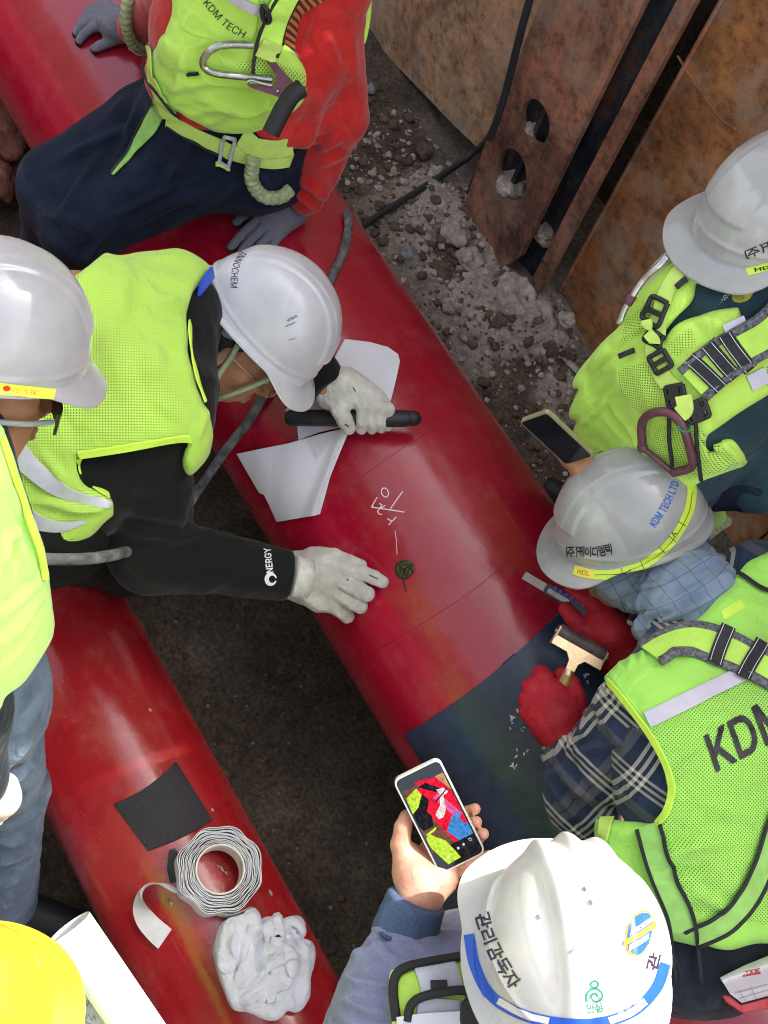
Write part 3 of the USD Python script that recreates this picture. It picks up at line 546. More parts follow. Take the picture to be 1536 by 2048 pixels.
M['clod'] = plain('brown_clod', (0.17, 0.12, 0.085), 0.95, col2=(0.07, 0.05, 0.036), scale=35, bump=1.0, bscale=110, bdist=0.006, spec=0.2, detail=9)
ROCKS = [(818, 516, 26, 'stone', 'grey rounded stone lying alone beside the red pipe below the pile foot'), (742, 178, 12, 'stone', 'small pale stone beside the red sleeve of the seated worker'),
    (905, 610, 22, 'mortar', 'mortar lump between lone grey stone and big mortar heap'), (1020, 610, 62, 'mortar', 'largest knobbly lump of crumbled mortar at the foot of the rusty wall'), (1075, 640, 48, 'mortar', 'mortar lump touching the foot of the big rusty sheet'),
    (960, 580, 34, 'mortar', 'mortar lump just under the pointed pile foot'), (940, 520, 30, 'mortar', 'mortar lump left of the pointed pile foot'), (905, 470, 30, 'mortar', 'mortar lump beside the lower left edge of the pile'), (880, 420, 30, 'mortar', 'mortar heap piece below the corner of the tan plate'),
    (1115, 672, 24, 'mortar', 'mortar piece at the right end of the heap'), (1090, 470, 24, 'mortar', 'mortar plug wedged beside the pile foot'), (1062, 258, 16, 'mortar', 'mortar crumb sitting in the upper pile hole'), (1022, 372, 34, 'mortar', 'mortar filling the lower pile hole'),
    (895, 605, 16, 'stone', 'small grey stone near the pipe, right of the lone stone'), (1100, 700, 20, 'clod', 'brown clod below the mortar heap'), (985, 655, 26, 'clod', 'brown clod under the largest mortar lump'), (880, 545, 24, 'clod', 'dark clod between stone and mortar heap'),
    (930, 430, 20, 'clod', 'brown clod at the left foot of the pile'), (850, 300, 18, 'clod', 'brown clod below the tan plate edge'), (1135, 640, 18, 'mortar', 'pale mortar bit against the rusty sheet'), (1000, 560, 24, 'mortar', 'mortar bit right under the tip of the pile'), (870, 350, 16, 'mortar', 'mortar bit below the tan plate near the cable')]
for i, (x, y, rp, m, lab) in enumerate(ROCKS):
    z = 0.03; c = P(x, y, z)
    if (x, y) == (1090, 470): c = Pn(x, y, 2.17)
    if (x, y) == (1062, 258): c = Pn(x, y, 2.145)
    if (x, y) == (1022, 372): c = Pn(x, y, 2.155)
    if c[1] > 2.16 and (x, y) not in ((1090, 470), (1062, 258), (1022, 372)): c = Pn(x, y, 2.15); c[2] = max(c[2], 0.0)
    r = rp * proj(c)[2] / FPX
    single('mortar_lump' if m == 'mortar' else 'stone' if m == 'stone' else 'dirt_clod', rock(c, r, i + 1, 0.55 if m != 'stone' else 0.3, (1, 0.8, 0.8)), M[m], lab, {'mortar': 'mortar lump', 'stone': 'stone', 'clod': 'clod'}[m], 'rubble along the wall foot', smooth=True)
M['red_earth'] = plain('reddish_earth', (0.36, 0.15, 0.10), 0.95, col2=(0.14, 0.06, 0.045), scale=30, bump=1.0, bscale=90, bdist=0.006, spec=0.2, detail=9)
for x, y, z, r, lab in ((8, 235, .10, .13, 'reddish earth lump left of the wide pipe at the left picture edge'), (30, 345, .03, .05, 'small brown clod left of the wide pipe behind the knees'), (-20, 340, .05, .09, 'brown red clod below the reddish lump at the left edge')):
    single('dirt_clod', rock(P(x, y, z), r, 90 + int(y), .6, (1.2, .9, .7)), M['red_earth'], lab, 'clod', 'rubble left of the wide pipe', smooth=True)
def crumbs(n, region, rmin, rmax, seed):
    g = np.random.default_rng(seed); ms = []
    base = trimesh.creation.icosphere(1, 1.0); tree = gm
    xs = np.array([region(g) for _ in range(n)]); o = np.stack([xs[:, 0], xs[:, 1], np.full(n, 2.0)], 1)
    loc, ir, _ = gm.ray.intersects_location(o, np.tile([0, 0, -1.0], (n, 1)), multiple_hits=False)
    for p in loc:
        r = rmin * (rmax / rmin) ** (g.random() ** 2.2); b = base.copy(); b.vertices = b.vertices * (1 + 0.5 * (g.random((len(b.vertices), 1)) - 0.5)) * (r * np.array([1, 0.6 + 0.5 * g.random(), 0.6])) @ trimesh.transformations.rotation_matrix(g.random() * 6, [0, 0, 1])[:3, :3] + p + [0, 0, r * 0.3]; ms.append(b)
    return trimesh.util.concatenate(ms)
def heap(g):
    while True:
        x, y = g.uniform(-2.2, -0.75), min(g.normal(2.0, 0.13), 2.2)
        if y > 1.55: return x, y
single('mortar_crumbs', crumbs(1100, heap, 0.003, 0.014, 5), M['mortar'], 'pale mortar crumbs strewn along the foot of the wall', 'crumbs', kind='stuff', smooth=True)
def heap2(g): return g.uniform(-2.6, -0.2), g.uniform(1.5, 2.2)
single('soil_clods', crumbs(1800, heap2, 0.004, 0.020, 6), M['clod'], 'dark crumbs of soil between pipe and wall', 'soil', kind='stuff', smooth=True)
def between(g): return g.uniform(-1.0, 1.0), g.normal(0.72, 0.12)
single('gravel_bits', crumbs(900, between, 0.0015, 0.012, 8), M['clod'], 'brown soil crumbs scattered between the two pipes', 'gravel', kind='stuff', smooth=True)
single('gravel_bits', crumbs(260, between, 0.0015, 0.006, 18), M['stone'], 'pale grit specks scattered between the two pipes', 'gravel', kind='stuff', smooth=True)
single('pale_splinter', (lambda a, b: tube([a, a * 0.5 + b * 0.5 + [0, 0, .004], b], 0.012, 5))(P(1135, 725, 0.02), P(1160, 748, 0.03)), M['mortar'], 'pale broken splinter lying near the big rusty sheet', 'splinter')

# cables and hoses
def pz(pts): return [P(x, y, z) for x, y, z in pts]
single('black_cable', tube([np.array([-1.79, 2.09, 3.2]), np.array([-1.80, 2.085, 2.2]), np.array([-1.80, 2.08, 1.3]), Pn(1062, -10, 2.08), Pn(1040, 70, 2.08), Pn(1012, 180, 2.09), Pn(985, 262, 2.09)] + pz([(955, 300, 0.10), (900, 340, 0.06), (820, 392, 0.05), (735, 446, 0.05), (640, 520, 0.05)]), 0.011, 10, 90), M['cable'], 'thin black cable coming down beside the pile and across the dirt', 'cable')
hose = [pipeP(694, 425, 0.010), pipeP(697, 455, 0.011), pipeP(688, 500, 0.011), pipeP(668, 545, 0.011), pipeP(640, 600, 0.012), pipeP(590, 690, 0.012), pipeP(528, 790, 0.012), pipeP(500, 838, 0.012), P(452, 900, 0.60), P(400, 975, 0.50), P(360, 1035, 0.50), P(310, 1085, 0.62), P(250, 1104, 0.90), P(215, 1112, 0.985), P(160, 1118, 1.0), P(60, 1115, 1.0), P(-60, 1090, 0.95)]
single('muddy_hose', tube(hose, 0.0105, 12, 160), M['hose_dirty'], 'black mud splashed hose running across the wide red pipe under the bent worker', 'hose')
# ------------------------------------------------------------------ hard hats
def sstep(x, a, b): t = np.clip((x - a) / (b - a), 0, 1); return t * t * (3 - 2 * t)
def helmet(center, fwd, up, kind='band', s=1.0, visor=0.048, wide=1.0, tall=1.0, lip=1.0):
    """shell with brim: returns outer mesh in the place; center = middle of the rim"""
    up = unit(up); fwd = unit(fwd - up * (np.asarray(fwd) @ up)); left = np.cross(up, fwd)
    K = 240; ph = np.arange(K) * 2 * np.pi / K; a, b, h = 0.137, 0.106 * wide, 0.150 * tall
    rows = []; tb = np.array([1, .93, .8, .6, .4, .2, .08, 0.0])
    front = sstep(np.cos(ph), 0.30, 0.80)
    if kind == 'band': w = 0.011 + visor * front; drop = 0.006 + 0.016 * front
    else: w = 0.016 + 0.030 * front - 0.002 * (1 - np.abs(np.sin(ph))); drop = 0.010 + 0.010 * front
    cx, cy = np.cos(ph), np.sin(ph)
    nx, ny = cx / a, cy / b; l = np.hypot(nx, ny); nx, ny = nx / l, ny / l
    z0 = -0.008 * np.cos(2 * ph) * (1 if kind == 'band' else 0.4)
    for t in tb:
        lip = 0.0022 * np.exp(-((t - 0.97) / 0.08) ** 2)
        rows.append(np.stack([a * cx + nx * w * t, b * cy + ny * w * t, z0 - drop * t ** 1.4 + lip], 1))
    for th in np.linspace(0, np.pi / 2, 104)[1:]:
        c, sn = math.cos(th) ** 0.80, math.sin(th) ** 0.92
        rows.append(np.stack([a * cx * c, b * cy * c, z0 * math.cos(th) + h * sn], 1))
    v = np.array(rows); nr = len(rows)
    d = np.zeros(v.shape[:2]); lx = d; x, y, z = v[..., 0], v[..., 1], v[..., 2]; dome = (np.arange(nr) >= len(tb))[:, None]
    if kind == 'band':
        xr = np.clip((x + a) / (2 * a), 0, 1)
        wb = 0.030 + 0.022 * xr
        band = 1 - sstep(np.abs(y), wb - 0.004, wb + 0.004)
        ins = 1 - sstep(np.abs(y), wb * 0.55 - 0.003, wb * 0.55 + 0.004)
        zc = sstep(z, 0.050 + 0.0 * x, 0.060) * np.where(x > 0, 1, sstep(z, 0.07, 0.10))
        d += (0.0036 * band + 0.0016 * ins) * zc
        wl = 0.066; lipf = (1 - sstep(np.abs(y), wl - 0.010, wl + 0.006)) * sstep(z, 0.046, 0.054) * (1 - sstep(z, 0.060, 0.118)) * sstep(x, 0.02, 0.09)
        lx = lip * np.where((x > 0.02) & (np.abs(y) < wl), np.maximum(0.142 - 2.4 * y ** 2 - x, 0), 0) * sstep(z, 0.050, 0.056) * (1 - sstep(z, 0.062, 0.128)) * (1 - sstep(np.abs(y), wl - .004, wl))
        d += 0.0025 * np.exp(-((z - 0.020) / 0.004) ** 2) * dome
    else:
        for yc in (-0.034, 0.0, 0.034):
            d += 0.0125 * np.exp(-((np.abs(y - yc * (1 + 0.15 * x / a)) / 0.0125) ** 2.2)) * sstep(z, 0.058, 0.098) * (0.45 + 0.55 * sstep(-x, -0.06, 0.03))
        bk = sstep(-x, -0.10, -0.06) * (np.arange(nr) >= len(tb) + 2)[:, None]; d += bk * (-0.010 * (1 - sstep(z, 0.062, 0.0655)) * sstep(z, 0.004, 0.016) + 0.0045 * np.exp(-((z - 0.068) / 0.004) ** 2))
    m0 = trimesh.Trimesh(v.reshape(-1, 3), np.zeros((0, 3), int), process=False)
    i, j = np.meshgrid(np.arange(nr - 1), np.arange(K), indexing='ij'); i, j = i.ravel(), j.ravel(); j2 = (j + 1) % K
    q = np.stack([i * K + j, i * K + j2, (i + 1) * K + j2, (i + 1) * K + j], 1); f = np.vstack([q[:, [0, 1, 2]], q[:, [0, 2, 3]]])
    m = trimesh.Trimesh(v.reshape(-1, 3), f, process=False); n = vnorm(m)
    ell = unit(np.stack([x / a ** 2, y / b ** 2, np.maximum(z, 0) / h ** 2], -1)).reshape(-1, 3)
    outer = m.vertices + ell * (d * dome).reshape(-1, 1) + np.outer((lx * dome).reshape(-1), [1, 0, 0.25])
    inner = outer - np.where(dome.repeat(K, 1).reshape(-1, 1), ell * 0.004, np.array([0, 0, 0.003]))
    N = len(outer); e = np.arange(K); e2 = (e + 1) % K
    rim = np.vstack([np.stack([e, N + e, N + e2], 1), np.stack([e, N + e2, e2], 1)])
    m = trimesh.Trimesh(np.vstack([outer, inner]), np.vstack([f, f[:, ::-1] + N, rim]), process=False)
    if m.volume < 0: m.invert()
    B = np.stack([fwd, left, up], 1); m.vertices = (m.vertices * s) @ B.T + np.asarray(center); return m
# ------------------------------------------------------------------ bodies
def hand_sdf(palm, fingers, k=0.010):
    """palm: list of (p, r) chains; fingers: list of chains [(p, r), ...] starting inside the palm; fingers stay apart from each other"""
    pf = union([c for ch in palm for c in chain([p for p, _ in ch], [r for _, r in ch])], 0.014)
    fs = [union(chain([p for p, _ in ch], [r for _, r in ch]), 0.003) for ch in fingers]
    def f(p):
        d0 = pf(p); d = d0
        for g in fs: d = np.minimum(d, smin(d0, g(p), k))
        return d
    f.pts = pf.pts + sum((g.pts for g in fs), []); return f
def px_chain(pts, rs, fn): return [(fn(x, y, z), r) for (x, y, z), r in zip(pts, rs)]
def head_sdf(c, fwd, up, s=1.0):
    """c = middle of the head at ear height"""
    up = unit(up); fwd = unit(fwd - up * (np.asarray(fwd) @ up)); lf = np.cross(up, fwd)
    T = lambda x, y, z: np.asarray(c) + (fwd * x + lf * y + up * z) * s
    sk = union([cap(T(-.028, 0, .030), T(.022, 0, .035), .082 * s, .078 * s), cap(T(.045, -.022, -.015), T(.045, .022, -.015), .052 * s), cap(T(.048, -.018, -.075), T(.048, .018, -.075), .034 * s), cap(T(.0, .0, -.03), T(.05, .0, -.06), .060 * s, .045 * s)], .025 * s)
    nose = union([cap(T(.096, 0, .012), T(.118, 0, -.030), .008 * s, .013 * s), cap(T(.104, -.013, -.034), T(.104, .013, -.034), .009 * s)], .008 * s)
    brow = union([cap(T(.084, y * .015, .026), T(.070, y * .048, .024), .010 * s, .008 * s) for y in (-1, 1)], .004)
    lips = union([cap(T(.098, -.018, -.062), T(.098, .018, -.062), .007 * s), cap(T(.096, -.016, -.074), T(.096, .016, -.074), .008 * s)], .002)
    soc = union([cap(T(.098, y * .030, .006), T(.096, y * .040, .006), .014 * s) for y in (-1, 1)], .004)
    ears = union(sum([[cap(T(-.006, y * .084, .014), T(-.012, y * .094, -.012), .0165 * s, .013 * s, (lf, .45)), cap(T(-.010, y * .078, -.014), T(-.004, y * .077, -.026), .011 * s, .008 * s, (lf, .5))] for y in (-1, 1)], []), .006)
    con = union([cap(T(.002, y * .101, .008), T(-.002, y * .104, -.008), .0085 * s) for y in (-1, 1)], .003)
    def f(p):
        d = smin(sk(p), nose(p), .012 * s); d = smin(d, brow(p), .012 * s); d = smin(d, lips(p), .008 * s); d = smax(d, -soc(p), .014 * s)
        e = smax(ears(p), -con(p), .006 * s); return smin(d, e, .006 * s)
    f.pts = sk.pts + nose.pts + ears.pts; f.T = T; return f
def torso_caps(pel, che, neck, lat, hips=.095, wa=.085, sh=.13, rp=.112, rw=.105, rc=.112, rs=.072, lsh=None, rsh=None):
    """pelvis, chest, base of neck; lat = unit vector to the person's left"""
    pel, che, neck, lat = (np.asarray(q, float) for q in (pel, che, neck, lat)); o = []
    wst = pel * .55 + che * .45
    for sgn, shp in ((1, lsh), (-1, rsh)):
        shp = neck + lat * sgn * (sh + .03) - (neck - che) * .12 if shp is None else np.asarray(shp, float)
        o += [cap(pel + lat * sgn * hips, wst + lat * sgn * wa, rp, rw), cap(wst + lat * sgn * wa, che + lat * sgn * .085, rw, rc), cap(che + lat * sgn * .085, shp * .9 + neck * .1 - (neck - che) * .05, rc, rs)]
        o.append(cap(neck - (neck - che) * .06, shp, .068, rs))
    o.append(cap(che, neck - (neck - che) * .15, rc, .08)); return o
def planar_uv(m, a, b): return np.stack([m.vertices @ unit(a), m.vertices @ unit(b)], 1)
def pat_in(m, polys, soft=3.0):
    """1 on vertices whose sight point lies in one of the outlines"""
    x, y, _ = proj(m.vertices); d = np.min([poly_sd(x, y, np.asarray(q, float)) for q in polys], 0); return np.clip(0.5 - d / soft, 0, 1)
def glove(th, chains_palm, fingers, mat, h=0.0034, name='glove', label=None, cuff=None, extra=(), k=0.010, grow_=0.0):
    f = hand_sdf(chains_palm, fingers, k)
    if grow_: f = grow(f, grow_)
    m = surf(f, h); m = folds(m, 0.0012, 40.0, seed=len(name) + int(abs(m.vertices[0, 0]) * 99))
    return th.put(name, m, mat, True, label=label), m
def merge(*ms): return trimesh.util.concatenate(ms)
# ------------------------------------------------------------------ A: seated worker, red sweater
def worker_a():
    pel, che, neck = P(462, 295, .90), P(512, 70, 1.22), P(545, -90, 1.42); lat = unit(P(670, -20, 1.32) - P(425, -90, 1.34))
    lsh, rsh = P(660, -30, 1.345), P(430, -85, 1.345); lel, lwr = P(682, 235, 1.08), P(614, 393, .845); rel, rwr = P(345, -10, 1.05), P(270, 55, .835)
    lhip, rhip = P(474, 298, .892), P(388, 212, .885); lkn, rkn = P(158, 450, .80), P(112, 372, .82); lan, ran = P(160, 640, .38), P(95, 560, .40)
    th = Thing('person', 'seated worker in red sweater and hi-vis vest, grey gloves resting on the wide pipe', 'person', (pel[0], pel[1] - .4, 0))
    torso = torso_caps(pel, che, neck, lat, hips=.075, lsh=lsh, rsh=rsh)
    arms = [cap(lsh, lel, .060, .050), cap(lel, lwr, .048, .034), cap(rsh, rel, .060, .050), cap(rel, rwr, .048, .034)]
    legs = [cap(lhip, lkn, .090, .068), cap(lkn, lan, .064, .048), cap(rhip, rkn, .100, .066), cap(rkn, ran, .064, .048)]
    seat = [cap(pel + lat * .025, pel - lat * .10, .106)]
    # hands from the picture, resting on the pipe
    H = lambda x, y, o: pipeP(x, y, o)
    lp = [px_chain([(603, 402, .045), (570, 418, .040), (545, 430, .032)], [.033, .036, .030], H), px_chain([(590, 425, .036), (556, 455, .022)], [.030, .024], H), px_chain([(590, 410, .04), (535, 412, .026)], [.030, .022], H)]
    lf = [px_chain([(560, 400, .030), (520, 408, .016), (490, 430, .012), (474, 444, .010)], [.018, .0125, .0115, .0105], H),
          px_chain([(540, 415, .030), (510, 446, .022), (480, 474, .014), (463, 494, .008)], [.018, .0115, .0108, .0100], H), px_chain([(548, 425, .030), (524, 458, .022), (500, 482, .014), (484, 502, .008)], [.018, .0115, .0105, .0098], H),
          px_chain([(556, 435, .028), (540, 468, .020), (520, 492, .012), (508, 508, .008)], [.018, .0108, .0098, .0092], H), px_chain([(570, 442, .026), (556, 474, .016), (542, 496, .010), (532, 510, .008)], [.017, .0098, .009, .0085], H)]
    rp = [px_chain([(268, 55, .040), (235, 48, .040), (215, 42, .034)], [.030, .036, .028], H), px_chain([(262, 62, .036), (225, 62, .026)], [.028, .024], H), px_chain([(262, 45, .04), (215, 22, .028)], [.026, .022], H)]
    rf = [px_chain([(245, 62, .030), (222, 82, .018), (200, 92, .013), (190, 97, .011)], [.018, .0125, .0115, .0105], H),
          px_chain([(215, 48, .030), (185, 54, .024), (168, 68, .016), (159, 82, .008)], [.018, .0115, .0108, .010], H), px_chain([(212, 38, .030), (182, 38, .026), (162, 52, .016), (153, 66, .008)], [.018, .0115, .0105, .0098], H),
          px_chain([(212, 28, .030), (186, 26, .024), (168, 36, .016), (160, 50, .008)], [.018, .0108, .0098, .0092], H), px_chain([(215, 16, .028), (194, 12, .020), (178, 20, .012), (171, 32, .008)], [.017, .0098, .009, .0085], H)]
    hc, fwd, up = neck + np.array([0.01, -.035, .14]), V(-.75, .55, .25), np.array([0, -.12, 1.0])
    head = head_sdf(hc, fwd, up)
    body = union([head, union([cap(neck - [0, 0, .05], hc - [0, 0, .05], .056)] + [grow(g, -.03) for g in torso] + [grow(g, -.014) for g in arms + legs + seat], .03), union(chain([p for p, _ in lp[0]], [r - .004 for _, r in lp[0]]) + chain([p for p, _ in rp[0]], [r - .004 for _, r in rp[0]]), .01)], .02)
    th.put('body', surf(body, .008), M['skin_tan'], True)
    th.put('hair', surf(inter(grow(head, .010), [plane(hc + unit(up) * .03, -unit(up)), plane(hc + unit(fwd) * .02, unit(fwd))]), .007), M['hair'], True)
    tro = surf(union([grow(g, .006) for g in legs + seat] + [cap(pel + lat * q, pel * .52 + che * .48 + lat * q, .122, .108) for q in (-.075, .065)], .045), .0065)
    folds(tro, .010, 7.0, axis=lkn - lhip, stretch=2.0, seed=3, lines=[(300, 160, 230, 330, 9, .010), (260, 250, 100, 330, 10, .010), (180, 330, 120, 440, 9, .012), (440, 330, 230, 430, 9, .012), (520, 350, 330, 440, 9, .010), (210, 470, 150, 540, 9, .010), (350, 330, 330, 380, 12, .014), (385, 285, 350, 350, 12, .012), (250, 440, 440, 370, 14, .010), (200, 300, 150, 420, 16, .008), (270, 180, 210, 240, 14, .008), (240, 500, 380, 420, 12, .008), (320, 410, 480, 350, 12, .008), (90, 420, 190, 470, 14, .008)])
    th.put('trousers', tro, M['jeans'], True)
    for an, kn in ((lan, lkn), (ran, rkn)):
        toe = an + np.array([-.02, -.17, -.30]) * [1, 1, 1]; toe[2] = .03
        th.put('boot', surf(union([cap(an, [an[0], an[1], .06], .052, .046), cap([an[0], an[1], .045], toe, .042, .040)], .02), .008), M['black'], True)
    swt = surf(inter(union([inter(union([grow(g, .008) for g in torso], .035), [plane(pel + (che - pel) * .46, pel - che)], .02), union([grow(g, .008) for g in arms], .02)], .014), []), .0062)
    folds(swt, .006, 6.0, axis=lel - lsh, stretch=.45, seed=8, ridged=False, lines=[(640, 60, 690, 150, 14, .010), (650, 180, 600, 330, 12, .010), (680, 280, 640, 300, 10, .012), (640, 330, 690, 310, 9, .008), (600, 360, 660, 400, 8, .010), (590, 385, 640, 425, 7, .009), (620, 30, 600, 90, 10, .010), (700, 60, 715, 180, 14, .008)])
    th.put('sweater', swt, M['sweater'], True)
    vp = round_poly([(335, -150), (350, 0), (336, 60), (312, 105), (306, 160), (330, 205), (362, 222), (402, 248), (440, 262), (490, 262), (540, 246), (598, 205), (612, 150), (592, 112), (560, 85), (562, 40), (585, 0), (640, -60), (640, -150)])
    vs = inter(union([grow(g, .026) for g in torso] + [cap(P(455, 225, 1.0), P(480, 160, 1.10), .115, .10), cap(P(520, 215, 1.0), P(560, 160, 1.08), .08), cap(P(345, 130, 1.06), P(360, 195, .98), .055), cap(P(350, 40, 1.12), P(345, 130, 1.06), .05)], .05), [cone(vp)], .018)
    vest = surf(vs, .0055)
    folds(vest, .006, 8.0, axis=unit(che - pel), stretch=.5, seed=12, lines=[(345, 170, 470, 160, 12, .010), (400, 200, 560, 225, 12, .010), (420, 240, 590, 190, 10, .012), (380, 225, 520, 205, 10, .008), (455, 70, 360, 100, 8, .005), (370, 110, 350, 190, 10, .008)])
    vpath = th.put('vest', vest, M['vest'], True, uv=planar_uv(vest, R, U), pv={'pat': pat_in(vest, [[(520, 112), (615, 150), (600, 205), (560, 185), (470, 130)], [(500, -20), (530, -20), (530, 12), (505, 3)]])})
    both = merge(vest, swt, tro); vt = merge(vest, tro)
    back = surf(inter(union([grow(g, .03) for g in torso + [cap(lsh, lsh * .7 + lel * .3, .062)]], .05), [cone(round_poly([(722, -40), (742, -30), (742, 30), (733, 80), (726, 85), (724, 30)])), plane(che, lat * 0 + V(0, 0, 1))], .01), .006, lo=np.minimum(lsh, che) - .25, hi=np.maximum(lsh, che) + .3)
    if len(back.faces): th.put('vest_back', back, M['hv'], True)
    # chest pocket flap with lettering, zip and reflective strip
    pp = surf(inter(grow(vs, .007), [cone(round_poly([(362, 55), (385, 0), (400, -60), (520, -60), (518, 20), (510, 78), (470, 98), (420, 82)]))], .006), .005)
    pk = th.put('pocket', pp, M['hv'], True, parent=vpath); target = merge(both, pp)
    th.put('reflective_strip', drape(target, [(452, -14), (490, 8), (524, 24)], .022, .0015, .003), M['reflect_lav'], parent=vpath)
    t, w = latin('KDM TECH'); th.put('lettering', decal(target, t, along([(405, 6), (428, 32), (452, 56), (486, 76)], w, 15), .0012, .25), M['ink'], False, parent=vpath)
    th.put('zip_pull', drape(target, [(372, 146), (398, 144)], .006, .004, .003), M['black'], parent=vpath)
    # the striped shirt showing at the armhole
    st = surf(inter(grow(union([grow(g, .012) for g in torso], .035), .004), [cone(round_poly([(560, 86), (566, 40), (590, -10), (650, -60), (655, -5), (606, 30), (592, 80), (588, 102)]))], .006), .005)
    th.put('striped_shirt', st, M['stripe_orange'], True, uv=planar_uv(st, R, U))
    st2 = surf(inter(grow(union([grow(g, .012) for g in torso], .035), .006), [cone(round_poly([(556, 84), (590, 100), (602, 128), (566, 112)]))], .006), .005)
    th.put('striped_shirt_hem', st2, M['stripe_navy'], True, uv=planar_uv(st2, R, U))
    # harness
    hp = th.put('harness', drape(target, [(600, -60), (566, 0), (545, 50), (534, 108)], .047, .0025, .006), M['hv'], 40)
    th.put('webbing_edge', drape(target, [(590, -60), (548, 0), (520, 62), (506, 132), (512, 150)], .007, .004, .008), M['black'], parent=hp)
    th.put('webbing_edge', drape(target, [(620, -60), (586, 0), (562, 50), (555, 112)], .007, .004, .008), M['black'], parent=hp)
    th.put('webbing_tab', drape(target, [(545, 78), (530, 112)], .042, .003, .010), M['hv_pale'], parent=hp)
    wb = [(338, 236), (380, 262), (420, 282), (455, 298), (505, 312), (545, 319), (580, 316)]
    th.put('waist_belt', drape(vt, wb, .040, .003, .006), M['hv_pale'], parent=hp); th.put('webbing_edge', drape(target, [(338, 250), (380, 276), (420, 297), (450, 312)], .006, .004, .006), M['black'], parent=hp)
    th.put('leg_strap', drape(vt, [(486, 268), (515, 288), (550, 291), (582, 284)], .050, .003, .010), M['hv_pale'], parent=hp)
    th.put('webbing_edge', drape(vt, [(500, 330), (540, 316), (582, 300)], .014, .003, .004), M['black'], parent=hp)
    th.put('side_strap', drape(target, [(303, 112), (306, 150), (322, 190), (345, 236)], .042, .003, .005), M['hv_pale'], parent=hp); th.put('webbing_edge', drape(target, [(293, 130), (300, 155), (320, 180), (350, 218), (366, 228)], .006, .004, .008), M['black'], parent=hp)
    th.put('hanging_strap', drape(target, [(326, 205), (306, 245), (268, 300), (226, 352)], [.040, .038, .024, .006], .003, .004), M['hv_green'], parent=hp)
    th.put('webbing_edge', drape(target, [(310, 205), (290, 245), (255, 300), (224, 350)], .005, .004, .005), M['black'], parent=hp)
    # buckle
    def loop(pts, r, tgt, off=.012, n=64):
        c = spline(pts + [pts[0]], n); p, nn, ok = hit(tgt, c[:, 0], c[:, 1]); p, nn = fill(p, nn, ok); p = sm1(p, 4) + unit(sm1(nn, 10)) * off; return tube(p, r, 8)
    th.put('buckle', loop([(436, 318), (446, 268), (452, 263), (470, 268), (472, 276), (460, 322), (452, 328)], .0042, target, .013), M['reflect'], parent=hp)
    th.put('buckle', drape(target, [(430, 322), (445, 328), (462, 330)], .010, .004, .012), M['hv_pale'], parent=hp)
    th.put('clip', loop([(527, 2), (536, 16), (540, 28), (532, 30), (526, 16)], .005, target, .014), M['black_gloss'], parent=hp)
    # big hook with plum coloured plate, its black sling and the braided lanyards
    hd = [(510, 102), (470, 101), (440, 104), (418, 118), (408, 138), (420, 153), (450, 160), (500, 165), (548, 171)]
    c = spline(hd, 70); p, nn, ok = hit(target, c[:, 0], c[:, 1]); p, nn = fill(p, nn, ok); p = sm1(p, 12) - F * .030
    hk = Thing('snap_hook', 'large steel scaffold hook hanging on the chest of the seated worker', 'hook', p.mean(0)); hk.put('hook_bar', tube(p, .0075, 12), M['steel'])
    o = p[-1] - F * .004; fx = lambda x, y: Q(x, y, (o - EYE) @ F - .004)
    def slab(pts, th_=.010):
        a = np.array([fx(x, y) for x, y in pts]); e = trimesh.creation.extrude_polygon(Polygon([(x, -y) for x, y in pts]), 1.0, engine='earcut'); t = (o - EYE) @ F - .004
        v = e.vertices; e.vertices = Q(v[:, 0], -v[:, 1], t - th_ * (v[:, 2] - .5)); e.fix_normals(); return e
    hk.put('hook_plate', slab([(527, 112), (540, 106), (556, 130), (590, 168), (612, 172), (612, 190), (596, 198), (580, 202), (545, 190), (500, 175), (492, 166), (548, 172), (552, 152)]), M['steel_violet'], 20)
    hk.put('gate_wire', tube([fx(496, 166) - F * .008, fx(505, 164) - F * .008, fx(525, 170) - F * .008, fx(545, 174) - F * .008], .003, 8, 20), M['steel'])
    for q in ((586, 171), (556, 185)): hk.put('rivet', trimesh.creation.icosphere(1, .004).apply_translation(fx(*q) - F * .006), M['steel'])
    hk.put('sling', tube([fx(604, 180) - F * .01, fx(585, 195) - F * .012, fx(565, 220), fx(540, 262) + F * .015], .018, 10, 30), M['black'])
    def braid(pts, r, mat='braid'):
        c = spline(pts, 90); s = np.linspace(0, 1, 90); rr = r * (1 + .13 * np.abs(np.sin(s * np.pi * 13))); return tube(c, rr, 14)
    tq = merge(swt, surf(hand_sdf(rp, rf), .006))
    def over(tgt, pts, off, n=40): c = spline(pts, n); p, nn, ok = hit(tgt, c[:, 0], c[:, 1]); p, nn = fill(p, nn, ok); return sm1(p, 6) + unit(sm1(nn, 8)) * off
    t1 = over(tq, [(274, -12), (266, 25), (266, 55), (274, 80), (296, 90)], .016)
    ln = Thing('lanyard', 'pale braided lanyard hanging at the right wrist of the seated worker', 'lanyard', t1[20]); ln.put('rope', braid(t1[::6], .0125), M['braid']); ln.put('hook_end', tube([pipeP(262, 92, .03), pipeP(280, 102, .03), pipeP(295, 100, .03), pipeP(330, 80, .05)], [.010, .012, .008, .006], 8, 24), M['cuff_cream'])
    e0 = hit(target, [512], [312])[0][0] - F * .02
    t2 = over(merge(tro, swt), [(511, 306), (506, 345), (511, 370), (530, 386), (558, 383), (582, 364)], .016)[::6]
    ln = Thing('lanyard', 'green and cream braided lanyard curling above the left glove of the seated worker', 'lanyard', t2[2]); ln.put('rope', braid(t2, .0140), M['braid'])
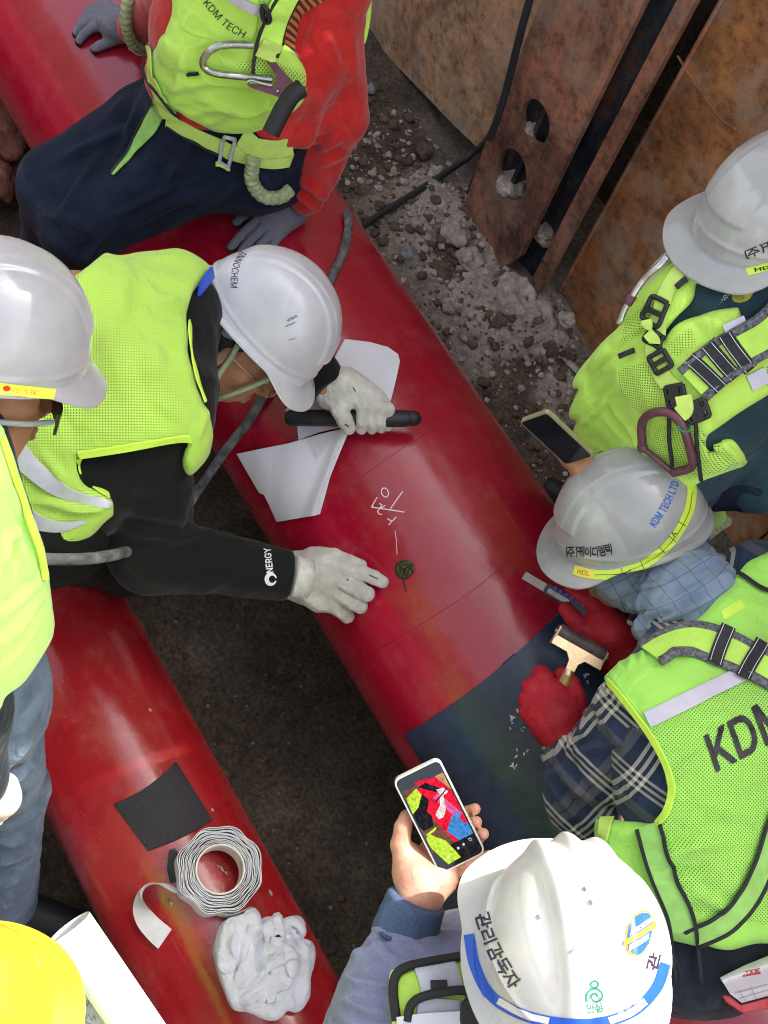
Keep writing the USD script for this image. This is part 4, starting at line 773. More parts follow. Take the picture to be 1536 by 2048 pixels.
    # gloves: grey knit backs, black fingertips
    for pm, fg, lab in ((lp, lf, None), (rp, rf, None)):
        gp, gm_ = glove(th, pm, fg, M['glove_grey'])
        tips = [union(chain([(c[-2][0] * .55 + c[-1][0] * .45) - np.array([0, 0, .0035]), c[-1][0] - np.array([0, 0, .003])], [c[-2][1] + .0006, c[-1][1] + .0016]), .002) for c in fg]
        und = [union(chain([q[0] - np.array([0, 0, .010]) for q in c], [q[1] * .82 for q in c]), .002) for c in fg]
        th.put('coating', merge(*[surf(g, .0034) for g in tips + und]), M['glove_black'], True, parent=gp)
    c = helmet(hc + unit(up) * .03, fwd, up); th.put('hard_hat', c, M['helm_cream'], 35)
usdkit.material(stage, L('stripe_orange'), {'t': ('texture_coordinate', {}), 'w': ('wave_texture', {'scale': 32.0, 'distortion': 1.5, 'detail': 1.0, 'detail_scale': 2.0}), 'mp': ('mapping', {'rotation': (0, 0, 1.9)}), 'r': ('rgb_ramp', {'ramp': [(0.45, (0.55, 0.14, 0.03)), (0.62, (0.05, 0.02, 0.02))]}), 'p': ('principled_bsdf', {'roughness': 0.85})},
    [('t.UV', 'mp.vector'), ('mp.vector', 'w.vector'), ('w.fac', 'r.fac'), ('r.color', 'p.base_color')], surface='p.BSDF')
usdkit.material(stage, L('stripe_navy'), {'t': ('texture_coordinate', {}), 'w': ('wave_texture', {'scale': 18.0, 'distortion': 1.5, 'detail': 1.0, 'detail_scale': 2.0}), 'mp': ('mapping', {'rotation': (0, 0, 1.9)}), 'r': ('rgb_ramp', {'ramp': [(0.55, (0.03, 0.025, 0.06)), (0.75, (0.35, 0.16, 0.05))]}), 'p': ('principled_bsdf', {'roughness': 0.85})},
    [('t.UV', 'mp.vector'), ('mp.vector', 'w.vector'), ('w.fac', 'r.fac'), ('r.color', 'p.base_color')], surface='p.BSDF')
M['stripe_orange'], M['stripe_navy'] = L('stripe_orange'), L('stripe_navy')
M['braid'] = plain('cream_green_braid', (0.52, 0.52, 0.30), 0.85, col2=(0.18, 0.28, 0.14), scale=110, bump=0.8, bscale=300, spec=0.2)
worker_a()
# ------------------------------------------------------------------ B: bent worker in black, white hard hat
def head_group(th, hc, fwd, up, skin, body_parts, h=.006, hair=True, k=.02):
    head = head_sdf(hc, fwd, up)
    body = union([head] + body_parts, k); th.put('body', surf(body, h), skin, True)
    if hair:
        f_, u_ = unit(fwd), unit(up)
        hs = union([cap(head.T(-.030, 0, .030), head.T(.018, 0, .036), .090, .084), cap(head.T(-.060, -.02, -.03), head.T(-.060, .02, -.03), .050)], .03)
        th.put('hair', surf(inter(hs, [plane(head.T(.030, 0, .05), f_ * .7 + u_ * -.7), plane(head.T(-.012, 0, -.01), f_ * .8 - u_ * .5)], .01), .006), M['hair'], True)
    return head
def worker_b():
    pel, che, neck = P(30, 960, .93), P(225, 735, 1.06), P(345, 655, 1.06); ax = unit(neck - pel)
    lat = unit(np.cross(ax, V(.1, .2, 1)) * -1)
    if lat @ V(.3, -1, 0) < 0: lat = -lat                       # his left is the far (upper) side
    rsh, lsh = P(300, 850, 1.02), P(345, 625, 1.02); rel, rwr = P(300, 1105, .815), P(572, 1150, .785); lel, lwr = P(560, 640, .82), P(655, 775, .80)
    rhip, lhip = P(75, 1040, .90), P(40, 900, .93); rkn, lkn = P(250, 1105, .50), P(215, 960, .52); ran, lan = P(80, 1060, .10), P(60, 930, .10)
    th = Thing('person', 'bent worker in black shirt and mesh vest pointing a white cotton glove at the pipe', 'person', (pel[0], pel[1], 0))
    torso = torso_caps(pel, che, neck, lat, hips=.07, wa=.075, sh=.14, rp=.11, rw=.11, rc=.12, rs=.075, lsh=lsh, rsh=rsh)
    arms = [cap(rsh, rel, .074, .066), cap(rel, rwr, .064, .040), cap(lsh, lel, .062, .050), cap(lel, lwr, .048, .036)]
    legs = [cap(rhip, rkn, .10, .072), cap(rkn, ran, .068, .05), cap(lhip, lkn, .10, .072), cap(lkn, lan, .068, .05), cap(rhip, lhip, .11)]
    fwd, up = V(.66, .58, -.28), V(.73, -.50, .42); hc = P(518, 652, 1.0) - unit(up) * .058 - unit(fwd) * .004
    H = lambda x, y, o: pipeP(x, y, o)
    rp = [px_chain([(578, 1152, .075), (618, 1158, .065), (655, 1160, .052)], [.036, .040, .036], H), px_chain([(585, 1132, .075), (640, 1130, .058), (690, 1138, .044)], [.032, .032, .024], H), px_chain([(590, 1172, .07), (640, 1192, .055), (672, 1205, .040)], [.032, .032, .024], H)]
    rf = [px_chain([(625, 1115, .060), (668, 1112, .045), (700, 1122, .034), (722, 1131, .028)], [.022, .016, .013, .012], H), px_chain([(682, 1138, .044), (722, 1146, .036), (748, 1155, .022), (765, 1164, .012)], [.021, .0165, .0145, .0125], H),
          px_chain([(682, 1160, .046), (718, 1180, .042), (734, 1188, .026), (722, 1186, .012)], [.021, .0175, .0155, .013], H), px_chain([(675, 1182, .045), (705, 1203, .040), (720, 1212, .024), (706, 1208, .012)], [.021, .0175, .0155, .013], H), px_chain([(662, 1198, .042), (684, 1222, .036), (694, 1232, .022), (682, 1226, .012)], [.020, .0165, .0145, .012], H)]
    lp = [px_chain([(655, 775, .075), (690, 775, .085), (722, 788, .085)], [.034, .038, .032], H), px_chain([(662, 795, .07), (690, 795, .08)], [.028, .026], H), px_chain([(690, 762, .08), (745, 795, .075)], [.028, .024], H)]
    lf = [px_chain([(672, 800, .080), (680, 820, .088), (690, 842, .078), (698, 856, .060)], [.024, .0185, .0165, .014], H), px_chain([(722, 790, .080), (728, 812, .088), (726, 842, .066), (722, 858, .040)], [.020, .0155, .0135, .012], H),
          px_chain([(738, 796, .078), (748, 814, .084), (746, 842, .062), (744, 857, .038)], [.020, .0155, .0135, .012], H), px_chain([(750, 800, .074), (764, 818, .080), (764, 842, .058), (763, 856, .036)], [.019, .0145, .013, .0115], H), px_chain([(756, 800, .070), (776, 818, .074), (778, 840, .054), (776, 853, .036)], [.018, .0135, .012, .0105], H)]
    parts = [union([cap(neck - ax * .05, hc - unit(up) * .06 - unit(fwd) * .015, .058, .056)] + [grow(g, -.014) for g in torso + arms + legs], .03)] + [union([cap(p, q, .026) for (p, _), (q, _) in zip(ch, ch[1:])], .01) for ch in (rp[0], lp[0])]
    head = head_group(th, hc, fwd, up, M['skin_tan'], parts, .0055)
    T = head.T
    for y in (-.033, .033):
        e = trimesh.creation.icosphere(2, .0115); e.apply_translation(T(.086, y, .004)); ep = th.put('eye', e, M['stk_white'], True)
        e = trimesh.creation.icosphere(2, .0062); e.apply_translation(T(.0925, y, .003)); th.put('iris', e, M['ink'], True, parent=ep)
        th.put('eyebrow', tube([T(.094, y * .5, .026), T(.090, y, .031), T(.080, y * 1.55, .026)], [.002, .0035, .002], 6, 12), M['hair'], True)
    tro = surf(union([grow(g, .008) for g in legs] + [cap(pel, pel * .5 + che * .5, .125)], .05), .008); folds(tro, .007, 8, seed=21); th.put('trousers', tro, M['trouser_black'], True)
    for an, kn in ((ran, rkn), (lan, lkn)): th.put('boot', surf(union([cap(an, [an[0], an[1], .05], .055, .05), cap([an[0], an[1], .045], [an[0], an[1] + .17, .035], .045, .04)], .02), .008), M['black'], True)
    sh = surf(union([inter(union([grow(g, .007) for g in torso], .04), [cone(round_poly([(60, 620), (185, 545), (240, 522), (360, 515), (415, 545), (440, 600), (440, 860), (420, 1100), (200, 1250), (-100, 1250), (-300, 900)]))], .02), union([inter(union([grow(arms[0], .008), grow(arms[1], .007)], .03), [plane(rwr + unit(rwr - rel) * .004, rwr - rel)], .004), inter(union([grow(arms[2], .007), grow(arms[3], .007)], .03), [plane(lwr, lwr - lel)], .004)], .02), cap(neck - ax * .06, neck + ax * .045, .075, .062)], .02), .006)
    folds(sh, .005, 9, seed=22, lines=[(240, 1010, 360, 1040, 14, .008), (250, 1060, 390, 1075, 12, .008), (330, 1090, 420, 1060, 12, .006), (400, 1180, 500, 1120, 12, .005)]); shp = th.put('shirt', sh, M['shirt_black'], True)
    vp = round_poly([(100, 600), (150, 560), (183, 535, 1), (214, 509, 1), (240, 513), (300, 505), (360, 503), (402, 522), (421, 538, 1), (392, 575), (377, 602), (370, 645), (372, 700), (386, 760), (402, 805), (421, 855), (414, 908), (378, 953, 1), (371, 922), (383, 882, 1), (350, 881), (250, 899), (155, 912, 1), (150, 940), (168, 972), (216, 998), (222, 1028, 1), (165, 1078), (78, 1096), (-10, 1080), (-120, 1000), (-150, 800)])
    flap = [cap(P(385, 860, .98), P(400, 905, .93), .03, .02), cap(P(330, 830, 1.04), P(385, 860, .99), .05, .03)]
    hang = [cap(P(60, 900, .98), P(130, 1010, .93), .12, .07), cap(P(130, 1010, .93), P(200, 1015, .93), .055, .03), cap(P(20, 960, .95), P(90, 1050, .88), .10, .05)]
    shoulder = [cap(P(230, 560, 1.05), P(340, 545, 1.07), .07), cap(P(250, 850, 1.08), P(350, 830, 1.06), .06), cap(P(160, 870, 1.02), P(360, 860, 1.04), .055)]
    vs = inter(union([grow(g, .024) for g in torso] + flap + hang + shoulder, .05), [cone(vp)], .014)
    vest = surf(vs, .0055)
    folds(vest, .0055, 7, axis=ax, stretch=.6, seed=23, lines=[(300, 620, 372, 600, 16, .012), (290, 660, 366, 720, 18, -.010), (330, 640, 300, 760, 18, .008), (360, 620, 290, 580, 14, .009), (200, 640, 260, 800, 22, .007), (390, 880, 410, 820, 8, .010), (250, 560, 210, 700, 20, .006), (60, 1000, 200, 1020, 9, .010), (80, 900, 140, 980, 10, .007), (130, 1020, 215, 1012, 6, .008), (310, 800, 370, 840, 14, .008)])
    vpath = th.put('vest', vest, M['vest'], True, uv=planar_uv(vest, ax, lat), pv={'pat': np.ones(len(vest.vertices))})
    t_ = merge(vest, sh)
    th.put('binding', drape(vest, [(158, 908), (250, 894), (350, 876), (384, 876)], .016, .003, .003), M['binding'], parent=vpath); th.put('binding', drape(vest, [(380, 610), (373, 645), (375, 700), (389, 762), (404, 806)], .012, .003, .006), M['binding'], parent=vpath)
    th.put('binding', drape(vest, [(156, 915), (155, 942), (172, 968), (214, 992)], .012, .003, .003), M['binding'], parent=vpath)
    th.put('reflective_strip', drape(vest, [(-20, 830), (20, 880), (62, 935), (120, 978), (170, 997), (218, 1010)], [.036, .036, .034, .032, .024, .014], .002, .003), M['reflect'], parent=vpath)
    th.put('reflective_strip', drape(vest, [(40, 1020), (75, 1043), (120, 1052), (170, 1042)], [.030, .028, .02, .006], .002, .003), M['reflect'], parent=vpath)
    th.put('blue_clip', drape(merge(vest, sh), [(388, 578), (402, 560), (414, 545)], .022, .006, .008), M['blue_plastic'], label='bright blue neck clip behind the helmet')
    # sleeve band lettering and ring mark at the wrist
    t, w = latin('NERGY', True); th.put('lettering', decal(sh, t, along([(546, 1146), (543, 1120), (540, 1096)], w, 13), .0015, .2), M['stk_white'], False, parent=shp)
    ring = flat(Point(0, 0).buffer(1).difference(Point(.25, 0).buffer(.55)).difference(sbox(.2, -.25, 1.2, .15)))
    th.put('ring_mark', decal(sh, ring, lambda u, v: np.stack([541 + u * 12, 1158 - v * 13], 1), .0015, .3), M['stk_white'], False, parent=shp)
    # gloves
    wrist = hand_sdf([[(rwr + unit(rwr - rel) * .012, .030), (rp[0][1][0], .034)]], [], .01)
    gp, g1 = glove(th, rp, rf, M['glove_white']); th.put('cuff', sweep([rwr + unit(rwr - rel) * s for s in (.012, .020, .032, .05)], np.array([circ(r_, 28) for r_ in (.040, .041, .0395, .038)])), M['glove_white'], True, parent=gp)
    gp2, g2 = glove(th, lp, lf, M['glove_white'])
    for (tg, pts, w_) in ((g1, [(738, 1150), (756, 1158)], .003), (g2, [(706, 774), (711, 783)], .003), (g2, [(690, 848), (697, 853)], .004), (g1, [(693, 1158), (697, 1161)], .003)): th.put('stain', drape(tg, pts, w_, .0004, .0004, 12), M['glove_stain'], parent=gp if tg is g1 else gp2)
    # hard hat, its marks and straps
    C0 = P(518, 652, 1.0); hm = helmet(C0, fwd, up, s=1.07, visor=.030); hp = th.put('hard_hat', hm, M['helm_white'], 35)
    t, w = latin('INNOCHEM'); th.put('lettering', decal(hm, t, along([(482, 500), (470, 520), (463, 545), (461, 575)][::1], w, 14), .0008, .2), M['ink_purple'], False, parent=hp)
    th.put('sticker', decal(hm, rect(1, 1), quad4((484, 722), (512, 732), (516, 722), (488, 712)), .0007, .2), M['stk_white'], False, parent=hp)
    t, w = latin('COV'); th.put('sticker_mark', decal(hm, t, along([(488, 722), (502, 727)], w, 8), .0013, .2), M['ink'], False, parent=hp)
    for (a, b_, w_) in (((576, 640), (594, 632), .016), ((572, 652), (590, 645), .010), ((578, 680), (592, 676), .006)): th.put('scuff', decal(hm, flat(unary_union([Point(.12 * i, .25 * math.sin(i * 2.3)).buffer(.16) for i in range(9)])), lambda u, v, a=a, b_=b_, w_=w_: np.stack([a[0] + (b_[0] - a[0]) * u + 12 * v * 0.4, a[1] + (b_[1] - a[1]) * u - v * w_ * 700], 1), .0006), M['grime'], False, parent=hp)
    th.put('chin_strap', tube([T(-.012, -.097, .045), T(.000, -.094, .01), T(.010, -.092, -.03), T(.030, -.080, -.075), T(.050, -.05, -.112)], .0062, 8, 30), M['strap_clear'], True, parent=hp)
    th.put('chin_strap', tube([T(.080, -.090, .045), T(.070, -.086, .0), T(.056, -.078, -.06), T(.050, -.05, -.112)], .0055, 8, 30), M['strap_clear'], True, parent=hp)
    th.put('strap_buckle', surf(cap(T(.046, -.068, -.098), T(.052, -.045, -.118), .012, None, (lat, .5)), .003), M['grey_plastic'], True, parent=hp)
    th.put('nape_strap', tube([T(-.03, -.088, .05), T(-.085, -.05, .0), T(-.098, 0, -.02), T(-.085, .05, .0)], .012, 8, 30), M['grey_plastic'], True, parent=hp)
    gl = Thing('glasses', 'gold rimmed glasses under the visor of the bent worker', 'glasses', T(.11, 0, 0))
    for y in (-.033, .033): gl.put('rim', tube([T(.118, y + .022 * math.cos(a), .002 + .018 * math.sin(a)) for a in np.linspace(0, 2 * math.pi, 22)], .0016, 6), M['brass'], True)
    gl.put('bridge', tube([T(.118, -.011, .006), T(.123, 0, .010), T(.118, .011, .006)], .0014, 6, 10), M['brass'], True)
    for y in (-1, 1): gl.put('temple', tube([T(.118, y * .055, .006), T(.05, y * .082, .010), T(-.004, y * .088, .012)], .0014, 6, 14), M['brass'], True)
worker_b()

# ------------------------------------------------------------------ C: worker at the left edge, pale grey hard hat
def worker_c():
    pel, che, neck = P(-65, 1330, .95), P(-85, 1010, 1.24), P(-70, 850, 1.40); lat = unit(np.cross(unit(neck - pel), V(1, .1, .2))); fw = unit(np.cross(lat, unit(neck - pel)))
    rsh, lsh = P(-110, 1000, 1.36), P(60, 880, 1.33)
    rsh, lsh = neck - lat * .15 - [0, 0, .06], neck + lat * .10 - [0, 0, .06]
    th = Thing('person', 'standing worker in faded jeans at the left edge beside the narrower pipe', 'person', (P(30, 1800, .05)[0], P(30, 1800, .05)[1], 0))
    rel, rwr = P(-95, 1290, 1.08), P(-30, 1560, .90); lel, lwr = P(-150, 1100, 1.1), P(-160, 1300, 1.0)
    rhip, lhip = P(-45, 1400, .88), P(-110, 1330, .90); rkn, lkn = P(6, 1590, .52), P(-90, 1560, .52); ran, lan = P(8, 1800, .10), P(-90, 1780, .10)
    torso = torso_caps(pel, che, neck, lat, lsh=lsh, rsh=rsh); arms = [cap(rsh, rel, .062, .05), cap(rel, rwr, .048, .036), cap(lsh, lel, .062, .05), cap(lel, lwr, .048, .036)]
    legs = [cap(rhip, rkn, .090, .064), cap(rkn, ran, .062, .052), cap(lhip, lkn, .088, .064), cap(lkn, lan, .06, .05), cap(rhip, lhip, .10)]
    fwd, up = V(.76, -.05, -.50), V(.34, -.76, .50); hc = P(-26, 700, 1.475) - unit(up) * .06 - unit(fwd) * .01
    hand = hand_sdf([px_chain([(-25, 1570, .885), (0, 1595, .86)], [.036, .036], P)], [px_chain([(0, 1580, .87), (14, 1590, .85), (16, 1612, .825)], [.018, .013, .011], P), px_chain([(-4, 1590, .865), (8, 1606, .84), (6, 1628, .82)], [.018, .012, .011], P), px_chain([(-10, 1600, .86), (-2, 1618, .83), (-6, 1640, .82)], [.018, .012, .011], P), px_chain([(-18, 1600, .85), (-14, 1625, .82), (-16, 1645, .81)], [.017, .011, .010], P), px_chain([(-5, 1560, .88), (18, 1565, .87), (20, 1585, .855)], [.018, .013, .011], P)])
    head = head_group(th, hc, fwd, up, M['skin_tan'], [inter(union([cap(neck - [0, 0, .06], hc - [0, 0, .06], .056)] + [grow(g, -.016) for g in torso + arms + legs], .03), [cone(round_poly([(-100, 700), (40, 780), (30, 868), (40, 962), (60, 1038), (72, 1110), (50, 1240), (20, 1560), (60, 1700), (60, 1900), (-500, 1900), (-500, 700)]))], .01)], .007)
    th.put('glove', surf(hand, .0035), M['glove_pale'], True)
    jn = surf(inter(union([grow(g, .010) for g in legs] + [cap(pel, pel * .7 + che * .3, .12)], .04), [plane([0, 0, .06], [0, 0, -1])]), .0065)
    folds(jn, .010, 9, axis=[0, 0, 1], stretch=.45, seed=31, lines=[(0, 1530, 50, 1480, 8, .010), (0, 1580, 60, 1530, 8, .010), (0, 1690, 80, 1650, 9, .014), (0, 1720, 80, 1690, 8, .010), (20, 1640, 80, 1580, 8, .010), (0, 1770, 70, 1730, 8, .008)])
    th.put('jeans', jn, M['jeans_pale'], True)
    for an in (ran, lan): th.put('boot', surf(union([cap(an, [an[0], an[1], .05], .055, .05), cap([an[0], an[1], .045], an * [1, 1, 0] + fw * [.17, .17, 0] + [0, 0, .04], .045, .04)], .02), .008), M['black'], True)
    vp = round_poly([(-20, 845), (0, 868), (15, 912), (31, 962), (58, 1038), (79, 1096), (89, 1161), (100, 1249, 1), (91, 1281), (44, 1354), (6, 1384), (-60, 1440), (-400, 1440), (-400, 700), (-200, 700)])
    sh = surf(inter(union([grow(g, .007) for g in torso + arms], .025), [cone(round_poly([(-20, 800), (20, 868), (45, 962), (70, 1038), (82, 1110), (60, 1240), (20, 1560), (-60, 1640), (-500, 1640), (-500, 700), (-200, 700)]))], .01), .007); th.put('shirt', sh, M['trouser_dark'], True)
    big = [cap(P(-95, 900, 1.36), P(-90, 1000, 1.26), .13, .16), cap(P(-90, 1000, 1.26), P(-75, 1200, 1.09), .16, .17), cap(P(-75, 1200, 1.09), P(-95, 1350, .97), .17, .16)]
    vs = inter(union([grow(g, .03) for g in torso] + big, .05), [cone(vp)], .02); vest = surf(vs, .006)
    folds(vest, .008, 7, axis=unit(neck - pel), stretch=2.5, seed=33, lines=[(10, 1010, 60, 1160, 9, .012), (0, 1120, 25, 1050, 8, .010), (0, 1230, 85, 1150, 9, .010), (0, 1290, 70, 1200, 8, .012), (0, 1330, 60, 1240, 7, -.012), (20, 980, 80, 1120, 6, .006), (5, 1180, 30, 1080, 8, -.010)])
    vpath = th.put('vest', vest, M['hv_pale2'], True); th.put('piping', drape(vest, [(2, 878), (14, 918), (30, 968), (56, 1042), (77, 1100), (86, 1161)], .010, .004, .002), M['binding'], parent=vpath)
    th.put('pocket_flap', surf(inter(grow(vs, .006), [cone(round_poly([(-40, 1100), (20, 1110), (24, 1196), (-40, 1170)]))], .006), .005), M['hv_pale2'], True, parent=vpath)
    hm = helmet(P(-26, 700, 1.475), fwd, up, s=1.06, visor=.022, lip=.6); hp = th.put('hard_hat', hm, M['helm_grey'], 35)
    th.put('sticker', decal(hm, rect(1, 1), quad4((-10, 790), (107, 798), (112, 778), (-10, 764)), .0008, .08), M['stk_lime'], False, parent=hp)
    t, w = latin('LOTTE E&C'); th.put('lettering', decal(hm, t, along([(24, 785), (50, 789), (78, 792)], w, 9), .0015, .2), M['ink_red'], False, parent=hp)
    th.put('roundel', decal(hm, flat(Point(0, 0).buffer(1)), lambda u, v: np.stack([13 + u * 8, 777 - v * 7], 1), .0015), M['ink_red'], False, parent=hp)
    gl = Thing('glasses', 'dark safety glasses worn by the worker at the left edge', 'glasses', hc + unit(fwd) * .1)
    T = head.T; gl.put('temple', tube([T(-.02, -.086, .0), T(.05, -.086, -.005), T(.10, -.070, -.012)], .0045, 8, 20), M['grey_plastic'], True)
    gl.put('temple', tube([T(-.02, .086, .0), T(.05, .086, -.005), T(.10, .070, -.012)], .0045, 8, 20), M['grey_plastic'], True)
    gl.put('lens', sweep([T(.10 + .022 * math.cos(a), .076 * math.sin(a), -.014) for a in np.linspace(-1.3, 1.3, 20)], np.array([(-.002, -.018), (.002, -.018), (.002, .018), (-.002, .018)]), np.tile(unit(up), (20, 1))), M['black_gloss'], 30)
M['glove_pale'] = plain('pale_pink_glove', (0.62, 0.48, 0.45), 0.8, var=0.12, scale=30, bump=0.4, bscale=300)
M['hv_pale2'] = plain('sunlit_lime_cloth', (0.50, 0.80, 0.20), 0.75, var=0.10, scale=8, bump=0.3, bscale=600, sheen=0.2, spec=0.25)
worker_c()
# ------------------------------------------------------------------ D: worker at the upper right, standing by the wall
def strap_ladder(th, hp, tgt, path, w, rungs, ropes=True):
    """a padded harness strap: lime web between two grey braids, held by black cross bars"""
    th.put('harness_strap', drape(tgt, path, w, .004, .006), M['hv'], parent=hp)
    if ropes:
        for s in (-1, 1): th.put('braid_edge', drape(tgt, path, .017, .0085, .006, 90, s * w * .5, round_=True), M['grey_rope'], True, parent=hp)
    c = spline(path, 100)
    for u in rungs:
        i = int(u * 99); t = unit(c[min(i + 1, 99)] - c[max(i - 1, 0)]); n = np.array([-t[1], t[0]]); hw = w * FPX / 2.2 * .62
        a = [c[i] - n * hw, c[i], c[i] + n * hw]; th.put('cross_bar', drape(tgt, a, .026, .004, .011, 24), M['black'], parent=hp)
        for s in (-1, 1): th.put('stitching', drape(tgt, a, 0.0010, .0008, .0152, 24, s * .009), M['stk_white'], parent=hp)
def slider(th, hp, tgt, a, b, hw, name='strap_slider'):
    a, b = np.array(a, float), np.array(b, float); t = unit(b - a); n = np.array([-t[1], t[0]]); c = [a - n * hw, a + n * hw, b + n * hw, b - n * hw, a - n * hw]; pts = np.vstack([c[i] + (c[i + 1] - c[i]) * np.linspace(0, 1, 12, endpoint=False)[:, None] for i in range(4)] + [c[0][None]])
    p, nn, ok = hit(tgt, pts[:, 0], pts[:, 1]); p, nn = fill(p, nn, ok); th.put(name, tube(sm1(p, 2) + unit(sm1(nn, 6)) * .010, .0048, 8), M['black_gloss'], True, parent=hp)
    m = (a + b) / 2; th.put(name, drape(tgt, [m - n * hw, m, m + n * hw], .010, .006, .009, 20), M['black_gloss'], parent=hp)
def karabiner(name, label, pts, r, tgt, mat, off=.02):
    c = spline(pts, 90); p, nn, ok = hit(tgt, c[:, 0], c[:, 1]); p, nn = fill(p, nn, ok); p = sm1(p, 14) + unit(sm1(nn, 20)) * off
    k = Thing(name, label, 'karabiner', p.mean(0)); k.put('bar', tube(p, r, 12), mat, True); return k, p
def worker_d():
    pel, che, neck = P(1270, 880, .98), P(1375, 720, 1.22), P(1485, 600, 1.38); ax = unit(neck - pel)
    fw = unit(V(-.85, .45, .2) * [1, 1, 0]); lat = unit(np.cross([0, 0, 1], fw))
    lsh, rsh = P(1560, 690, 1.33), P(1390, 590, 1.33); lel, lwr = P(1520, 955, 1.08), P(1335, 975, .97); rel, rwr = P(1330, 760, 1.0), P(1215, 930, 1.02)
    lhip, rhip = pel + lat * .08, pel - lat * .08
    if lhip[1] < 1.62: sh = np.array([0, .10, 0]); lhip, rhip = lhip + sh, rhip + sh
    fy = 1.80; lkn, rkn = np.array([lhip[0], fy - .08, .50]), np.array([rhip[0], fy - .05, .50]); lan, ran = np.array([lhip[0] + .05, fy + .02, .10]), np.array([rhip[0], fy + .05, .10])
    th = Thing('person', 'standing worker by the rusty wall with harness straps, looking down at a phone', 'person', (lan[0], fy, 0))
    torso = torso_caps(pel, che, neck, lat, lsh=lsh, rsh=rsh); arms = [cap(lsh, lel, .066, .056), cap(lel, lwr, .056, .040)]; arms2 = [cap(rsh, rel, .060, .048), cap(rel, rwr, .046, .034)]
    legs = [cap(lhip, lkn, .09, .065), cap(lkn, lan, .06, .05), cap(rhip, rkn, .09, .065), cap(rkn, ran, .06, .05)]
    fwd, up = V(-.86, .44, .02), V(.03, -.61, .77); hc = P(1552, 446, 1.47) - unit(up) * .062
    fing = [px_chain([(1165, 942, 1.05), (1148, 936, 1.05), (1134, 926, 1.055), (1124, 914, 1.06)], [.014, .011, .010, .009], P), px_chain([(1160, 930, 1.08), (1140, 925, 1.075), (1120, 905, 1.08), (1105, 890, 1.085)], [.013, .010, .0095, .009], P),
            px_chain([(1160, 930, 1.08), (1145, 915, 1.07), (1128, 895, 1.075), (1112, 878, 1.08)], [.013, .010, .0095, .009], P), px_chain([(1162, 925, 1.08), (1150, 908, 1.07), (1135, 888, 1.07), (1120, 870, 1.075)], [.013, .010, .009, .0085], P), px_chain([(1165, 920, 1.08), (1156, 900, 1.07), (1142, 882, 1.07), (1130, 868, 1.075)], [.012, .009, .008, .0075], P)]
    hand = hand_sdf([[(P(1222, 950, 1.05), .03), (P(1170, 940, 1.075), .030)]], fing)
    head_group(th, hc, fwd, up, M['skin_tan'], [union([inter(union([cap(neck - [0, 0, .06], hc - [0, 0, .06], .056)] + [grow(g, -.014) for g in torso + arms2], .03), [cone(round_poly([(1400, 520), (1310, 590), (1282, 616), (1262, 660), (1224, 698), (1186, 740), (1175, 800), (1186, 880), (1230, 940), (1300, 980), (1500, 1050), (1800, 1000), (1800, 300), (1400, 300)]))], .01)] + [grow(g, -.012) for g in arms + legs], .03), hand], .006, k=.012)
    tro = surf(union([grow(g, .008) for g in legs] + [cap(lhip, rhip, .11)], .04), .008); th.put('trousers', tro, M['trouser_dark'], True)
    for an in (lan, ran): th.put('boot', surf(union([cap(an, [an[0], an[1], .05], .055, .05), cap([an[0], an[1], .045], [an[0] - .14, an[1] - .05, .04], .045, .04)], .02), .008), M['black'], True)
    oc = cone(round_poly([(1300, 580), (1272, 612), (1252, 656), (1214, 694), (1176, 740), (1165, 800), (1176, 880), (1230, 940), (1300, 980), (1500, 1050), (1800, 1000), (1800, 500), (1400, 500)]))
    sh = surf(union([inter(union([grow(g, .007) for g in torso] + [grow(g, .004) for g in arms2], .04), [oc], .01), union([grow(arms[0], .014), cap(lsh, lsh * .35 + lel * .65, .078, .085)], .02)], .02), .006); folds(sh, .005, 9, seed=41); th.put('shirt', sh, M['shirt_teal'], True)
    collar = surf(union([cap(neck + lat * .03, neck - lat * .02 + fw * .04, .072)], .02), .006); th.put('collar', collar, M['shirt_teal'], True)
    sl = surf(inter(union([grow(g, .006) for g in arms], .02), [plane(lel * .9 + lsh * .1, lsh - lel), plane(lwr + unit(lwr - lel) * .01, lwr - lel)], .01), .006); folds(sl, .005, 12, seed=42); th.put('sleeve', sl, M['sleeve_navy'], True)
    lhand = hand_sdf([[(lwr, .034), (lwr + unit(lwr - lel) * .08, .034)]], [[(lwr + unit(lwr - lel) * .08 + lat * (.01 * i - .02), .014), (lwr + unit(lwr - lel) * .13 + lat * (.016 * i - .035) - [0, 0, .01], .010), (lwr + unit(lwr - lel) * .16 + lat * (.016 * i - .035) - [0, 0, .03], .009)] for i in range(5)])
    th.put('glove', surf(lhand, .004), M['glove_grey'], True)
    th.put('neck_gaiter', surf(union([cap(neck + fw * .03 + [0, 0, .03], hc + unit(fwd) * .03 - unit(up) * .10, .050, .050), cap(hc - unit(up) * .08 - unit(fwd) * .02, hc - unit(up) * .11, .056)], .02), .006), M['camo'], True)
    outer = round_poly([(1300, 570), (1264, 604), (1244, 652), (1205, 690), (1166, 737), (1149, 770), (1161, 778), (1142, 828), (1156, 842), (1152, 870), (1176, 905), (1200, 960), (1330, 1000), (1400, 960), (1455, 938), (1489, 924), (1480, 898), (1462, 880), (1440, 884), (1424, 902), (1413, 890), (1417, 868), (1459, 838), (1536, 790), (1680, 700), (1680, 560), (1560, 520), (1400, 500)])
    hole = round_poly([(1395, 560), (1381, 602), (1322, 664), (1327, 688), (1362, 648), (1420, 628), (1475, 616, 1), (1490, 664, 1), (1560, 630), (1640, 590), (1600, 500), (1450, 520)])
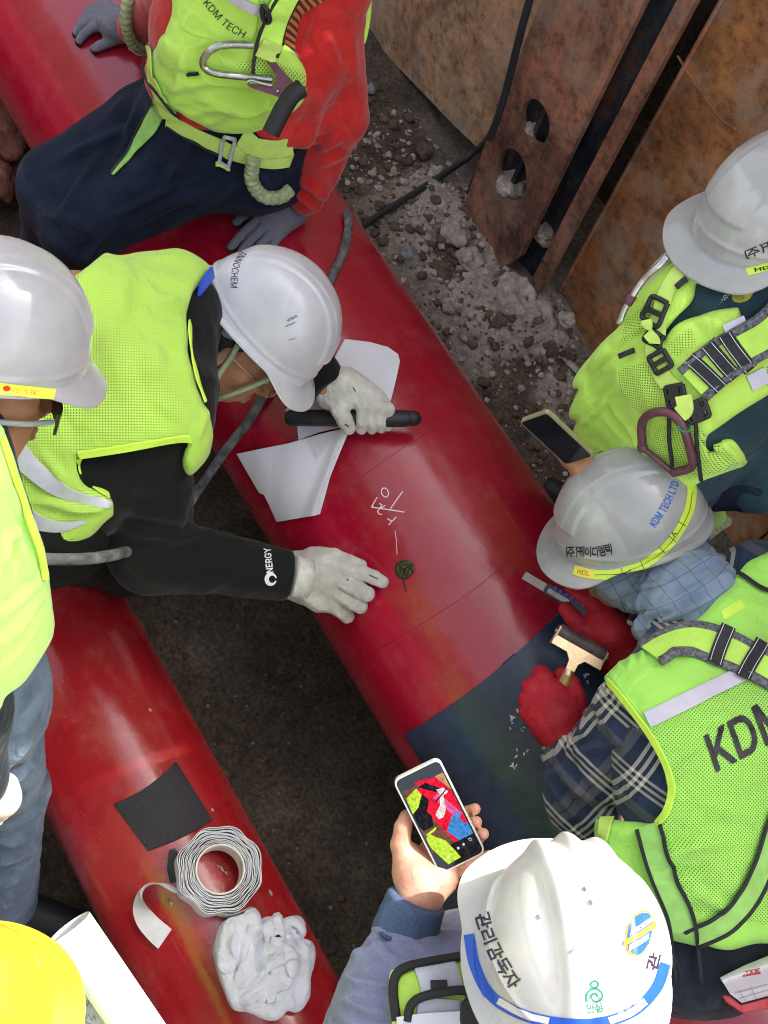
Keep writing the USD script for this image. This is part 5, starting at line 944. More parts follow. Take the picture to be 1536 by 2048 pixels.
    bulk = [cap(P(1290, 640, 1.20), P(1235, 760, 1.07), .09, .10), cap(P(1235, 760, 1.07), P(1250, 880, .97), .11, .12), cap(P(1340, 880, 1.0), P(1430, 900, 1.0), .07, .06), cap(P(1200, 840, 1.0), P(1210, 880, .97), .07, .08), cap(P(1500, 700, 1.26), P(1400, 790, 1.15), .07, .08)]
    vs = inter(union([grow(g, .024) for g in torso] + bulk, .05), [cone(outer), cone(hole, True)], .012); vest = surf(vs, .0055)
    folds(vest, .005, 9, axis=V(.6, -.7, .2), stretch=3.0, seed=43, lines=[(1170, 775, 1260, 700, 6, .007), (1165, 850, 1230, 780, 6, .008), (1180, 800, 1225, 765, 5, -.006), (1230, 830, 1290, 900, 7, .010), (1215, 820, 1270, 880, 7, -.014), (1240, 680, 1300, 640, 9, .007), (1420, 880, 1440, 900, 6, .010), (1180, 740, 1210, 700, 8, .008)])
    pats = [[(1250, 640), (1300, 600), (1312, 650), (1240, 690)], [(1235, 740), (1310, 718), (1330, 790), (1300, 850), (1290, 840), (1240, 790)], [(1328, 690), (1382, 655), (1390, 690), (1350, 715)], [(1310, 850), (1400, 860), (1490, 930), (1380, 960), (1300, 930)], [(1490, 660), (1600, 600), (1600, 650), (1500, 690)], [(1520, 740), (1600, 700), (1600, 780), (1530, 770)]]
    vpath = th.put('vest', vest, M['vest'], True, uv=planar_uv(vest, ax, lat), pv={'pat': pat_in(vest, pats)})
    both = merge(vest, sh); hp = th.put('harness', drape(both, [(1420, 470), (1350, 560), (1330, 600), (1318, 650), (1310, 700), (1330, 755), (1356, 780)], [.030, .03, .03, .03, .032, .034, .03], .003, .005), M['hv_pale'])
    for a, b in (((1326, 600), (1304, 645)), ((1322, 668), (1308, 688)), ((1316, 706), (1334, 740))): slider(th, hp, both, a, b, 17)
    for a, b in (((1300, 640), (1304, 654)), ((1306, 664), (1312, 690))): th.put('strap_window', drape(both, [a, b], .020, .004, .017, 16), M['hv_pale'], parent=hp)
    strap_ladder(th, hp, both, [(1600, 610), (1536, 662), (1480, 695), (1430, 730), (1386, 770)], .062, (.58, .72, .87))
    for q, w in (([(1352, 772), (1360, 812)], .030), ([(1390, 805), (1402, 836)], .034)): slider(th, hp, both, q[0], q[1], w * 560, 'strap_buckle'); th.put('strap_buckle', drape(both, [q[0], q[1]], w * .7, .007, .009, 20), M['black_gloss'], parent=hp)
    th.put('strap_tail', drape(both, [(1372, 790), (1376, 815), (1366, 825)], .030, .003, .014), M['hv_pale'], parent=hp)
    k1 = [(1346, 905), (1343, 960), (1350, 930), (1352, 945)]
    for q in ([(1344, 830), (1344, 880), (1350, 925)], [(1394, 840), (1398, 900), (1402, 950)]): th.put('cord', drape(both, q, .008, .004, .012, 40, round_=True), M['black'], True, parent=hp)
    th.put('reflective_strip', drape(both, [(1466, 640), (1478, 668)], .038, .0015, .003, 30), M['reflect_lav'], parent=vpath); th.put('reflective_strip', drape(both, [(1510, 742), (1522, 772)], .034, .0015, .003, 30), M['reflect_lav'], parent=vpath)
    t, w = latin('K', True); th.put('lettering', decal(both, t, quad4((1418, 680), (1424, 694), (1434, 686), (1428, 672), w, 1.0), .0015, .3), M['ink'], False, parent=vpath)
    th.put('zip_pull', drape(both, [(1242, 712), (1258, 704), (1272, 700)], .010, .005, .004, 24), M['black'], parent=vpath); th.put('zip_pull', drape(both, [(1357, 576), (1368, 566), (1376, 560)], .010, .005, .006, 24), M['black'], parent=vpath)
    t, w = latin('SAFETY FIRST'); tg = drape(both, [(1420, 620), (1440, 600), (1462, 582)], .016, .0015, .004, 30); tp = th.put('neck_cord', tg, M['black'], parent=vpath); th.put('lettering', decal(merge(both, tg), t, along([(1423, 620), (1440, 603), (1458, 588)], w, 8, -4), .001, .3), M['stk_white'], False, parent=tp)
    pouch = [(1272, 590), (1280, 560), (1305, 530), (1338, 500), (1345, 520), (1325, 560), (1296, 600), (1280, 610)]
    th.put('shoulder_pad', surf(inter(union([cap(P(1280, 600, 1.30), P(1340, 510, 1.38), .035, .04)], .01), [cone(round_poly(pouch))], .01), .005), M['pale_pad'], True, parent=hp)
    kk, kp = karabiner('karabiner', 'dark steel karabiner hanging on the vest just above the nearer grey hard hat', [(1298, 888), (1296, 848), (1303, 828), (1326, 820), (1352, 824), (1372, 846), (1384, 880), (1390, 915), (1384, 924), (1352, 934)], .0085, both, M['steel_violet'], .016)
    kk.put('gate', tube([kp[0], (kp[0] + kp[-1]) / 2 - F * .004, kp[-1]], .006, 10, 12), M['steel_violet'], True); kk.put('thumb_lock', surf(cap(kp[0], kp[0] + (kp[5] - kp[0]) * .12, .010), .003), M['steel_violet'], True); kk.put('cord_tie', tube([kp[50] + unit(np.array([math.cos(a), math.sin(a), .3])) * .011 for a in np.linspace(0, 6.3, 16)], .002, 6), M['ink_green'], True)
    k2, p2 = karabiner('karabiner', 'long steel karabiner at the far shoulder edge of the worker by the wall', [(1252, 650), (1268, 612), (1300, 572), (1335, 540), (1345, 530)], .007, both, M['steel'], .020)
    k2.put('sleeve_nut', tube([p2[30] - (p2[31] - p2[30]) * 5, p2[36]], .0095, 10), M['steel_violet'], True)
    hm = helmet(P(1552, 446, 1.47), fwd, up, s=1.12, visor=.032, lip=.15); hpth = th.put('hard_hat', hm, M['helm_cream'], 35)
    t, w = hangul('(주)케이디엠텍'); th.put('lettering', decal(hm, t, along([(1491, 520), (1530, 503), (1580, 480), (1640, 440)], w, 17), .0008, .15), M['ink'], False, parent=hpth)
    th.put('sticker', decal(hm, rect(1, 1), quad4((1496, 552), (1560, 535), (1558, 519), (1490, 537)), .0008, .08), M['stk_lime'], False, parent=hpth)
    t, w = latin('HDE', True); th.put('lettering', decal(hm, t, along([(1508, 545), (1530, 540), (1552, 534)], w, 8), .0015, .2), M['ink'], False, parent=hpth)
    # phone in the right hand
    tl = P(1038, 844, 1.14); t0_ = (tl - EYE) @ F; tr, el = Q(1094, 824, t0_ - .052), Q(1128, 926, t0_ + .058); ex = unit(tr - tl); ey = el - tl; ey = unit(ey - ex * (ey @ ex)); ez = np.cross(ex, ey)
    if ez @ F > 0: ez = -ez
    ph_ = Thing('phone', 'phone with a dark screen held low in front of the standing worker by the wall', 'phone', tl); W_, H_ = np.linalg.norm(tr - tl), .138
    B = lambda x0, x1, y0, y1, z0, z1, r=.008: slab_rr(tl, ex, ey, ez, x0, x1, y0, y1, z0, z1, r)
    ph_.put('case', B(0, W_, 0, H_, -.009, 0), M['phone_rim'], 30); ph_.put('screen', B(.003, W_ - .003, .003, H_ - .003, .0002, .0012, .006), M['black_mirror'], 30)
def slab_rr(o, ex, ey, ez, x0, x1, y0, y1, z0, z1, r):
    m = trimesh.creation.extrude_polygon(sbox(x0 + r, y0 + r, x1 - r, y1 - r).buffer(r, 6), z1 - z0, engine='earcut'); v = m.vertices
    m.vertices = np.asarray(o) + np.outer(v[:, 0], ex) + np.outer(v[:, 1], ey) + np.outer(v[:, 2] + z0, ez); m.fix_normals(); return m
M['camo'] = plain('yellow_black_patterned_cloth', (0.55, 0.52, 0.08), 0.85, col2=(0.10, 0.10, 0.02), scale=60, spec=0.2)
M['pale_pad'] = plain('pale_pink_padding', (0.58, 0.50, 0.48), 0.8, var=0.1, scale=20)
M['phone_rim'] = plain('gold_phone_case', (0.42, 0.36, 0.22), 0.35, metal=0.5, var=0.1)
M['black_mirror'] = plain('black_glass', (0.006, 0.006, 0.007), 0.06, var=0.1, coat=0.5)
worker_d()
# ------------------------------------------------------------------ E: worker astride the pipe, plaid shirt, red gloves
usdkit.material(stage, L('plaid_cloth'), {'t': ('texture_coordinate', {}), 'x': ('separate_xyz', {}),
    'u': ('math', {'math_type': 'multiply', 'value2': 8.2}), 'v': ('math', {'math_type': 'multiply', 'value2': 8.2}), 'fu': ('math', {'math_type': 'fraction'}), 'fv': ('math', {'math_type': 'fraction'}),
    'ru': ('rgb_ramp', {'interpolate': False, 'ramp': [(0, (0.030, 0.045, 0.095)), (0.30, (0.13, 0.125, 0.13)), (0.42, (0.09, 0.045, 0.03)), (0.455, (0.13, 0.125, 0.13)), (0.58, (0.016, 0.022, 0.045)), (0.70, (0.66, 0.60, 0.52)), (0.745, (0.016, 0.022, 0.045)), (0.79, (0.66, 0.60, 0.52)), (0.835, (0.016, 0.022, 0.045)), (0.88, (0.66, 0.60, 0.52)), (0.925, (0.016, 0.022, 0.045))]}),
    'rv': ('rgb_ramp', {'interpolate': False, 'ramp': [(0, (0.024, 0.035, 0.075)), (0.34, (0.12, 0.115, 0.12)), (0.48, (0.024, 0.035, 0.075)), (0.66, (0.62, 0.56, 0.48)), (0.705, (0.016, 0.022, 0.045)), (0.75, (0.62, 0.56, 0.48)), (0.795, (0.016, 0.022, 0.045)), (0.84, (0.62, 0.56, 0.48)), (0.885, (0.024, 0.035, 0.075))]}),
    'm': ('mix_color', {'fac': 0.5}), 'wv': ('noise_texture', {'scale': 700.0}), 'b': ('bump', {'strength': 0.3, 'distance': 0.001}), 'p': ('principled_bsdf', {'roughness': 0.85, 'specular_ior_level': 0.2, 'sheen_weight': 0.1})},
    [('t.UV', 'x.vector'), ('x.x', 'u.value1'), ('x.y', 'v.value1'), ('u.value', 'fu.value1'), ('v.value', 'fv.value1'), ('fu.value', 'ru.fac'), ('fv.value', 'rv.fac'), ('ru.color', 'm.a'), ('rv.color', 'm.b'), ('m.result', 'p.base_color'), ('t.object', 'wv.vector'), ('wv.fac', 'b.height'), ('b.normal', 'p.normal')], surface='p.BSDF')
M['plaid'] = L('plaid_cloth')
def worker_e():
    pel, che, neck = P(1445, 1850, .88), P(1445, 1480, 1.03), P(1405, 1235, 1.03); ax = unit(neck - pel)
    lat = unit(np.cross([0, 0, 1], [-1, .1, 0])); 
    lsh, rsh = P(1300, 1425, 1.04), P(1520, 1170, 1.03); lel, lwr = P(1192, 1580, .85), P(1140, 1490, .81); rel, rwr = P(1370, 1300, .86), P(1262, 1312, .80)
    lhip, rhip = pel + lat * .10 - [0, 0, .02], pel - lat * .10 - [0, 0, .02]
    lhip, rhip = np.array([pel[0], 1.07, .86]), np.array([pel[0], 1.31, .86]); lkn, rkn = P(935, 1880, .64), np.array([pel[0] - .20, 1.60, .64]); lan, ran = P(960, 1990, .20), np.array([pel[0] - .10, 1.62, .22])
    th = Thing('person', 'worker astride the wide pipe in plaid shirt, red gloves and lime vest lettered KDM', 'person', (pel[0], 1.19, .74))
    torso = torso_caps(pel, che, neck, lat, hips=.08, lsh=lsh, rsh=rsh, rc=.118); armL = [cap(lsh, lel, .082, .080), cap(lel, lwr, .074, .044)]; armR = [cap(rsh, rel, .066, .056), cap(rel, rwr, .052, .038)]
    legs = [cap(lhip, lkn, .095, .068), cap(lkn, lan, .066, .05), cap(rhip, rkn, .095, .068), cap(rkn, ran, .066, .05)]; seat = [cap(lhip, rhip, .115)]
    fwd, up = V(-.93, .30, -.10), V(-.22, -.72, .60); hc = P(1262, 1052, 1.005) - unit(up) * .066
    H = P
    lp = [px_chain([(1138, 1478, .83), (1115, 1440, .835), (1098, 1400, .83)], [.042, .050, .042], H), px_chain([(1120, 1470, .83), (1078, 1420, .82)], [.036, .034], H), px_chain([(1145, 1465, .83), (1135, 1420, .83)], [.036, .036], H)]
    lf = [px_chain([(1095, 1392, .835), (1086, 1362, .845), (1082, 1350, .825), (1098, 1358, .80)], [.028, .021, .018, .015], H), px_chain([(1078, 1395, .83), (1064, 1376, .835), (1066, 1372, .81), (1090, 1380, .79)], [.027, .020, .017, .015], H), px_chain([(1068, 1410, .825), (1056, 1400, .825), (1062, 1396, .80), (1085, 1400, .785)], [.025, .018, .016, .014], H), px_chain([(1066, 1428, .82), (1056, 1424, .815), (1064, 1420, .79), (1085, 1418, .78)], [.023, .017, .015, .013], H),
          px_chain([(1142, 1430, .84), (1150, 1396, .845), (1142, 1368, .84), (1126, 1350, .83)], [.028, .021, .018, .016], H)]
    rp = [px_chain([(1258, 1308, .825), (1225, 1272, .835), (1205, 1240, .835)], [.040, .046, .038], H), px_chain([(1245, 1318, .82), (1190, 1275, .82)], [.034, .028], H), px_chain([(1262, 1290, .825), (1228, 1222, .83)], [.034, .030], H)]
    rf = [px_chain([(1188, 1268, .83), (1166, 1258, .83), (1146, 1236, .828), (1132, 1218, .825)], [.024, .019, .0165, .0145], H), px_chain([(1210, 1238, .84), (1186, 1206, .845), (1160, 1190, .838), (1140, 1184, .825)], [.025, .020, .017, .014], H), px_chain([(1222, 1232, .835), (1204, 1196, .84), (1184, 1184, .82), (1168, 1188, .80)], [.023, .018, .016, .014], H), px_chain([(1232, 1235, .83), (1220, 1204, .83), (1202, 1192, .80), (1186, 1196, .785)], [.022, .017, .015, .013], H), px_chain([(1240, 1240, .82), (1234, 1214, .81), (1218, 1204, .785), (1202, 1206, .775)], [.020, .015, .014, .012], H)]
    head_group(th, hc, fwd, up, M['skin_tan'], [union([cap(neck, hc - unit(up) * .07, .056)] + [grow(g, -.014) for g in torso + armL + armR + legs + seat], .03)] + [union([cap(p, q, .028) for (p, _), (q, _) in zip(ch, ch[1:])], .01) for ch in (lp[0], rp[0])], .007)
    tro = surf(union([grow(g, .010) for g in legs + seat] + [cap(pel + lat * q, pel * .45 + che * .55 + lat * q, .126, .118) for q in (-.07, .07)], .05), .0065); folds(tro, .007, 8, seed=51); th.put('trousers', tro, M['trouser_dark'], True)
    for an, s in ((lan, -1), (ran, 1)): th.put('boot', surf(union([cap(an, an * [1, 1, 0] + [0, 0, .08], .055, .05), cap(an * [1, 1, 0] + [0, 0, .05], an * [1, 1, 0] + [-.16, 0, .045], .045, .04)], .02), .008), M['black'], True)
    sl = surf(inter(union([grow(g, .008) for g in armL] + [cap(lel + V(0, .3, -.2) * .02, lel * .5 + lwr * .5, .078, .06), cap(lsh, P(1320, 1560, .97), .075, .07)], .03), [plane(lwr + unit(lwr - lel) * .006, lwr - lel)], .006), .0052)
    folds(sl, .008, 12, axis=lel - lsh, stretch=.5, seed=52, lines=[(1130, 1540, 1180, 1600, 10, .010), (1110, 1560, 1160, 1620, 8, -.012), (1200, 1420, 1290, 1530, 12, .007), (1150, 1510, 1240, 1480, 9, .008), (1220, 1600, 1320, 1560, 10, .010), (1200, 1630, 1320, 1620, 8, .010), (1170, 1480, 1190, 1380, 8, .006)])
    th.put('shirt_sleeve', sl, M['plaid'], True, uv=planar_uv(sl, V(.80, .60, 0), V(.62, -.78, .1)))
    sr = surf(inter(union([union([grow(g, .010) for g in armR], .02), inter(union([grow(g, .007) for g in torso], .04), [plane(pel + (neck - pel) * .30, pel - neck)], .02)], .02), [plane(rwr + unit(rwr - rel) * .004, rwr - rel)], .006), .0058); folds(sr, .005, 10, seed=53); th.put('shirt', sr, M['plaid'], True, uv=planar_uv(sr, V(.85, .5, 0), V(.5, -.85, .1)))
    for w_, e_ in ((lwr, lel), (rwr, rel)): d_ = unit(w_ - e_); th.put('glove_cuff', sweep([w_ + d_ * s for s in (-.012, .0, .014, .030)], np.array([circ(r_, 28) for r_ in (.041, .044, .043, .040)])), M['cuff_cream'], True)
    outer = round_poly([(1215, 1356, 1), (1246, 1328), (1288, 1306), (1340, 1285), (1393, 1250), (1433, 1210), (1468, 1172), (1478, 1148), (1536, 1110), (1700, 1060), (1700, 1900), (1536, 1880), (1460, 1896), (1400, 1880), (1330, 1850), (1240, 1780), (1195, 1690), (1190, 1638, 1), (1240, 1648), (1312, 1648), (1330, 1618), (1340, 1577), (1330, 1528), (1303, 1476), (1277, 1437), (1244, 1394)])
    bulk = [cap(P(1290, 1400, 1.06), P(1420, 1260, 1.07), .06, .07), cap(P(1400, 1560, 1.02), P(1560, 1500, 1.04), .12), cap(P(1280, 1700, .95), P(1360, 1800, .92), .08, .10), cap(P(1390, 1700, .97), P(1560, 1760, .93), .13, .14), cap(P(1440, 1200, 1.05), P(1560, 1150, 1.06), .06)]
    vs = inter(union([grow(g, .026) for g in torso] + bulk, .06), [cone(outer)], .014); vest = surf(vs, .0055)
    folds(vest, .0065, 7, axis=ax, stretch=.6, seed=54, lines=[(1300, 1710, 1440, 1680, 16, .014), (1330, 1740, 1400, 1735, 12, -.012), (1240, 1340, 1250, 1310, 5, .006), (1262, 1335, 1270, 1305, 5, .006), (1285, 1325, 1290, 1300, 5, .006), (1400, 1600, 1500, 1640, 18, .006), (1380, 1780, 1470, 1820, 12, .008), (1340, 1560, 1420, 1500, 14, .005)])
    pat = pat_in(vest, [[(1296, 1460), (1470, 1355), (1720, 1250), (1720, 1860), (1536, 1850), (1400, 1830), (1330, 1790), (1318, 1660), (1352, 1580), (1338, 1520)]])
    vpath = th.put('vest', vest, M['vest_g'], True, uv=planar_uv(vest, ax, np.cross(ax, F)), pv={'pat': pat})
    both = merge(vest, tro)
    th.put('binding', drape(vest, [(1219, 1362), (1248, 1396), (1282, 1440), (1308, 1478), (1335, 1530), (1346, 1577), (1336, 1622), (1316, 1650)], .013, .003, .003), M['binding'], parent=vpath)
    th.put('reflective_strip', drape(vest, [(1296, 1440), (1350, 1414), (1420, 1380), (1482, 1350), (1560, 1310)], .028, .002, .003), M['reflect_lav'], parent=vpath)
    t, w = latin('KDM', True); th.put('lettering', decal(vest, t, quad4((1425, 1546), (1585, 1462), (1555, 1386), (1402, 1478), w, 1.0), .0018, .15), M['ink'], False, parent=vpath)
    th.put('back_panel', decal(vest, rect(1, 1), quad4((1448, 1240), (1490, 1215), (1482, 1198), (1442, 1222)), .001, .1), M['binding'], False, parent=vpath)
    # harness: shoulder strap with bars, back webbing loops, snap strap
    hp = th.put('harness', drape(vest, [(1300, 1655), (1325, 1740), (1362, 1830), (1372, 1900), (1380, 1970)], [.036, .038, .042, .044, .046], .003, .005), M['hv_green'])
    for s in (-1, 1): th.put('webbing_edge', drape(both, [(1300, 1655), (1325, 1740), (1362, 1830), (1372, 1900), (1380, 1960)], .006, .004, .006, 70, s * .021), M['black'], parent=hp)
    st = [(1580, 1560), (1536, 1690), (1500, 1780), (1450, 1840), (1385, 1872)]
    th.put('back_strap', drape(vest, st, .040, .003, .004), M['hv_green'], parent=hp)
    for s in (-1, 1): th.put('webbing_edge', drape(vest, st, .006, .004, .006, 70, s * .020), M['black'], parent=hp)
    sh = [(1302, 1312), (1340, 1290), (1390, 1282), (1450, 1300), (1500, 1325), (1570, 1360)]
    strap_ladder(th, hp, vest, sh, .058, (.50, .74), True)
    th.put('webbing_edge', drape(vest, [(1478, 1152), (1520, 1180), (1570, 1190)], .008, .004, .006), M['black'], parent=hp)
    th.put('front_strap', drape(both, [(1215, 1640), (1208, 1690), (1204, 1740)], .026, .003, .004, 40), M['hv_pale'], parent=hp)
    kn2 = Thing('snap_hook', 'copper coloured snap hook hanging below the plaid elbow, behind the ribbed white hard hat', 'hook', P(1240, 1660, .95))
    kn2.put('shank', tube([P(1258, 1600, 1.0), P(1248, 1640, .99), P(1238, 1690, .98)], [.008, .010, .012], 10, 16), M['brass'], True); kn2.put('nose', tube([P(1238, 1690, .98), P(1232, 1715, .97)], .006, 8, 8), M['steel'], True); kn2.put('pin', trimesh.creation.icosphere(2, .005).apply_translation(P(1240, 1668, 1.0) - F * .01), M['black'], True)
    tail = [P(1455, 1040, .80), P(1430, 1056, .81), P(1408, 1075, .83), P(1390, 1095, .86)]
    ln = Thing('lanyard', 'green beaded lanyard beside the blue strap behind the middle hard hat', 'lanyard', tail[1]); c = spline(tail, 60); ln.put('rope', tube(c, .011 * (1 + .3 * np.sin(np.linspace(0, 40, 60)) ** 2), 12), M['braid'], True); ln.put('pouch', surf(cap(P(1425, 1035, .80), P(1402, 1062, .82), .03, .02), .005), M['hv_green'], True)
    # scarf round the neck and cheeks
    sc = round_poly([(1190, 1170), (1225, 1200), (1262, 1218), (1300, 1222), (1280, 1240), (1274, 1262), (1292, 1282), (1320, 1286), (1380, 1262), (1440, 1212), (1470, 1165), (1462, 1135), (1425, 1105), (1400, 1060), (1300, 1080), (1200, 1120)])
    scm = surf(inter(union([cap(hc - unit(up) * .02, hc - unit(up) * .09 - unit(fwd) * .02, .092, .090), cap(hc - unit(up) * .02 + unit(fwd) * .05, hc - unit(up) * .09, .074, .088), cap(hc - unit(up) * .10 - unit(fwd) * .05, neck + ax * .01, .100, .105), cap(P(1290, 1255, .97), P(1420, 1180, 1.04), .05, .06)], .03), [cone(sc)], .014), .005)
    folds(scm, .011, 14, axis=V(.85, -.45, 0), stretch=4, seed=55, lines=[(1290, 1262, 1420, 1200, 6, .010), (1300, 1235, 1440, 1150, 7, .010), (1340, 1220, 1460, 1150, 6, .008), (1310, 1275, 1400, 1235, 6, .008), (1250, 1180, 1360, 1170, 6, .005), (1380, 1140, 1440, 1120, 6, .008)])
    th.put('scarf', scm, M['scarf_check'], True, uv=planar_uv(scm, V(.85, -.5, 0), V(.5, .85, 0)))
    # gloves
    gpl, _ = glove(th, lp, lf, M['glove_red'], k=.006); gpr, _ = glove(th, rp, rf, M['glove_red'], k=.006)
    # hard hat
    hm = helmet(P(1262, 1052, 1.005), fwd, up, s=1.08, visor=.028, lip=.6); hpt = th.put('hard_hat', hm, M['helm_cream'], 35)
    t, w = hangul('(주)케이디엠텍'); th.put('lettering', decal(hm, t, along([(1131, 1113), (1160, 1112), (1195, 1112), (1226, 1106)], w, 19), .0008, .15), M['ink'], False, parent=hpt)
    t, w = latin('KDM TECH LTD', True); th.put('lettering', decal(hm, t, along([(1310, 1056), (1330, 1026), (1348, 992), (1358, 966)], w, 15), .0008, .2), M['ink_blue'], False, parent=hpt)
    sp = [(1146, 1147), (1190, 1157), (1240, 1154), (1300, 1130), (1350, 1085), (1382, 1030), (1391, 985), (1388, 958)]
    stk = decal(hm, rect(1, 1), along(sp, 1.0, 19, -2), .0008, .02); th.put('sticker', stk, M['stk_lime'], False, parent=hpt)
    th.put('sticker_end', decal(hm, rect(1, 1), along([(1146, 1147), (1165, 1153), (1188, 1157)], 1.0, 19, -2), .0012, .05), M['stk_yellow'], False, parent=hpt)
    for (txt, a, b, hh) in (('HDL', [(1153, 1150), (1166, 1153), (1178, 1155)], 9, 9), ('A', [(1350, 1076), (1356, 1068)], 9, 9)): t, w = latin(txt); th.put('sticker_lettering', decal(hm, t, along(a, w, hh, 3), .0016, .3), M['ink_red'] if txt == 'HDL' else M['ink'], False, parent=hpt)
    bars = [([(1190, 1157), (1240, 1154), (1300, 1130), (1350, 1085), (1382, 1030), (1391, 985)], .8, 6.5)] + [([(x0, y0), (x1, y1)], 1.0, 0) for x0, y0, x1, y1 in ((1246, 1154, 1244, 1136), (1288, 1137, 1281, 1120), (1330, 1105, 1318, 1092), (1352, 1083, 1338, 1071), (1372, 1052, 1356, 1042))]
    for pts, w_, shf in bars: th.put('sticker_rule', decal(hm, rect(1, 1), along(pts, 1.0, w_ * 1.2, shf), .0014, .03), M['ink'], False, parent=hpt)
    th.put('chin_strap', tube([P(1282, 1150, 1.0), P(1275, 1190, .985), P(1268, 1225, .955), P(1262, 1240, .93)], .007, 8, 24), M['black'], True, parent=hpt); th.put('nape_strap', tube([P(1395, 1045, 1.0), P(1402, 1075, .99), P(1392, 1105, .985)], .017, 10, 16), M['blue_plastic'], True, parent=hpt); th.put('strap_buckle', trimesh.creation.icosphere(2, .008).apply_translation(P(1262, 1243, .93)), M['grey_plastic'], True, parent=hpt)
    # roller: rubber cylinder in a brass fork with wooden handle; knife with blue grip
    a, b = P(1108, 1278, .86), P(1200, 1330, .86); d = unit(b - a); up_ = unit(np.cross(d, np.cross(V(0, 0, 1), d))); per = np.cross(d, up_)
    if per @ V(.4, -.9, 0) < 0: per = -per
    ro = Thing('seam_roller', 'hand roller with brown rubber drum, brass frame and wooden handle in the red glove', 'roller', (a + b) / 2); rc = (a + b) / 2 + per * .004
    off = per * .018 - up_ * .006
    ro.put('drum', tube([a + off, a + off + d * .001, b + off - d * .001, b + off], [.016, .0165, .0165, .016], 24), M['roller_rubber'], 30); ro.put('axle', tube([a + off - d * .006, b + off + d * .008], .005, 10), M['steel'], 30)
    fr = trimesh.creation.extrude_polygon(Polygon([(-.054, .010), (.054, .010), (.054, -.010), (.020, -.010), (.010, -.022), (.008, -.048), (-.008, -.048), (-.010, -.022), (-.020, -.010), (-.054, -.010)]).buffer(-.001).buffer(.001), .005, engine='earcut')
    hdir = unit(P(1118, 1388, .845) - P(1153, 1306, .865)); hx = unit(d - hdir * (d @ hdir)); hz = np.cross(hx, hdir); hz = hz if hz @ -F > 0 else -hz; v = fr.vertices; o = (a + b) / 2 - up_ * -.006
    fr.vertices = o + np.outer(v[:, 0], d) - np.outer(v[:, 1], hdir) + np.outer(v[:, 2], hz); fr.fix_normals(); ro.put('frame', fr, M['brass'], 20)
    for e in (a - d * .001, b + d * .001): ro.put('frame_arm', slab_rr(e, per, up_, d, -.010, .030, -.016, .010, -.0015, .0015, .003), M['brass'], 20)
    h0 = o + hdir * .044; ro.put('handle', tube([h0, h0 + hdir * .006, h0 + hdir * .03, h0 + hdir * .06, h0 + hdir * .09, h0 + hdir * .10], [.009, .0115, .0115, .0135, .011, .006], 16, 30), M['wood'], True); ro.put('ferrule', tube([h0 - hdir * .004, h0 + hdir * .008], .0105, 16), M['brass'], 30)
    kt, km, ke = P(1048, 1150, .80), P(1088, 1178, .815), P(1188, 1232, .845)
    kd = unit(ke - kt); kn = unit(np.cross(kd, np.cross(V(0, 0, 1), kd))); ks = np.cross(kd, kn)
    if ks @ V(0, 1, 0) < 0: ks = -ks
    kf = Thing('utility_knife', 'snap blade knife with blue ribbed grip in the far red glove', 'knife', km)
    kf.put('blade', slab_rr(kt, kd, ks, kn, 0, .085, -.008, .009, -.0006, .0006, .0005), M['blade'], 20); kf.put('body', slab_rr(kt + kd * .052, kd, ks, kn, 0, .13, -.010, .011, -.006, .004, .004), M['black_gloss'], 30); kf.put('slider', slab_rr(kt + kd * .060, kd, ks, kn, 0, .05, -.003, .007, .0042, .008, .002), M['blade'], 20)
    for i in range(7): kf.put('grip_rib', slab_rr(kt + kd * (.068 + .013 * i), kd, ks, kn, 0, .0065, -.0125, -.004, -.004, .0062, .0025), M['blue_plastic'], 30)
usdkit.material(stage, L('checked_scarf'), {'t': ('texture_coordinate', {}), 'x': ('separate_xyz', {}), 'u': ('math', {'math_type': 'multiply', 'value2': 34.0}), 'v': ('math', {'math_type': 'multiply', 'value2': 34.0}), 'fu': ('math', {'math_type': 'fraction'}), 'fv': ('math', {'math_type': 'fraction'}),
    'lu': ('math', {'math_type': 'less_than', 'value2': 0.06}), 'lv': ('math', {'math_type': 'less_than', 'value2': 0.06}), 'mx': ('math', {'math_type': 'maximum'}), 'ms': ('math', {'math_type': 'multiply', 'value2': 0.6}), 'n': ('noise_texture', {'scale': 12.0, 'detail': 5.0}), 'r': ('rgb_ramp', {'ramp': [(0.3, (0.15, 0.20, 0.31)), (0.7, (0.29, 0.35, 0.45))]}), 'c': ('mix_color', {'b': (0.06, 0.08, 0.14)}), 'p': ('principled_bsdf', {'roughness': 0.85, 'specular_ior_level': 0.2, 'sheen_weight': 0.15})},
    [('t.UV', 'x.vector'), ('x.x', 'u.value1'), ('x.y', 'v.value1'), ('u.value', 'fu.value1'), ('v.value', 'fv.value1'), ('fu.value', 'lu.value1'), ('fv.value', 'lv.value1'), ('lu.value', 'mx.value1'), ('lv.value', 'mx.value2'), ('mx.value', 'ms.value1'), ('ms.value', 'c.fac'), ('t.object', 'n.vector'), ('n.fac', 'r.fac'), ('r.color', 'c.a'), ('c.result', 'p.base_color')], surface='p.BSDF')
M['scarf_check'] = L('checked_scarf')
worker_e()
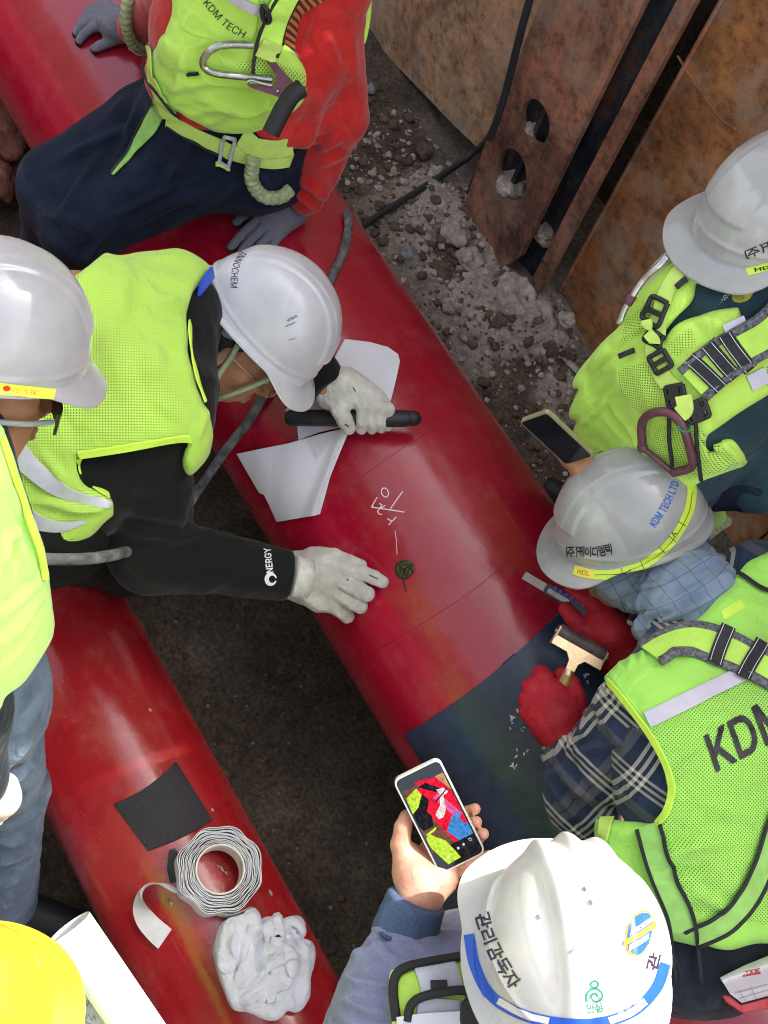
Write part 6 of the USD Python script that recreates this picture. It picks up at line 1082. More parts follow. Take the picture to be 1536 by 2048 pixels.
# ------------------------------------------------------------------ F: supervisor with ribbed white hard hat filming with a phone
def worker_f():
    fwd, up = V(-.09, -.72, -.69), V(.10, -.69, .72); C0 = P(1134, 1926, 1.50); hc = C0 - unit(up) * .062
    neck = C0 + np.array([.03, .0, -.21]); pel = np.array([.20, .66, .92]); che = neck * .5 + pel * .5 + [0, 0, .03]; ax = unit(neck - pel)
    lat = unit(np.cross([0, 0, 1], unit(fwd * [1, 1, 0]))); lsh, rsh = neck + lat * .17 - [0, 0, .06], neck - lat * .12 - [0, 0, .09]
    lel, lwr = P(735, 2060, 1.17), P(836, 1795, 1.265); rel, rwr = rsh + [.06, .0, -.28], rsh + [.02, .16, -.42]
    lhip, rhip = pel + lat * .09, pel - lat * .09; lkn, rkn, lan, ran = ([q[0], q[1] + dy, z] for q, dy, z in ((lhip, .02, .5), (rhip, .02, .5), (lhip, .0, .1), (rhip, .0, .1)))
    th = Thing('person', 'supervisor in blue grey work shirt at the bottom, filming with a phone', 'person', (pel[0], pel[1], 0))
    torso = torso_caps(pel, che, neck, lat, lsh=lsh, rsh=rsh); arms = [cap(lsh, lel, .064, .048), cap(lel, lwr, .046, .031)]; arms2 = [cap(rsh, rel, .06, .048), cap(rel, rwr, .046, .034)]
    legs = [cap(lhip, lkn, .088, .064), cap(lkn, lan, .06, .05), cap(rhip, rkn, .088, .064), cap(rkn, ran, .06, .05)]
    H = P; zp = 1.27
    palm = [px_chain([(840, 1800, 1.262), (850, 1755, 1.256), (862, 1715, 1.248)], [.026, .024, .018], H), px_chain([(828, 1795, 1.262), (822, 1745, 1.260), (820, 1708, 1.258)], [.023, .024, .017], H), px_chain([(852, 1798, 1.26), (884, 1755, 1.256), (902, 1730, 1.25)], [.023, .021, .015], H), px_chain([(845, 1760, 1.246), (880, 1700, 1.240)], [.018, .014], H)]
    fing = [px_chain([(815, 1735, 1.258), (801, 1690, 1.268), (806, 1655, 1.280), (813, 1634, 1.290)], [.019, .0145, .0125, .0105], H),
        px_chain([(860, 1700, 1.245), (905, 1650, 1.235), (935, 1625, 1.245), (950, 1618, 1.265)], [.016, .010, .0095, .0085], H),
        px_chain([(875, 1705, 1.245), (915, 1668, 1.235), (940, 1650, 1.250), (952, 1644, 1.278)], [.016, .0105, .0098, .0088], H),
        px_chain([(890, 1715, 1.246), (930, 1690, 1.236), (955, 1675, 1.252), (966, 1668, 1.278)], [.016, .0105, .0098, .0088], H),
        px_chain([(900, 1735, 1.250), (930, 1735, 1.244), (955, 1722, 1.248), (980, 1711, 1.258)], [.016, .0105, .0095, .0082], H)]
    hand = hand_sdf(palm, fing, .008)
    head = head_sdf(hc, fwd, up)
    body = union([head, union([cap(neck - [0, 0, .05], hc - unit(up) * .08, .056)] + [grow(g, -.012) for g in torso + arms + arms2 + legs], .03)], .02)
    bm = surf(union([body, hand], .006), .0042); th.put('body', bm, M['skin'], True)
    # nails
    for ch in fing[:1]: pass
    hs = union([cap(head.T(-.030, 0, .030), head.T(.018, 0, .036), .090, .084), cap(head.T(-.060, -.02, -.03), head.T(-.060, .02, -.03), .050)], .03)
    th.put('hair', surf(inter(hs, [plane(head.T(.030, 0, .05), unit(fwd) * .7 - unit(up) * .7), plane(head.T(-.012, 0, -.01), unit(fwd) * .8 - unit(up) * .5)], .01), .006), M['hair'], True)
    tro = surf(union([grow(g, .008) for g in legs] + [cap(lhip, rhip, .115)], .04), .008); th.put('trousers', tro, M['trouser_dark'], True)
    for an in (lan, ran): an = np.array(an); th.put('boot', surf(union([cap(an, an * [1, 1, 0] + [0, 0, .05], .055, .05), cap(an * [1, 1, 0] + [0, 0, .045], an * [1, 1, 0] + [-.10, .14, .04], .045, .04)], .02), .008), M['black'], True)
    d_ = unit(lwr - lel); cz = lwr - d_ * .055
    sl = surf(union([inter(union([grow(g, .006) for g in arms], .03), [plane(cz + d_ * .010, d_)], .004), union([grow(g, .004) for g in torso], .04)] + [union([grow(g, .008) for g in arms2], .02)], .02), .0055)
    folds(sl, .006, 11, axis=d_, stretch=.5, seed=61, lines=[(690, 1920, 790, 1890, 9, .010), (700, 1960, 800, 1980, 9, .011), (690, 2000, 780, 2030, 9, .010), (740, 1880, 800, 1930, 8, .008), (760, 1860, 850, 1900, 6, .006)]); shp = th.put('shirt', sl, M['sleeve_lav'], True)
    cu = surf(inter(union([grow(cap(lel, lwr, .048, .034), .007)], .0), [plane(lwr - d_ * .004, d_), plane(cz - d_ * .004, -d_)], .003), .004); folds(cu, .003, 14, seed=62); th.put('cuff', cu, M['cuff_blue'], True, parent=shp)
    vp = round_poly([(782, 1958), (798, 1938), (860, 1925), (928, 1912, 1), (1000, 1905), (1040, 2100), (900, 2180), (800, 2160), (786, 2050)])
    bulk = [cap(P(840, 1985, 1.12), P(960, 1965, 1.13), .075, .08), cap(P(840, 2060, 1.05), P(960, 2060, 1.05), .09)]
    vs = inter(union([grow(g, .028) for g in torso] + bulk, .05), [cone(vp)], .012); vest = surf(vs, .0055); folds(vest, .003, 7, seed=63)
    vpath = th.put('vest', vest, M['hv'], True)
    th.put('binding', drape(vest, [(796, 2040), (790, 1985), (794, 1955), (812, 1941), (860, 1930), (935, 1917)], .012, .006, .003), M['black'], parent=vpath)
    th.put('reflective_strip', drape(vest, [(868, 1928), (880, 1960), (884, 1985)], .056, .002, .003, 30), M['reflect'], parent=vpath); th.put('reflective_strip', drape(vest, [(878, 1998), (876, 2040), (874, 2070)], .056, .002, .003, 30), M['reflect'], parent=vpath)
    th.put('webbing_tab', drape(vest, [(876, 1964), (878, 1990)], .022, .005, .008, 20), M['black'], parent=vpath)
    th.put('carry_handle', drape(vest, [(815, 2040), (822, 2010), (845, 1994), (900, 1984), (935, 1984), (945, 1998), (944, 2006)], .012, .008, .010, 60, round_=True), M['black'], True, parent=vpath)
    th.put('radio_pouch', surf(inter(grow(vs, .02), [cone(round_poly([(925, 2002), (985, 1998), (1000, 2080), (930, 2080)]))], .006), .005), M['black'], True, parent=vpath)
    th.put('name_tape', drape(vest, [(800, 2046), (850, 2040), (925, 2034)], .020, .0015, .012, 40), M['stk_white'], parent=vpath)
    # ribbed hard hat
    hm = helmet(C0, fwd, up, 'rib', s=1.0, wide=1.08, tall=1.02); hp = th.put('hard_hat', hm, M['helm_bright'], 35)
    t, w = hangul('관리감독자'); th.put('lettering', decal(hm, t, along([(950, 1832), (966, 1880), (990, 1930), (1022, 1980)], w, 27), .0009, .12), M['ink_purple'], False, parent=hp)
    th.put('lettering', decal(hm, hangul('관')[0], along([(1312, 1942), (1320, 1908)], 1.0, 20), .0009, .12), M['ink_purple'], False, parent=hp)
    bp = [(944, 1868), (956, 1930), (985, 1985), (1040, 2020), (1110, 2038), (1190, 2040), (1260, 2018), (1305, 1975), (1325, 1925)]
    th.put('sticker', decal(hm, rect(1, 1), along(bp, 1.0, 22, -17), .0009, .015), M['stk_blue'], False, parent=hp)
    th.put('sticker', decal(hm, rect(1, 1), along([(1000, 1996), (1050, 2023), (1100, 2036)], 1.0, 14, -12), .0014, .05), M['stk_white'], False, parent=hp); th.put('sticker', decal(hm, rect(1, 1), along([(1215, 2034), (1255, 2019), (1285, 1996)], 1.0, 14, -14), .0014, .05), M['stk_white'], False, parent=hp)
    t, w = latin('052-237-0400'); th.put('sticker_lettering', decal(hm, t, along([(1235, 2028), (1260, 2016), (1284, 2000)], w, 7, 2), .0018, .4), M['stk_white'], False, parent=hp); t, w = latin('2024. 06. 03'); th.put('sticker_lettering', decal(hm, t, along([(1225, 2043), (1255, 2030), (1286, 2008)], w, 6, -1), .0018, .4), M['ink'], False, parent=hp)
    t, w = hangul('안심', .06); th.put('lettering', decal(hm, t, along([(1172, 2024), (1190, 2024), (1208, 2020)], w, 16), .0012, .12), M['ink_green'], False, parent=hp)
    em = strokes([[(.0 + .28 * math.cos(a), .72 + .26 * math.sin(a)) for a in np.linspace(0, 2 * math.pi, 25)], [(-.58 + .02, -.55), (-.62, -.2), (-.5, .15), (-.2, .38), (.2, .38), (.52, .12), (.60, -.2), (.45, -.5), (.15, -.62), (-.15, -.50), (-.28, -.22), (-.12, .02), (.12, -.02), (.2, -.18)]], .065)
    th.put('emblem', decal(hm, em, lambda u, v: np.stack([1189 + u * 27, 1987 - v * 26], 1), .0012, .1), M['ink_green'], False, parent=hp)
    ca, sa = math.cos(.42), math.sin(.42); tilt = lambda cx, cy, k: (lambda u, v: np.stack([cx + (u * ca + v * sa) * k * .85, cy - (v * ca - u * sa) * k * -1 * -1 if False else cy - (v * ca - u * (-sa)) * k], 1))
    shield = Polygon([(-.72, .55), (-.4, .95), (0, 1.05), (.4, .95), (.72, .55), (.75, 0), (.6, -.6), (.3, -.92), (0, -1.05), (-.3, -.92), (-.6, -.6), (-.75, 0)])
    fnS = lambda u, v: np.stack([1279 + u * 34 + v * 4, 1868 - v * 42 - u * 8], 1)
    th.put('sticker', decal(hm, flat(shield.buffer(.07)), fnS, .0007, .12), M['stk_orange'], False, parent=hp); th.put('sticker', decal(hm, flat(shield.buffer(-.03)), fnS, .0012, .12), M['stk_blue'], False, parent=hp)
    for (x0, x1, y0, y1, m_, z_) in ((-.55, .62, .22, .48, 'stk_white', .0018), (-.86, .86, -.14, .14, 'stk_orange', .0022), (-.55, .5, -.52, -.24, 'stk_white', .0018)):
        f2 = lambda u, v: fnS(u, v + u * .35); th.put('sticker', decal(hm, flat(sbox(x0, y0, x1, y1)), f2, z_, .12), M[m_], False, parent=hp)
    t, w = latin('KDMT'); th.put('sticker_lettering', decal(hm, t, lambda u, v: fnS(-.15 + u / w * .7, .26 + v * .18 + (-.15 + u / w * .7) * .35), .0024, .3), M['ink'], False, parent=hp)
    for i, (a, b) in enumerate((((1167, 1775), (1171, 1782)), ((1180, 1800), (1184, 1810)), ((1140, 1905), (1150, 1898)), ((1075, 1830), (1079, 1838)), ((1268, 1808), (1270, 1818)))): th.put('scuff', drape(hm, [a, b], .0035, .0003, .0004, 10), M['grime'], parent=hp)
    # the phone, its screen showing the pipe and the worker being filmed
    T0 = 1.748; tl, tr, bl = Q(785, 1561, T0), Q(878, 1515, T0), Q(881, 1749, T0 + .012); ex = unit(tr - tl); ey = bl - tl; H_ = np.linalg.norm(ey); ey = unit(ey - ex * (ey @ ex)); W_ = np.linalg.norm(tr - tl); ez = np.cross(ex, ey); ez = ez if ez @ F < 0 else -ez
    ph_ = Thing('phone', 'phone in a clear case held up, its screen showing the red pipe being filmed', 'phone', tl)
    ph_.put('case', slab_rr(tl, ex, ey, ez, 0, W_, 0, H_, -.010, .0008, .010), M['phone_case'], 30); ph_.put('bezel', slab_rr(tl, ex, ey, ez, .0025, W_ - .0025, .0025, H_ - .0025, .0009, .0014, .008), M['black_mirror'], 30)
    S = np.array([tl + ez * .0015, ex, ey, ez]); u0, v0, uw, vh = .0045, .0045, W_ - .009, H_ - .009
    def scr(name, pts, m_, lev): g = flat(Polygon(pts).intersection(sbox(0, 0, 1, 1))); v = g.vertices; g.vertices = tl + np.outer(u0 + v[:, 0] * uw, ex) + np.outer(v0 + v[:, 1] * vh, ey) + ez * (.0015 + .00015 * lev); g.fix_normals(); g = g if (g.face_normals @ ez).mean() > 0 else trimesh.Trimesh(g.vertices, g.faces[:, ::-1], process=False); return ph_.put(name, g, m_, False)
    E_ = {}
    for k_, c_ in (('red', (.75, .01, .04)), ('brown', (.16, .075, .045)), ('lime', (.50, .72, .05)), ('dark', (.012, .012, .016)), ('white', (.75, .68, .62)), ('blue', (.05, .22, .55)), ('pink', (.72, .10, .28)), ('tan', (.55, .28, .15))):
        E_[k_] = usdkit.material(stage, L('screen_' + k_), {'t': ('texture_coordinate', {}), 'n': ('noise_texture', {'scale': 230.0, 'detail': 6.0, 'roughness': 0.7}), 'r': ('rgb_ramp', {'ramp': [(0.3, tuple(np.array(c_) * .45)), (0.5, c_), (0.72, tuple(np.minimum(np.array(c_) * 1.25 + .03, 1)))]}), 'e': ('emission', {'strength': .26})}, [('t.object', 'n.vector'), ('n.fac', 'r.fac'), ('r.color', 'e.color')], surface='e.emission')
    sp = scr('screen', [(0, .115), (1, .115), (1, .80), (0, .80)], E_['brown'], 0)
    def on(name, pts, k_, lev): scr(name, pts, E_[k_], lev)
    on('picture_pipe', [(.42, .115), (.80, .115), (1, .33), (1, .74), (.76, .80), (.55, .80), (.30, .42), (.22, .22)], 'red', 1); on('picture_glare', [(.55, .30), (.70, .28), (.92, .50), (.95, .62), (.80, .56)], 'pink', 2); on('picture_ground', [(.80, .115), (1, .115), (1, .31)], 'tan', 2)
    on('picture_sheet', [(.50, .66), (.86, .50), (1, .56), (1, .80), (.66, .80)], 'blue', 2); on('picture_vest', [(.02, .19), (.32, .14), (.36, .22), (.18, .32), (0, .36)], 'lime', 3); on('picture_person', [(.0, .36), (.20, .30), (.38, .22), (.46, .30), (.30, .40), (.36, .46), (.28, .56), (.05, .56), (0, .50)], 'dark', 2); on('picture_person', [(.36, .14), (.55, .13), (.78, .235), (.70, .275)], 'dark', 3)
    on('picture_hand', [(.44, .46), (.62, .40), (.72, .30), (.80, .31), (.70, .46), (.58, .52), (.46, .52)], 'white', 4); on('picture_hand', [(.70, .24), (.86, .255), (.92, .31), (.84, .325), (.72, .29)], 'white', 4); on('picture_tool', [(.55, .345), (.92, .27), (.93, .28), (.56, .36)], 'dark', 5)
    on('picture_vest', [(.02, .64), (.12, .61), (.38, .74), (.48, .88), (.52, .96), (.20, .97), (.02, .74)], 'lime', 3); on('picture_vest', [(.05, .60), (.34, .575), (.30, .60), (.08, .625)], 'lime', 3); on('picture_glove', [(.88, .60), (1, .56), (1, .68), (.92, .66)], 'red', 4)
    on('controls', [(0, .80), (1, .80), (1, 1), (.54, .97), (.45, .86), (.38, .80)], 'dark', 2)
    for cx, cy in ((.56, .865), (.70, .855)): on('button', [(cx - .025, cy - .012), (cx + .025, cy - .012), (cx + .025, cy + .012), (cx - .025, cy + .012)], 'white', 6)
    on('button', [(.88 + .035 * math.cos(a), .84 + .017 * math.sin(a)) for a in np.linspace(0, 6.1, 14)], 'white', 6); on('button', [(.88 + .025 * math.cos(a), .84 + .012 * math.sin(a)) for a in np.linspace(0, 6.1, 14)], 'dark', 7); on('button', [(.28 + .03 * math.cos(a), .90 + .015 * math.sin(a)) for a in np.linspace(0, 6.1, 14)], 'white', 7)
    on('record_badge', [(.34, .085), (.60, .085), (.62, .097), (.60, .11), (.34, .11), (.32, .097)], 'red', 6)
M['phone_case'] = plain('clear_phone_case', (0.50, 0.50, 0.46), 0.25, var=0.1, spec=0.6)
worker_f()

# ------------------------------------------------------------------ G: worker with yellow hard hat, bottom left corner, holding rolled drawings
def worker_g():
    fwd, up = V(.76, -.46, -.36), V(.02, -.66, .70); C0 = P(-140, 2085, 1.50); hc = C0 - unit(up) * .062
    neck = C0 + np.array([-.02, -.02, -.20]); pel = np.array([neck[0] - .05, neck[1] - .06, .92]); che = neck * .5 + pel * .5; lat = unit(np.cross([0, 0, 1], unit(fwd * [1, 1, 0])))
    th = Thing('person', 'worker in yellow hard hat in the bottom left corner, beside rolled white drawings', 'person', (pel[0], pel[1], 0)); torso = torso_caps(pel, che, neck, lat)
    lsh, rsh = neck + lat * .17 - [0, 0, .05], neck - lat * .17 - [0, 0, .05]; arms = []
    hold = P(330, 2300, 1.20)
    for sh_ in (lsh, rsh): el = sh_ * .5 + hold * .5 - [0, 0, .16]; arms += [cap(sh_, el, .06, .05), cap(el, hold, .048, .036)]
    lhip, rhip = pel + lat * .09, pel - lat * .09; legs = []
    for h_ in (lhip, rhip): legs += [cap(h_, [h_[0], h_[1], .5], .088, .064), cap([h_[0], h_[1], .5], [h_[0], h_[1], .1], .06, .05)]
    head = head_sdf(hc, fwd, up); hand = hand_sdf([[(hold - [.05, .05, 0], .03), (hold, .034)]], [[(hold, .016), (hold + [.02 * i - .04, .05, .01], .011), (hold + [.02 * i - .04, .06, -.03], .010)] for i in range(5)])
    th.put('body', surf(union([head, union([cap(neck - [0, 0, .05], hc - unit(up) * .08, .056)] + [grow(g, -.012) for g in torso + arms + legs], .03), hand], .015), .007), M['skin_tan'], True)
    th.put('shirt', surf(union([grow(g, .008) for g in torso + arms], .03), .008), M['sleeve_navy'], True); th.put('vest', surf(union([grow(g, .022) for g in torso], .04), .008), M['hv'], True)
    th.put('trousers', surf(union([grow(g, .008) for g in legs] + [cap(lhip, rhip, .115)], .04), .009), M['trouser_dark'], True)
    for h_ in (lhip, rhip): b_ = np.array([h_[0], h_[1], 0]); th.put('boot', surf(union([cap(b_ + [0, 0, .12], b_ + [0, 0, .05], .055, .05), cap(b_ + [0, 0, .045], b_ + unit(fwd * [1, 1, 0]) * .15 + [0, 0, .04], .045, .04)], .02), .008), M['black'], True)
    th.put('hard_hat', helmet(C0, fwd, up, s=1.0, visor=.020), M['helm_yellow'], 35)
    # rolled drawings
    a, b = P(140, 1853, 1.36), P(322, 2120, 1.30); d = unit(b - a); nrm = unit(-F - d * (-F @ d)); sd = np.cross(d, nrm)
    tt = np.linspace(-.6, 2 * math.pi * 1.45, 90); rr = .0275 + .0022 * tt / 6.3; prof = np.concatenate([np.stack([np.cos(tt) * rr, np.sin(tt) * rr], 1), np.stack([np.cos(tt) * (rr - .0006), np.sin(tt) * (rr - .0006)], 1)[::-1]])
    n_ = 12; pts = a + np.outer(np.linspace(0, 1, n_), b - a); rl = Thing('drawing_roll', 'rolled white drawings sticking out beside the yellow hard hat', 'drawing roll', a); rl.put('rolled_sheet', sweep(pts, np.tile(prof, (n_, 1, 1)), np.tile(nrm, (n_, 1)), caps=False), M['paper'], True)
    fl = flat(Polygon([(140, 1960), (205, 1990), (262, 2060), (300, 2120), (100, 2120), (120, 2020)])); fl = fine(fl, 14); v = fl.vertices; z = 1.30 - .012 * np.sin((v[:, 0] - 120) / 60); top = P(v[:, 0], v[:, 1], z); lo = trimesh.Trimesh(top, fl.faces, process=False)
    if (lo.face_normals @ -F).mean() < 0: lo.invert()
    bk = lo.copy(); bk.vertices = bk.vertices + F * .0008; bk.invert(); sh_ = merge(lo, bk); rl.put('loose_sheet', sh_, M['paper'], True)
    sc = strokes([[(172, -2000), (175, -2012), (180, -1998), (184, -2010)], [(188, -2002), (192, -2014), (197, -2004), (202, -2016), (206, -2008)], [(160, -2022), (166, -2034), (171, -2024), (175, -2036)], [(176, -2026), (184, -2040), (189, -2030), (192, -2040)], [(166, -2018), (174, -2044)], [(160, -2040), (195, -2052)]], .7)
    v = sc.vertices; sc.vertices = P(v[:, 0], -v[:, 1], 1.30 - .012 * np.sin((v[:, 0] - 120) / 60)) - F * .001; rl.put('pencil_note', sc, M['grime'], False)
worker_g()
# ------------------------------------------------------------------ things lying on the pipes
def px_sheet(poly, place, size=9, th=.0012, smooth=True):
    """a thin sheet whose outline is given by sight points and which lies where place(x, y) puts it"""
    m = fine(flat(Polygon(poly)), size); v = m.vertices; top = trimesh.Trimesh(place(v[:, 0], v[:, 1]), m.faces, process=False)
    n = vnorm(top)
    if (n @ -F).mean() < 0: top.invert(); n = vnorm(top)
    N = len(v); f = top.faces; e = np.sort(f[:, [0, 1, 1, 2, 2, 0]].reshape(-1, 2), 1); ed = f[:, [0, 1, 1, 2, 2, 0]].reshape(-1, 2); _, inv, cnt = np.unique(e, axis=0, return_inverse=True, return_counts=True); b = ed[cnt[inv.ravel()] == 1]
    return trimesh.Trimesh(np.vstack([top.vertices, top.vertices - n * th]), np.vstack([f, f[:, ::-1] + N, np.stack([b[:, 0], b[:, 0] + N, b[:, 1]], 1), np.stack([b[:, 1], b[:, 0] + N, b[:, 1] + N], 1)]), process=False)
def arc(a, b, bow, n=8):
    a, b = np.array(a, float), np.array(b, float); d = b - a; nn = np.array([-d[1], d[0]]); t = np.linspace(0, 1, n)[:-1, None]; return [tuple(q) for q in a + d * t + nn * bow * 4 * t * (1 - t)]
# black wrap sheet round the wide pipe
edge = arc((808, 1470), (1120, 1222), .035, 14) + arc((1120, 1222), (1330, 1540), 0) + arc((1330, 1540), (990, 1742), -.03) + arc((990, 1742), (808, 1470), -.012, 14)
sheet = px_sheet(edge, lambda x, y: pipeP(x, y, .0045 + .004 * meshkit.fbm(np.stack([x, y, 0 * x], -1) / 130, 3, 4)), 10, .0035)
sp = Thing('wrap_sheet', 'large black glossy wrap sheet laid over the wide pipe under the red gloves', 'sheet', pipeP(1000, 1450, 0)); sp.put('sheet', sheet, M['sheet'], True)
g = np.random.default_rng(3); fl = []
for cx, cy, n, sx in ((1025, 1437, 7, 10), (1030, 1530, 6, 8), (1165, 1362, 9, 18), (1060, 1500, 3, 30), (1040, 1460, 4, 20)):
    for _ in range(n):
        x, y = cx + g.normal() * sx * .5, cy + g.normal() * 6; b_ = trimesh.creation.icosphere(1, 1); s_ = g.uniform(.0008, .0028); b_.vertices = b_.vertices * np.array([s_ * 2.2, s_, .0006]) @ trimesh.transformations.rotation_matrix(g.random() * 6, [0, 0, 1])[:3, :3] + pipeP(x, y, .0095); fl.append(b_)
sp.put('paint_flecks', merge(*fl), M['stk_white'], False)
# the defect, chalk writing and scratches on the wide pipe
dm = px_sheet([(790, 1140), (792, 1128), (800, 1121), (812, 1120), (826, 1124), (829, 1135), (824, 1150), (812, 1156), (803, 1158), (797, 1150)], lambda x, y: pipeP(x, y, .001 + .016 * np.clip(meshkit.fbm(np.stack([x, y, 0 * x], -1) / 7, 3, 2), 0, 1) * np.clip((22 - np.hypot(x - 810, y - 1138)) / 14, 0, 1)), 2.0, .001)
pipe1.put('coating_defect', dm, M['char'] if 'char' in M else plain('charred_olive_resin', (0.07, 0.072, 0.02), 0.2, col2=(0.004, 0.005, 0.004), scale=210, bump=.5, bscale=160, bdist=.004), True, label='charred olive black spot on the red coating')
sm = flat(unary_union([Point(808, -1142).buffer(1).buffer(17), LineString([(805, -1155), (809, -1172), (812, -1182)]).buffer(2.0)])); sm = fine(sm, 8); v = sm.vertices; sm.vertices = pipeP(v[:, 0], -v[:, 1], .0006); pipe1.put('defect_stain', sm, plain('dark_red_scorch', (0.10, 0.006, 0.012), .5, var=.5, scale=90), True)
ch = [[(770 + 7 * math.cos(a) + 1.5 * math.sin(a), -(985 + 9 * math.sin(a))) for a in np.linspace(0, 6.3, 22)], [(805, -983), (781, -1017)], [(743, -1014), (775, -1019), (808, -1024)], [(754, -995), (743, -1014)], [(759, -1007), (764, -1010), (760, -1016), (755, -1023), (758, -1028), (764, -1029)], [(770, -1011), (762, -1016)], [(775, -1037), (783, -1042), (781, -1046), (778, -1049)], [(792, -1034), (785, -1042)]]
cm = strokes(ch, 1.15); v = cm.vertices; cm.vertices = pipeP(v[:, 0], -v[:, 1], .0008); pipe1.put('marker_writing', cm, M['chalk'], False)
cm = strokes([[(790, -1062), (793, -1081), (794, -1108)]], .6); v = cm.vertices; cm.vertices = pipeP(v[:, 0], -v[:, 1], .0008); pipe1.put('marker_line', cm, M['chalk'], False)
for pts in ([(700, 1330), (830, 1255), (960, 1170), (1080, 1060)], [(640, 990), (700, 968), (800, 900), (900, 838)]): c = spline(pts, 60); pipe1.put('coating_seam', tube(pipeP(c[:, 0], c[:, 1], .0002), .0010, 6), M['pipe1'], True)
# release liner papers and the black mastic roll in the gloved hand
mr = Thing('mastic_roll', 'black mastic roll gripped in the white glove of the bent worker', 'mastic roll', pipeP(700, 836, .05)); ra = [pipeP(574, 836, .045), pipeP(640, 836, .052), pipeP(700, 837, .056), pipeP(770, 837, .056), pipeP(824, 837, .052)]
mc = spline(ra, 40); mr.put('roll', tube(mc, np.interp(np.linspace(0, 1, 40), [0, .01, .03, .9, .97, 1], [.012, .0165, .018, .0185, .018, .014]), 18), M['butyl'], 40); mr.put('roll_end', surf(union([cap(mc[-1], mc[-1] + unit(mc[-1] - mc[-2]) * .004, .0165), cap(mc[-1] + [0, 0, .006], mc[-1] + [0, .004, .004], .010)], .006), .003), M['butyl'], True)
lp1 = px_sheet([(473, 908), (520, 898), (575, 887), (640, 868), (692, 856), (699, 860), (680, 905), (660, 955), (648, 1000), (640, 1028), (630, 1031), (553, 1044), (540, 1015), (528, 990), (518, 986), (500, 955)], lambda x, y: pipeP(x, y, .006 + .030 * np.clip((x - 560) / 140, 0, 1) * np.clip((960 - y) / 100, 0, 1) + .012 * np.exp(-((x - 690 + (y - 860) * .38) / 14) ** 2) + .012 * np.clip((545 - x) / 70, 0, 1)), 8, .0006)
single('release_liner', lp1, M['liner'], 'large white liner sheet lying on the wide pipe below the black roll', 'liner sheet', smooth=True)
lp2 = px_sheet([(592, 822), (600, 805), (660, 812), (700, 822), (694, 852), (640, 864), (597, 880), (594, 850)], lambda x, y: pipeP(x, y, .010 + .010 * np.clip((x - 600) / 90, 0, 1)), 8, .0006)
single('release_liner', lp2, M['liner'], 'small liner piece showing just below the left half of the black roll', 'liner sheet', smooth=True)
lp3 = px_sheet([(568, 822), (590, 802), (620, 790), (655, 740), (690, 678), (740, 684), (776, 694), (796, 708), (800, 722), (792, 760), (782, 800), (770, 826), (700, 828), (640, 826)], lambda x, y: pipeP(x, y, .008 + .014 * np.clip((x - 700) / 90, 0, 1) ** 2 * np.clip((800 - y) / 60, 0, 1)), 9, .0006)
single('release_liner', lp3, M['liner'], 'white liner sheet behind the gloved hand and the hard hat on the wide pipe', 'liner sheet', smooth=True)
# felt patch, tape roll, rag on the narrower pipe
P2 = lambda x, y, o=0.0: pipeP(x, y, o, PIPE2)
pt = px_sheet(arc((227, 1608), (352, 1523), .06) + arc((352, 1523), (426, 1640), 0) + arc((426, 1640), (296, 1702), -.03) + arc((296, 1702), (227, 1608), 0), lambda x, y: P2(x, y, .0035), 8, .003)
single('felt_patch', pt, M['patch'], 'square black patch stuck on the narrower pipe', 'patch', smooth=True)
c0 = P2(432, 1748, 0.0); axn = unit(np.array([.04, .05, 1.0])); e1 = unit(np.cross(axn, [0, 1, .2])); e2 = np.cross(axn, e1); c0 = c0 + axn * .004
tr = Thing('tape_roll', 'roll of white lined black butyl tape with wavy layers on the narrower pipe', 'tape roll', c0)
def ring(r0, r1, z0, z1, wob=0., seed=0, k=120, rim=0.):
    a = np.arange(k) * 2 * np.pi / k; oct_ = 1 + .035 * ((r0 - .045) / .04) * np.cos(8 * a + .4) + wob * .03 * (meshkit.fbm(np.stack([np.cos(a) * 3 + seed, np.sin(a) * 3, 0 * a], -1), 2, seed) - .5) * 2
    dz = wob * .006 * (meshkit.fbm(np.stack([np.cos(a) * 4, np.sin(a) * 4, 0 * a + seed * .15], -1), 2, 3) - .5) * 2
    P_ = lambda r, z: c0 + np.outer(np.cos(a) * r * oct_, e1) + np.outer(np.sin(a) * r * oct_, e2) + np.outer(z, axn)
    v = np.vstack([P_(r0, z0 + 0 * a), P_(r1, z0 + 0 * a), P_(r1, z1 + dz), P_(r0, z1 + dz)]); i = np.arange(k); j = (i + 1) % k; f = []
    for q in range(4): o, p = q * k, ((q + 1) % 4) * k; f += [np.stack([o + i, o + j, p + j], 1), np.stack([o + i, p + j, p + i], 1)]
    m = trimesh.Trimesh(v, np.vstack(f), process=False)
    if m.volume < 0: m.invert()
    return m
core = ring(.0455, .0490, 0, .056); tr.put('core', core, M['card'] if 'card' in M else plain('pale_card_core', (0.70, 0.66, 0.62), .7, var=.08), 30)
for i in range(11):
    r0 = .0492 + .0031 * i
    tr.put('butyl_layer', ring(r0, r0 + .0019, .002, .050 - .002 * (i % 3), 1., i), M['butyl'], 35); tr.put('liner_layer', ring(r0 + .0019, r0 + .0031, .0, .0545 + .001 * (i % 2), 1., i), M['liner'], 35)
t, w = latin('INNOCHEM')
for k_, (a0, zz) in enumerate(((2.2, .034), (3.4, .034), (4.6, .034), (1.5, .018), (2.9, .018), (4.1, .018))):
    tm = fine(t, .25); v = tm.vertices; a = a0 - (v[:, 0] / w) * .95; zt = zz + v[:, 1] * .007; tm.vertices = c0 + np.outer(np.cos(a) * .0452, e1) + np.outer(np.sin(a) * .0452, e2) + np.outer(zt, axn)
    tr.put('core_lettering', tm, M['ink'], False)
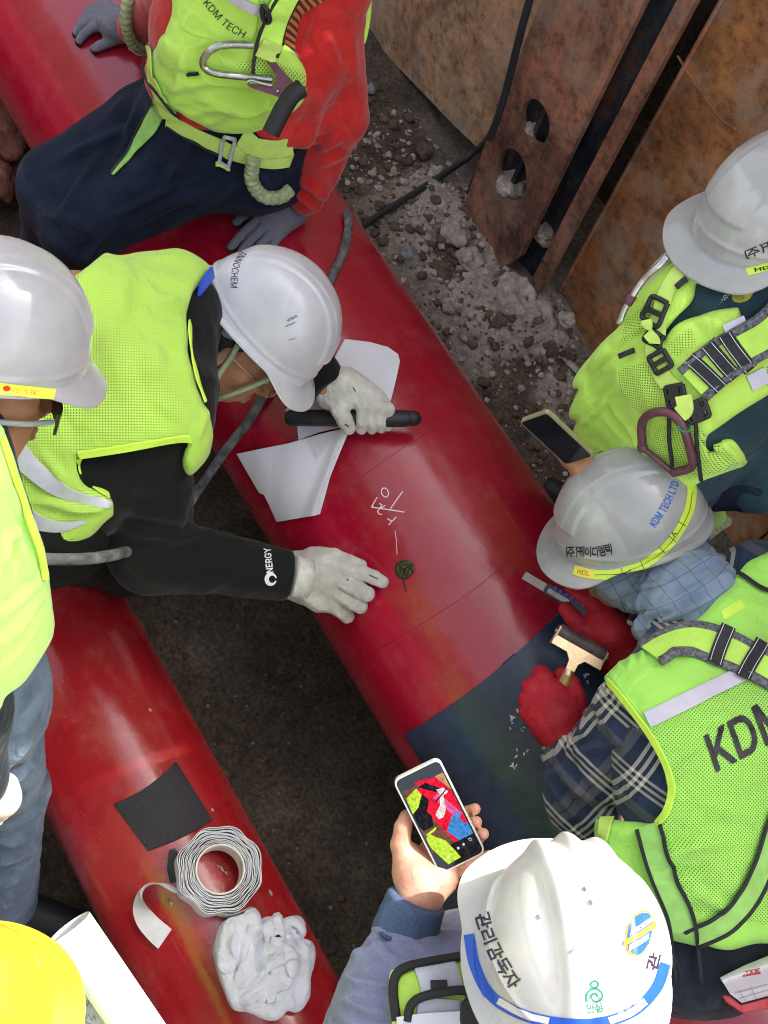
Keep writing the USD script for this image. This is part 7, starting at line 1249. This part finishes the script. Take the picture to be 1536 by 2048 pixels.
def ribbon(c, wv, w_, th=.0007):
    c, wv = np.asarray(c), unit(wv); t = unit(np.gradient(c, axis=0)); n = unit(np.cross(t, wv)); return sweep(c, np.array([(-w_ / 2, -th), (w_ / 2, -th), (w_ / 2, th), (-w_ / 2, th)]), n)
S = [(498, 1818, .030), (455, 1832, .028), (408, 1815, .030), (365, 1790, .032), (330, 1770, .036), (302, 1768, .038), (284, 1785, .034), (283, 1815, .026), (294, 1842, .014), (312, 1862, .006), (330, 1878, .005)]
cc = spline([P2(*q) for q in S], 80); u = np.linspace(0, 1, 80); flat_w = P2(356, 1842, .005) - P2(298, 1868, .005)
wv = np.array([axn * (1 - s) + unit(flat_w) * s for s in sstep(u, .62, .92)]); wv[:, :] += np.outer(np.exp(-((u - .5) / .12) ** 2), -unit(flat_w) * .5)
tr.put('loose_tail', ribbon(cc, wv, .046), M['liner'], True)
tr.put('butyl_flap', px_sheet([(338, 1700), (350, 1696), (356, 1704), (352, 1730), (362, 1762), (340, 1766), (334, 1738)], lambda x, y: P2(x, y, .004 + .012 * np.clip((1760 - y) / 60, 0, 1)), 6, .002), M['butyl'], True)
for i, (x, y) in enumerate([(485, 1735), (490, 1742), (478, 1728), (372, 1800), (540, 1786)]): tr_ = None
cr = [rock(P2(x, y, .002), r, 70 + i, .6, (1.4, .8, .6), 2) for i, (x, y, r) in enumerate([(444, 1738, .004), (452, 1746, .003), (436, 1733, .0025), (343, 1806, .004), (335, 1800, .003), (541, 1786, .0045), (425, 1620, .003), (300, 1420, .003)])]
pipe2.put('grit', merge(*cr), M['mortar'], True)
# crumpled rag
rc = P2(528, 1925, .0); un = unit(np.array([0, rc[1] - PIPE2[0], rc[2] - PIPE2[1]]))
g = np.random.default_rng(11)
FO = [((462, 1850), (452, 1930), .026, .050), ((478, 1842), (486, 1900), .020, .056), ((500, 1838), (505, 1900), .024, .054), ((488, 1900), (500, 1955), .022, .052), ((455, 1935), (470, 1995), .028, .040), ((545, 1852), (535, 1900), .020, .058), ((556, 1840), (562, 1880), .012, .075), ((580, 1850), (600, 1870), .026, .046), ((606, 1885), (596, 1950), .026, .050),
    ((570, 1880), (580, 1940), .020, .062), ((545, 1900), (560, 1950), .022, .060), ((590, 1940), (596, 1995), .024, .036), ((520, 1945), (575, 1915), .018, .062), ((490, 1990), (560, 1960), .026, .054), ((500, 2010), (560, 2020), .024, .036), ((565, 1975), (560, 2015), .026, .040), ((480, 1960), (530, 1975), .022, .056), ((530, 1880), (520, 1925), .014, .050), ((612, 1890), (618, 1915), .012, .040)]
fs = [cap(P2(x0, y0, z * .35), P2(x1, y1, z * .5), r * 1.05, r) for (x0, y0), (x1, y1), r, z in FO] + [cap(P2(480, 1900, .01), P2(580, 1960, .01), .05)] + [cap(P2(x0, y0, z * .75), P2(x1, y1, z * .85), r * .62, r * .62) for (x0, y0), (x1, y1), r, z in FO]
ragf = inter(union(fs, .0032), [cone(round_poly([(488, 1828), (508, 1824), (518, 1850), (516, 1876), (526, 1842), (548, 1838), (556, 1826), (564, 1844), (596, 1838), (606, 1860), (604, 1880), (622, 1888), (628, 1910), (612, 1950), (612, 1990), (594, 2014), (572, 2014), (548, 2033), (500, 2022), (468, 2014), (448, 1970), (436, 1930), (431, 1890), (448, 1850)]))], .008)
rag = surf(ragf, .0036)
folds(rag, .008, 12, axis=V(.25, 1, 0), stretch=2.6, seed=77, lines=[(515, 1870, 520, 1940, 7, -.022), (500, 1860, 478, 1950, 7, .010), (470, 1850, 462, 1940, 8, .010), (520, 1935, 560, 1900, 6, -.014), (520, 1960, 580, 1930, 7, .010), (480, 1990, 530, 1950, 7, -.010), (545, 1850, 560, 1910, 6, .012), (575, 1860, 610, 1900, 7, .010), (590, 1900, 570, 1980, 8, .010), (610, 1910, 590, 2000, 7, -.012), (500, 2010, 560, 1985, 8, .010), (540, 1880, 525, 1920, 5, -.014), (580, 1850, 600, 1880, 5, -.010)])
single('rag', rag, M['rag'], 'crumpled white cloth rag lying on the narrower pipe below the tape roll', 'rag', smooth=True)
# papers in a red folder at the lower right
fo = Thing('folder', 'red folder with curling white papers in the lower right corner', 'folder', P(1490, 1970, .86))
fz = lambda x, y: P(x, y, .98 + .10 * np.exp(-((y - 1950 + (x - 1480) * .35) / 26) ** 2) - .02)
fo.put('cover', px_sheet([(1434, 1972), (1442, 1962), (1458, 1990), (1482, 2010), (1536, 1996), (1640, 1960), (1640, 1990), (1536, 2018), (1485, 2026), (1452, 2004)], lambda x, y: P(x, y, .97 + 0 * x), 10, .003), M['red_folder'], True)
fo.put('paper', px_sheet([(1440, 1955), (1490, 1930), (1540, 1910), (1640, 1880), (1640, 1960), (1536, 1992), (1484, 2006), (1460, 1988)], fz, 8, .0015), M['paper'], True)
lg = strokes([[(1486, -1952), (1490, -1942), (1518, -1936), (1520, -1946), (1486, -1952)], [(1494, -1949), (1494, -1942)], [(1500, -1948), (1503, -1941), (1506, -1947)], [(1510, -1946), (1516, -1938)], [(1510, -1939), (1517, -1945)]], .9); v = lg.vertices; lg.vertices = fz(v[:, 0], -v[:, 1]) - F * .002; fo.put('red_stamp', lg, M['ink_red'], False)
tb = strokes([[(1470, -1985), (1536, -1968)], [(1476, -1978), (1490, -2000)], [(1500, -1972), (1512, -1996)], [(1478, -1996), (1540, -1978)]], .5); v = tb.vertices; tb.vertices = fz(v[:, 0], -v[:, 1]) - F * .002; fo.put('ruled_lines', tb, M['grime'], False)
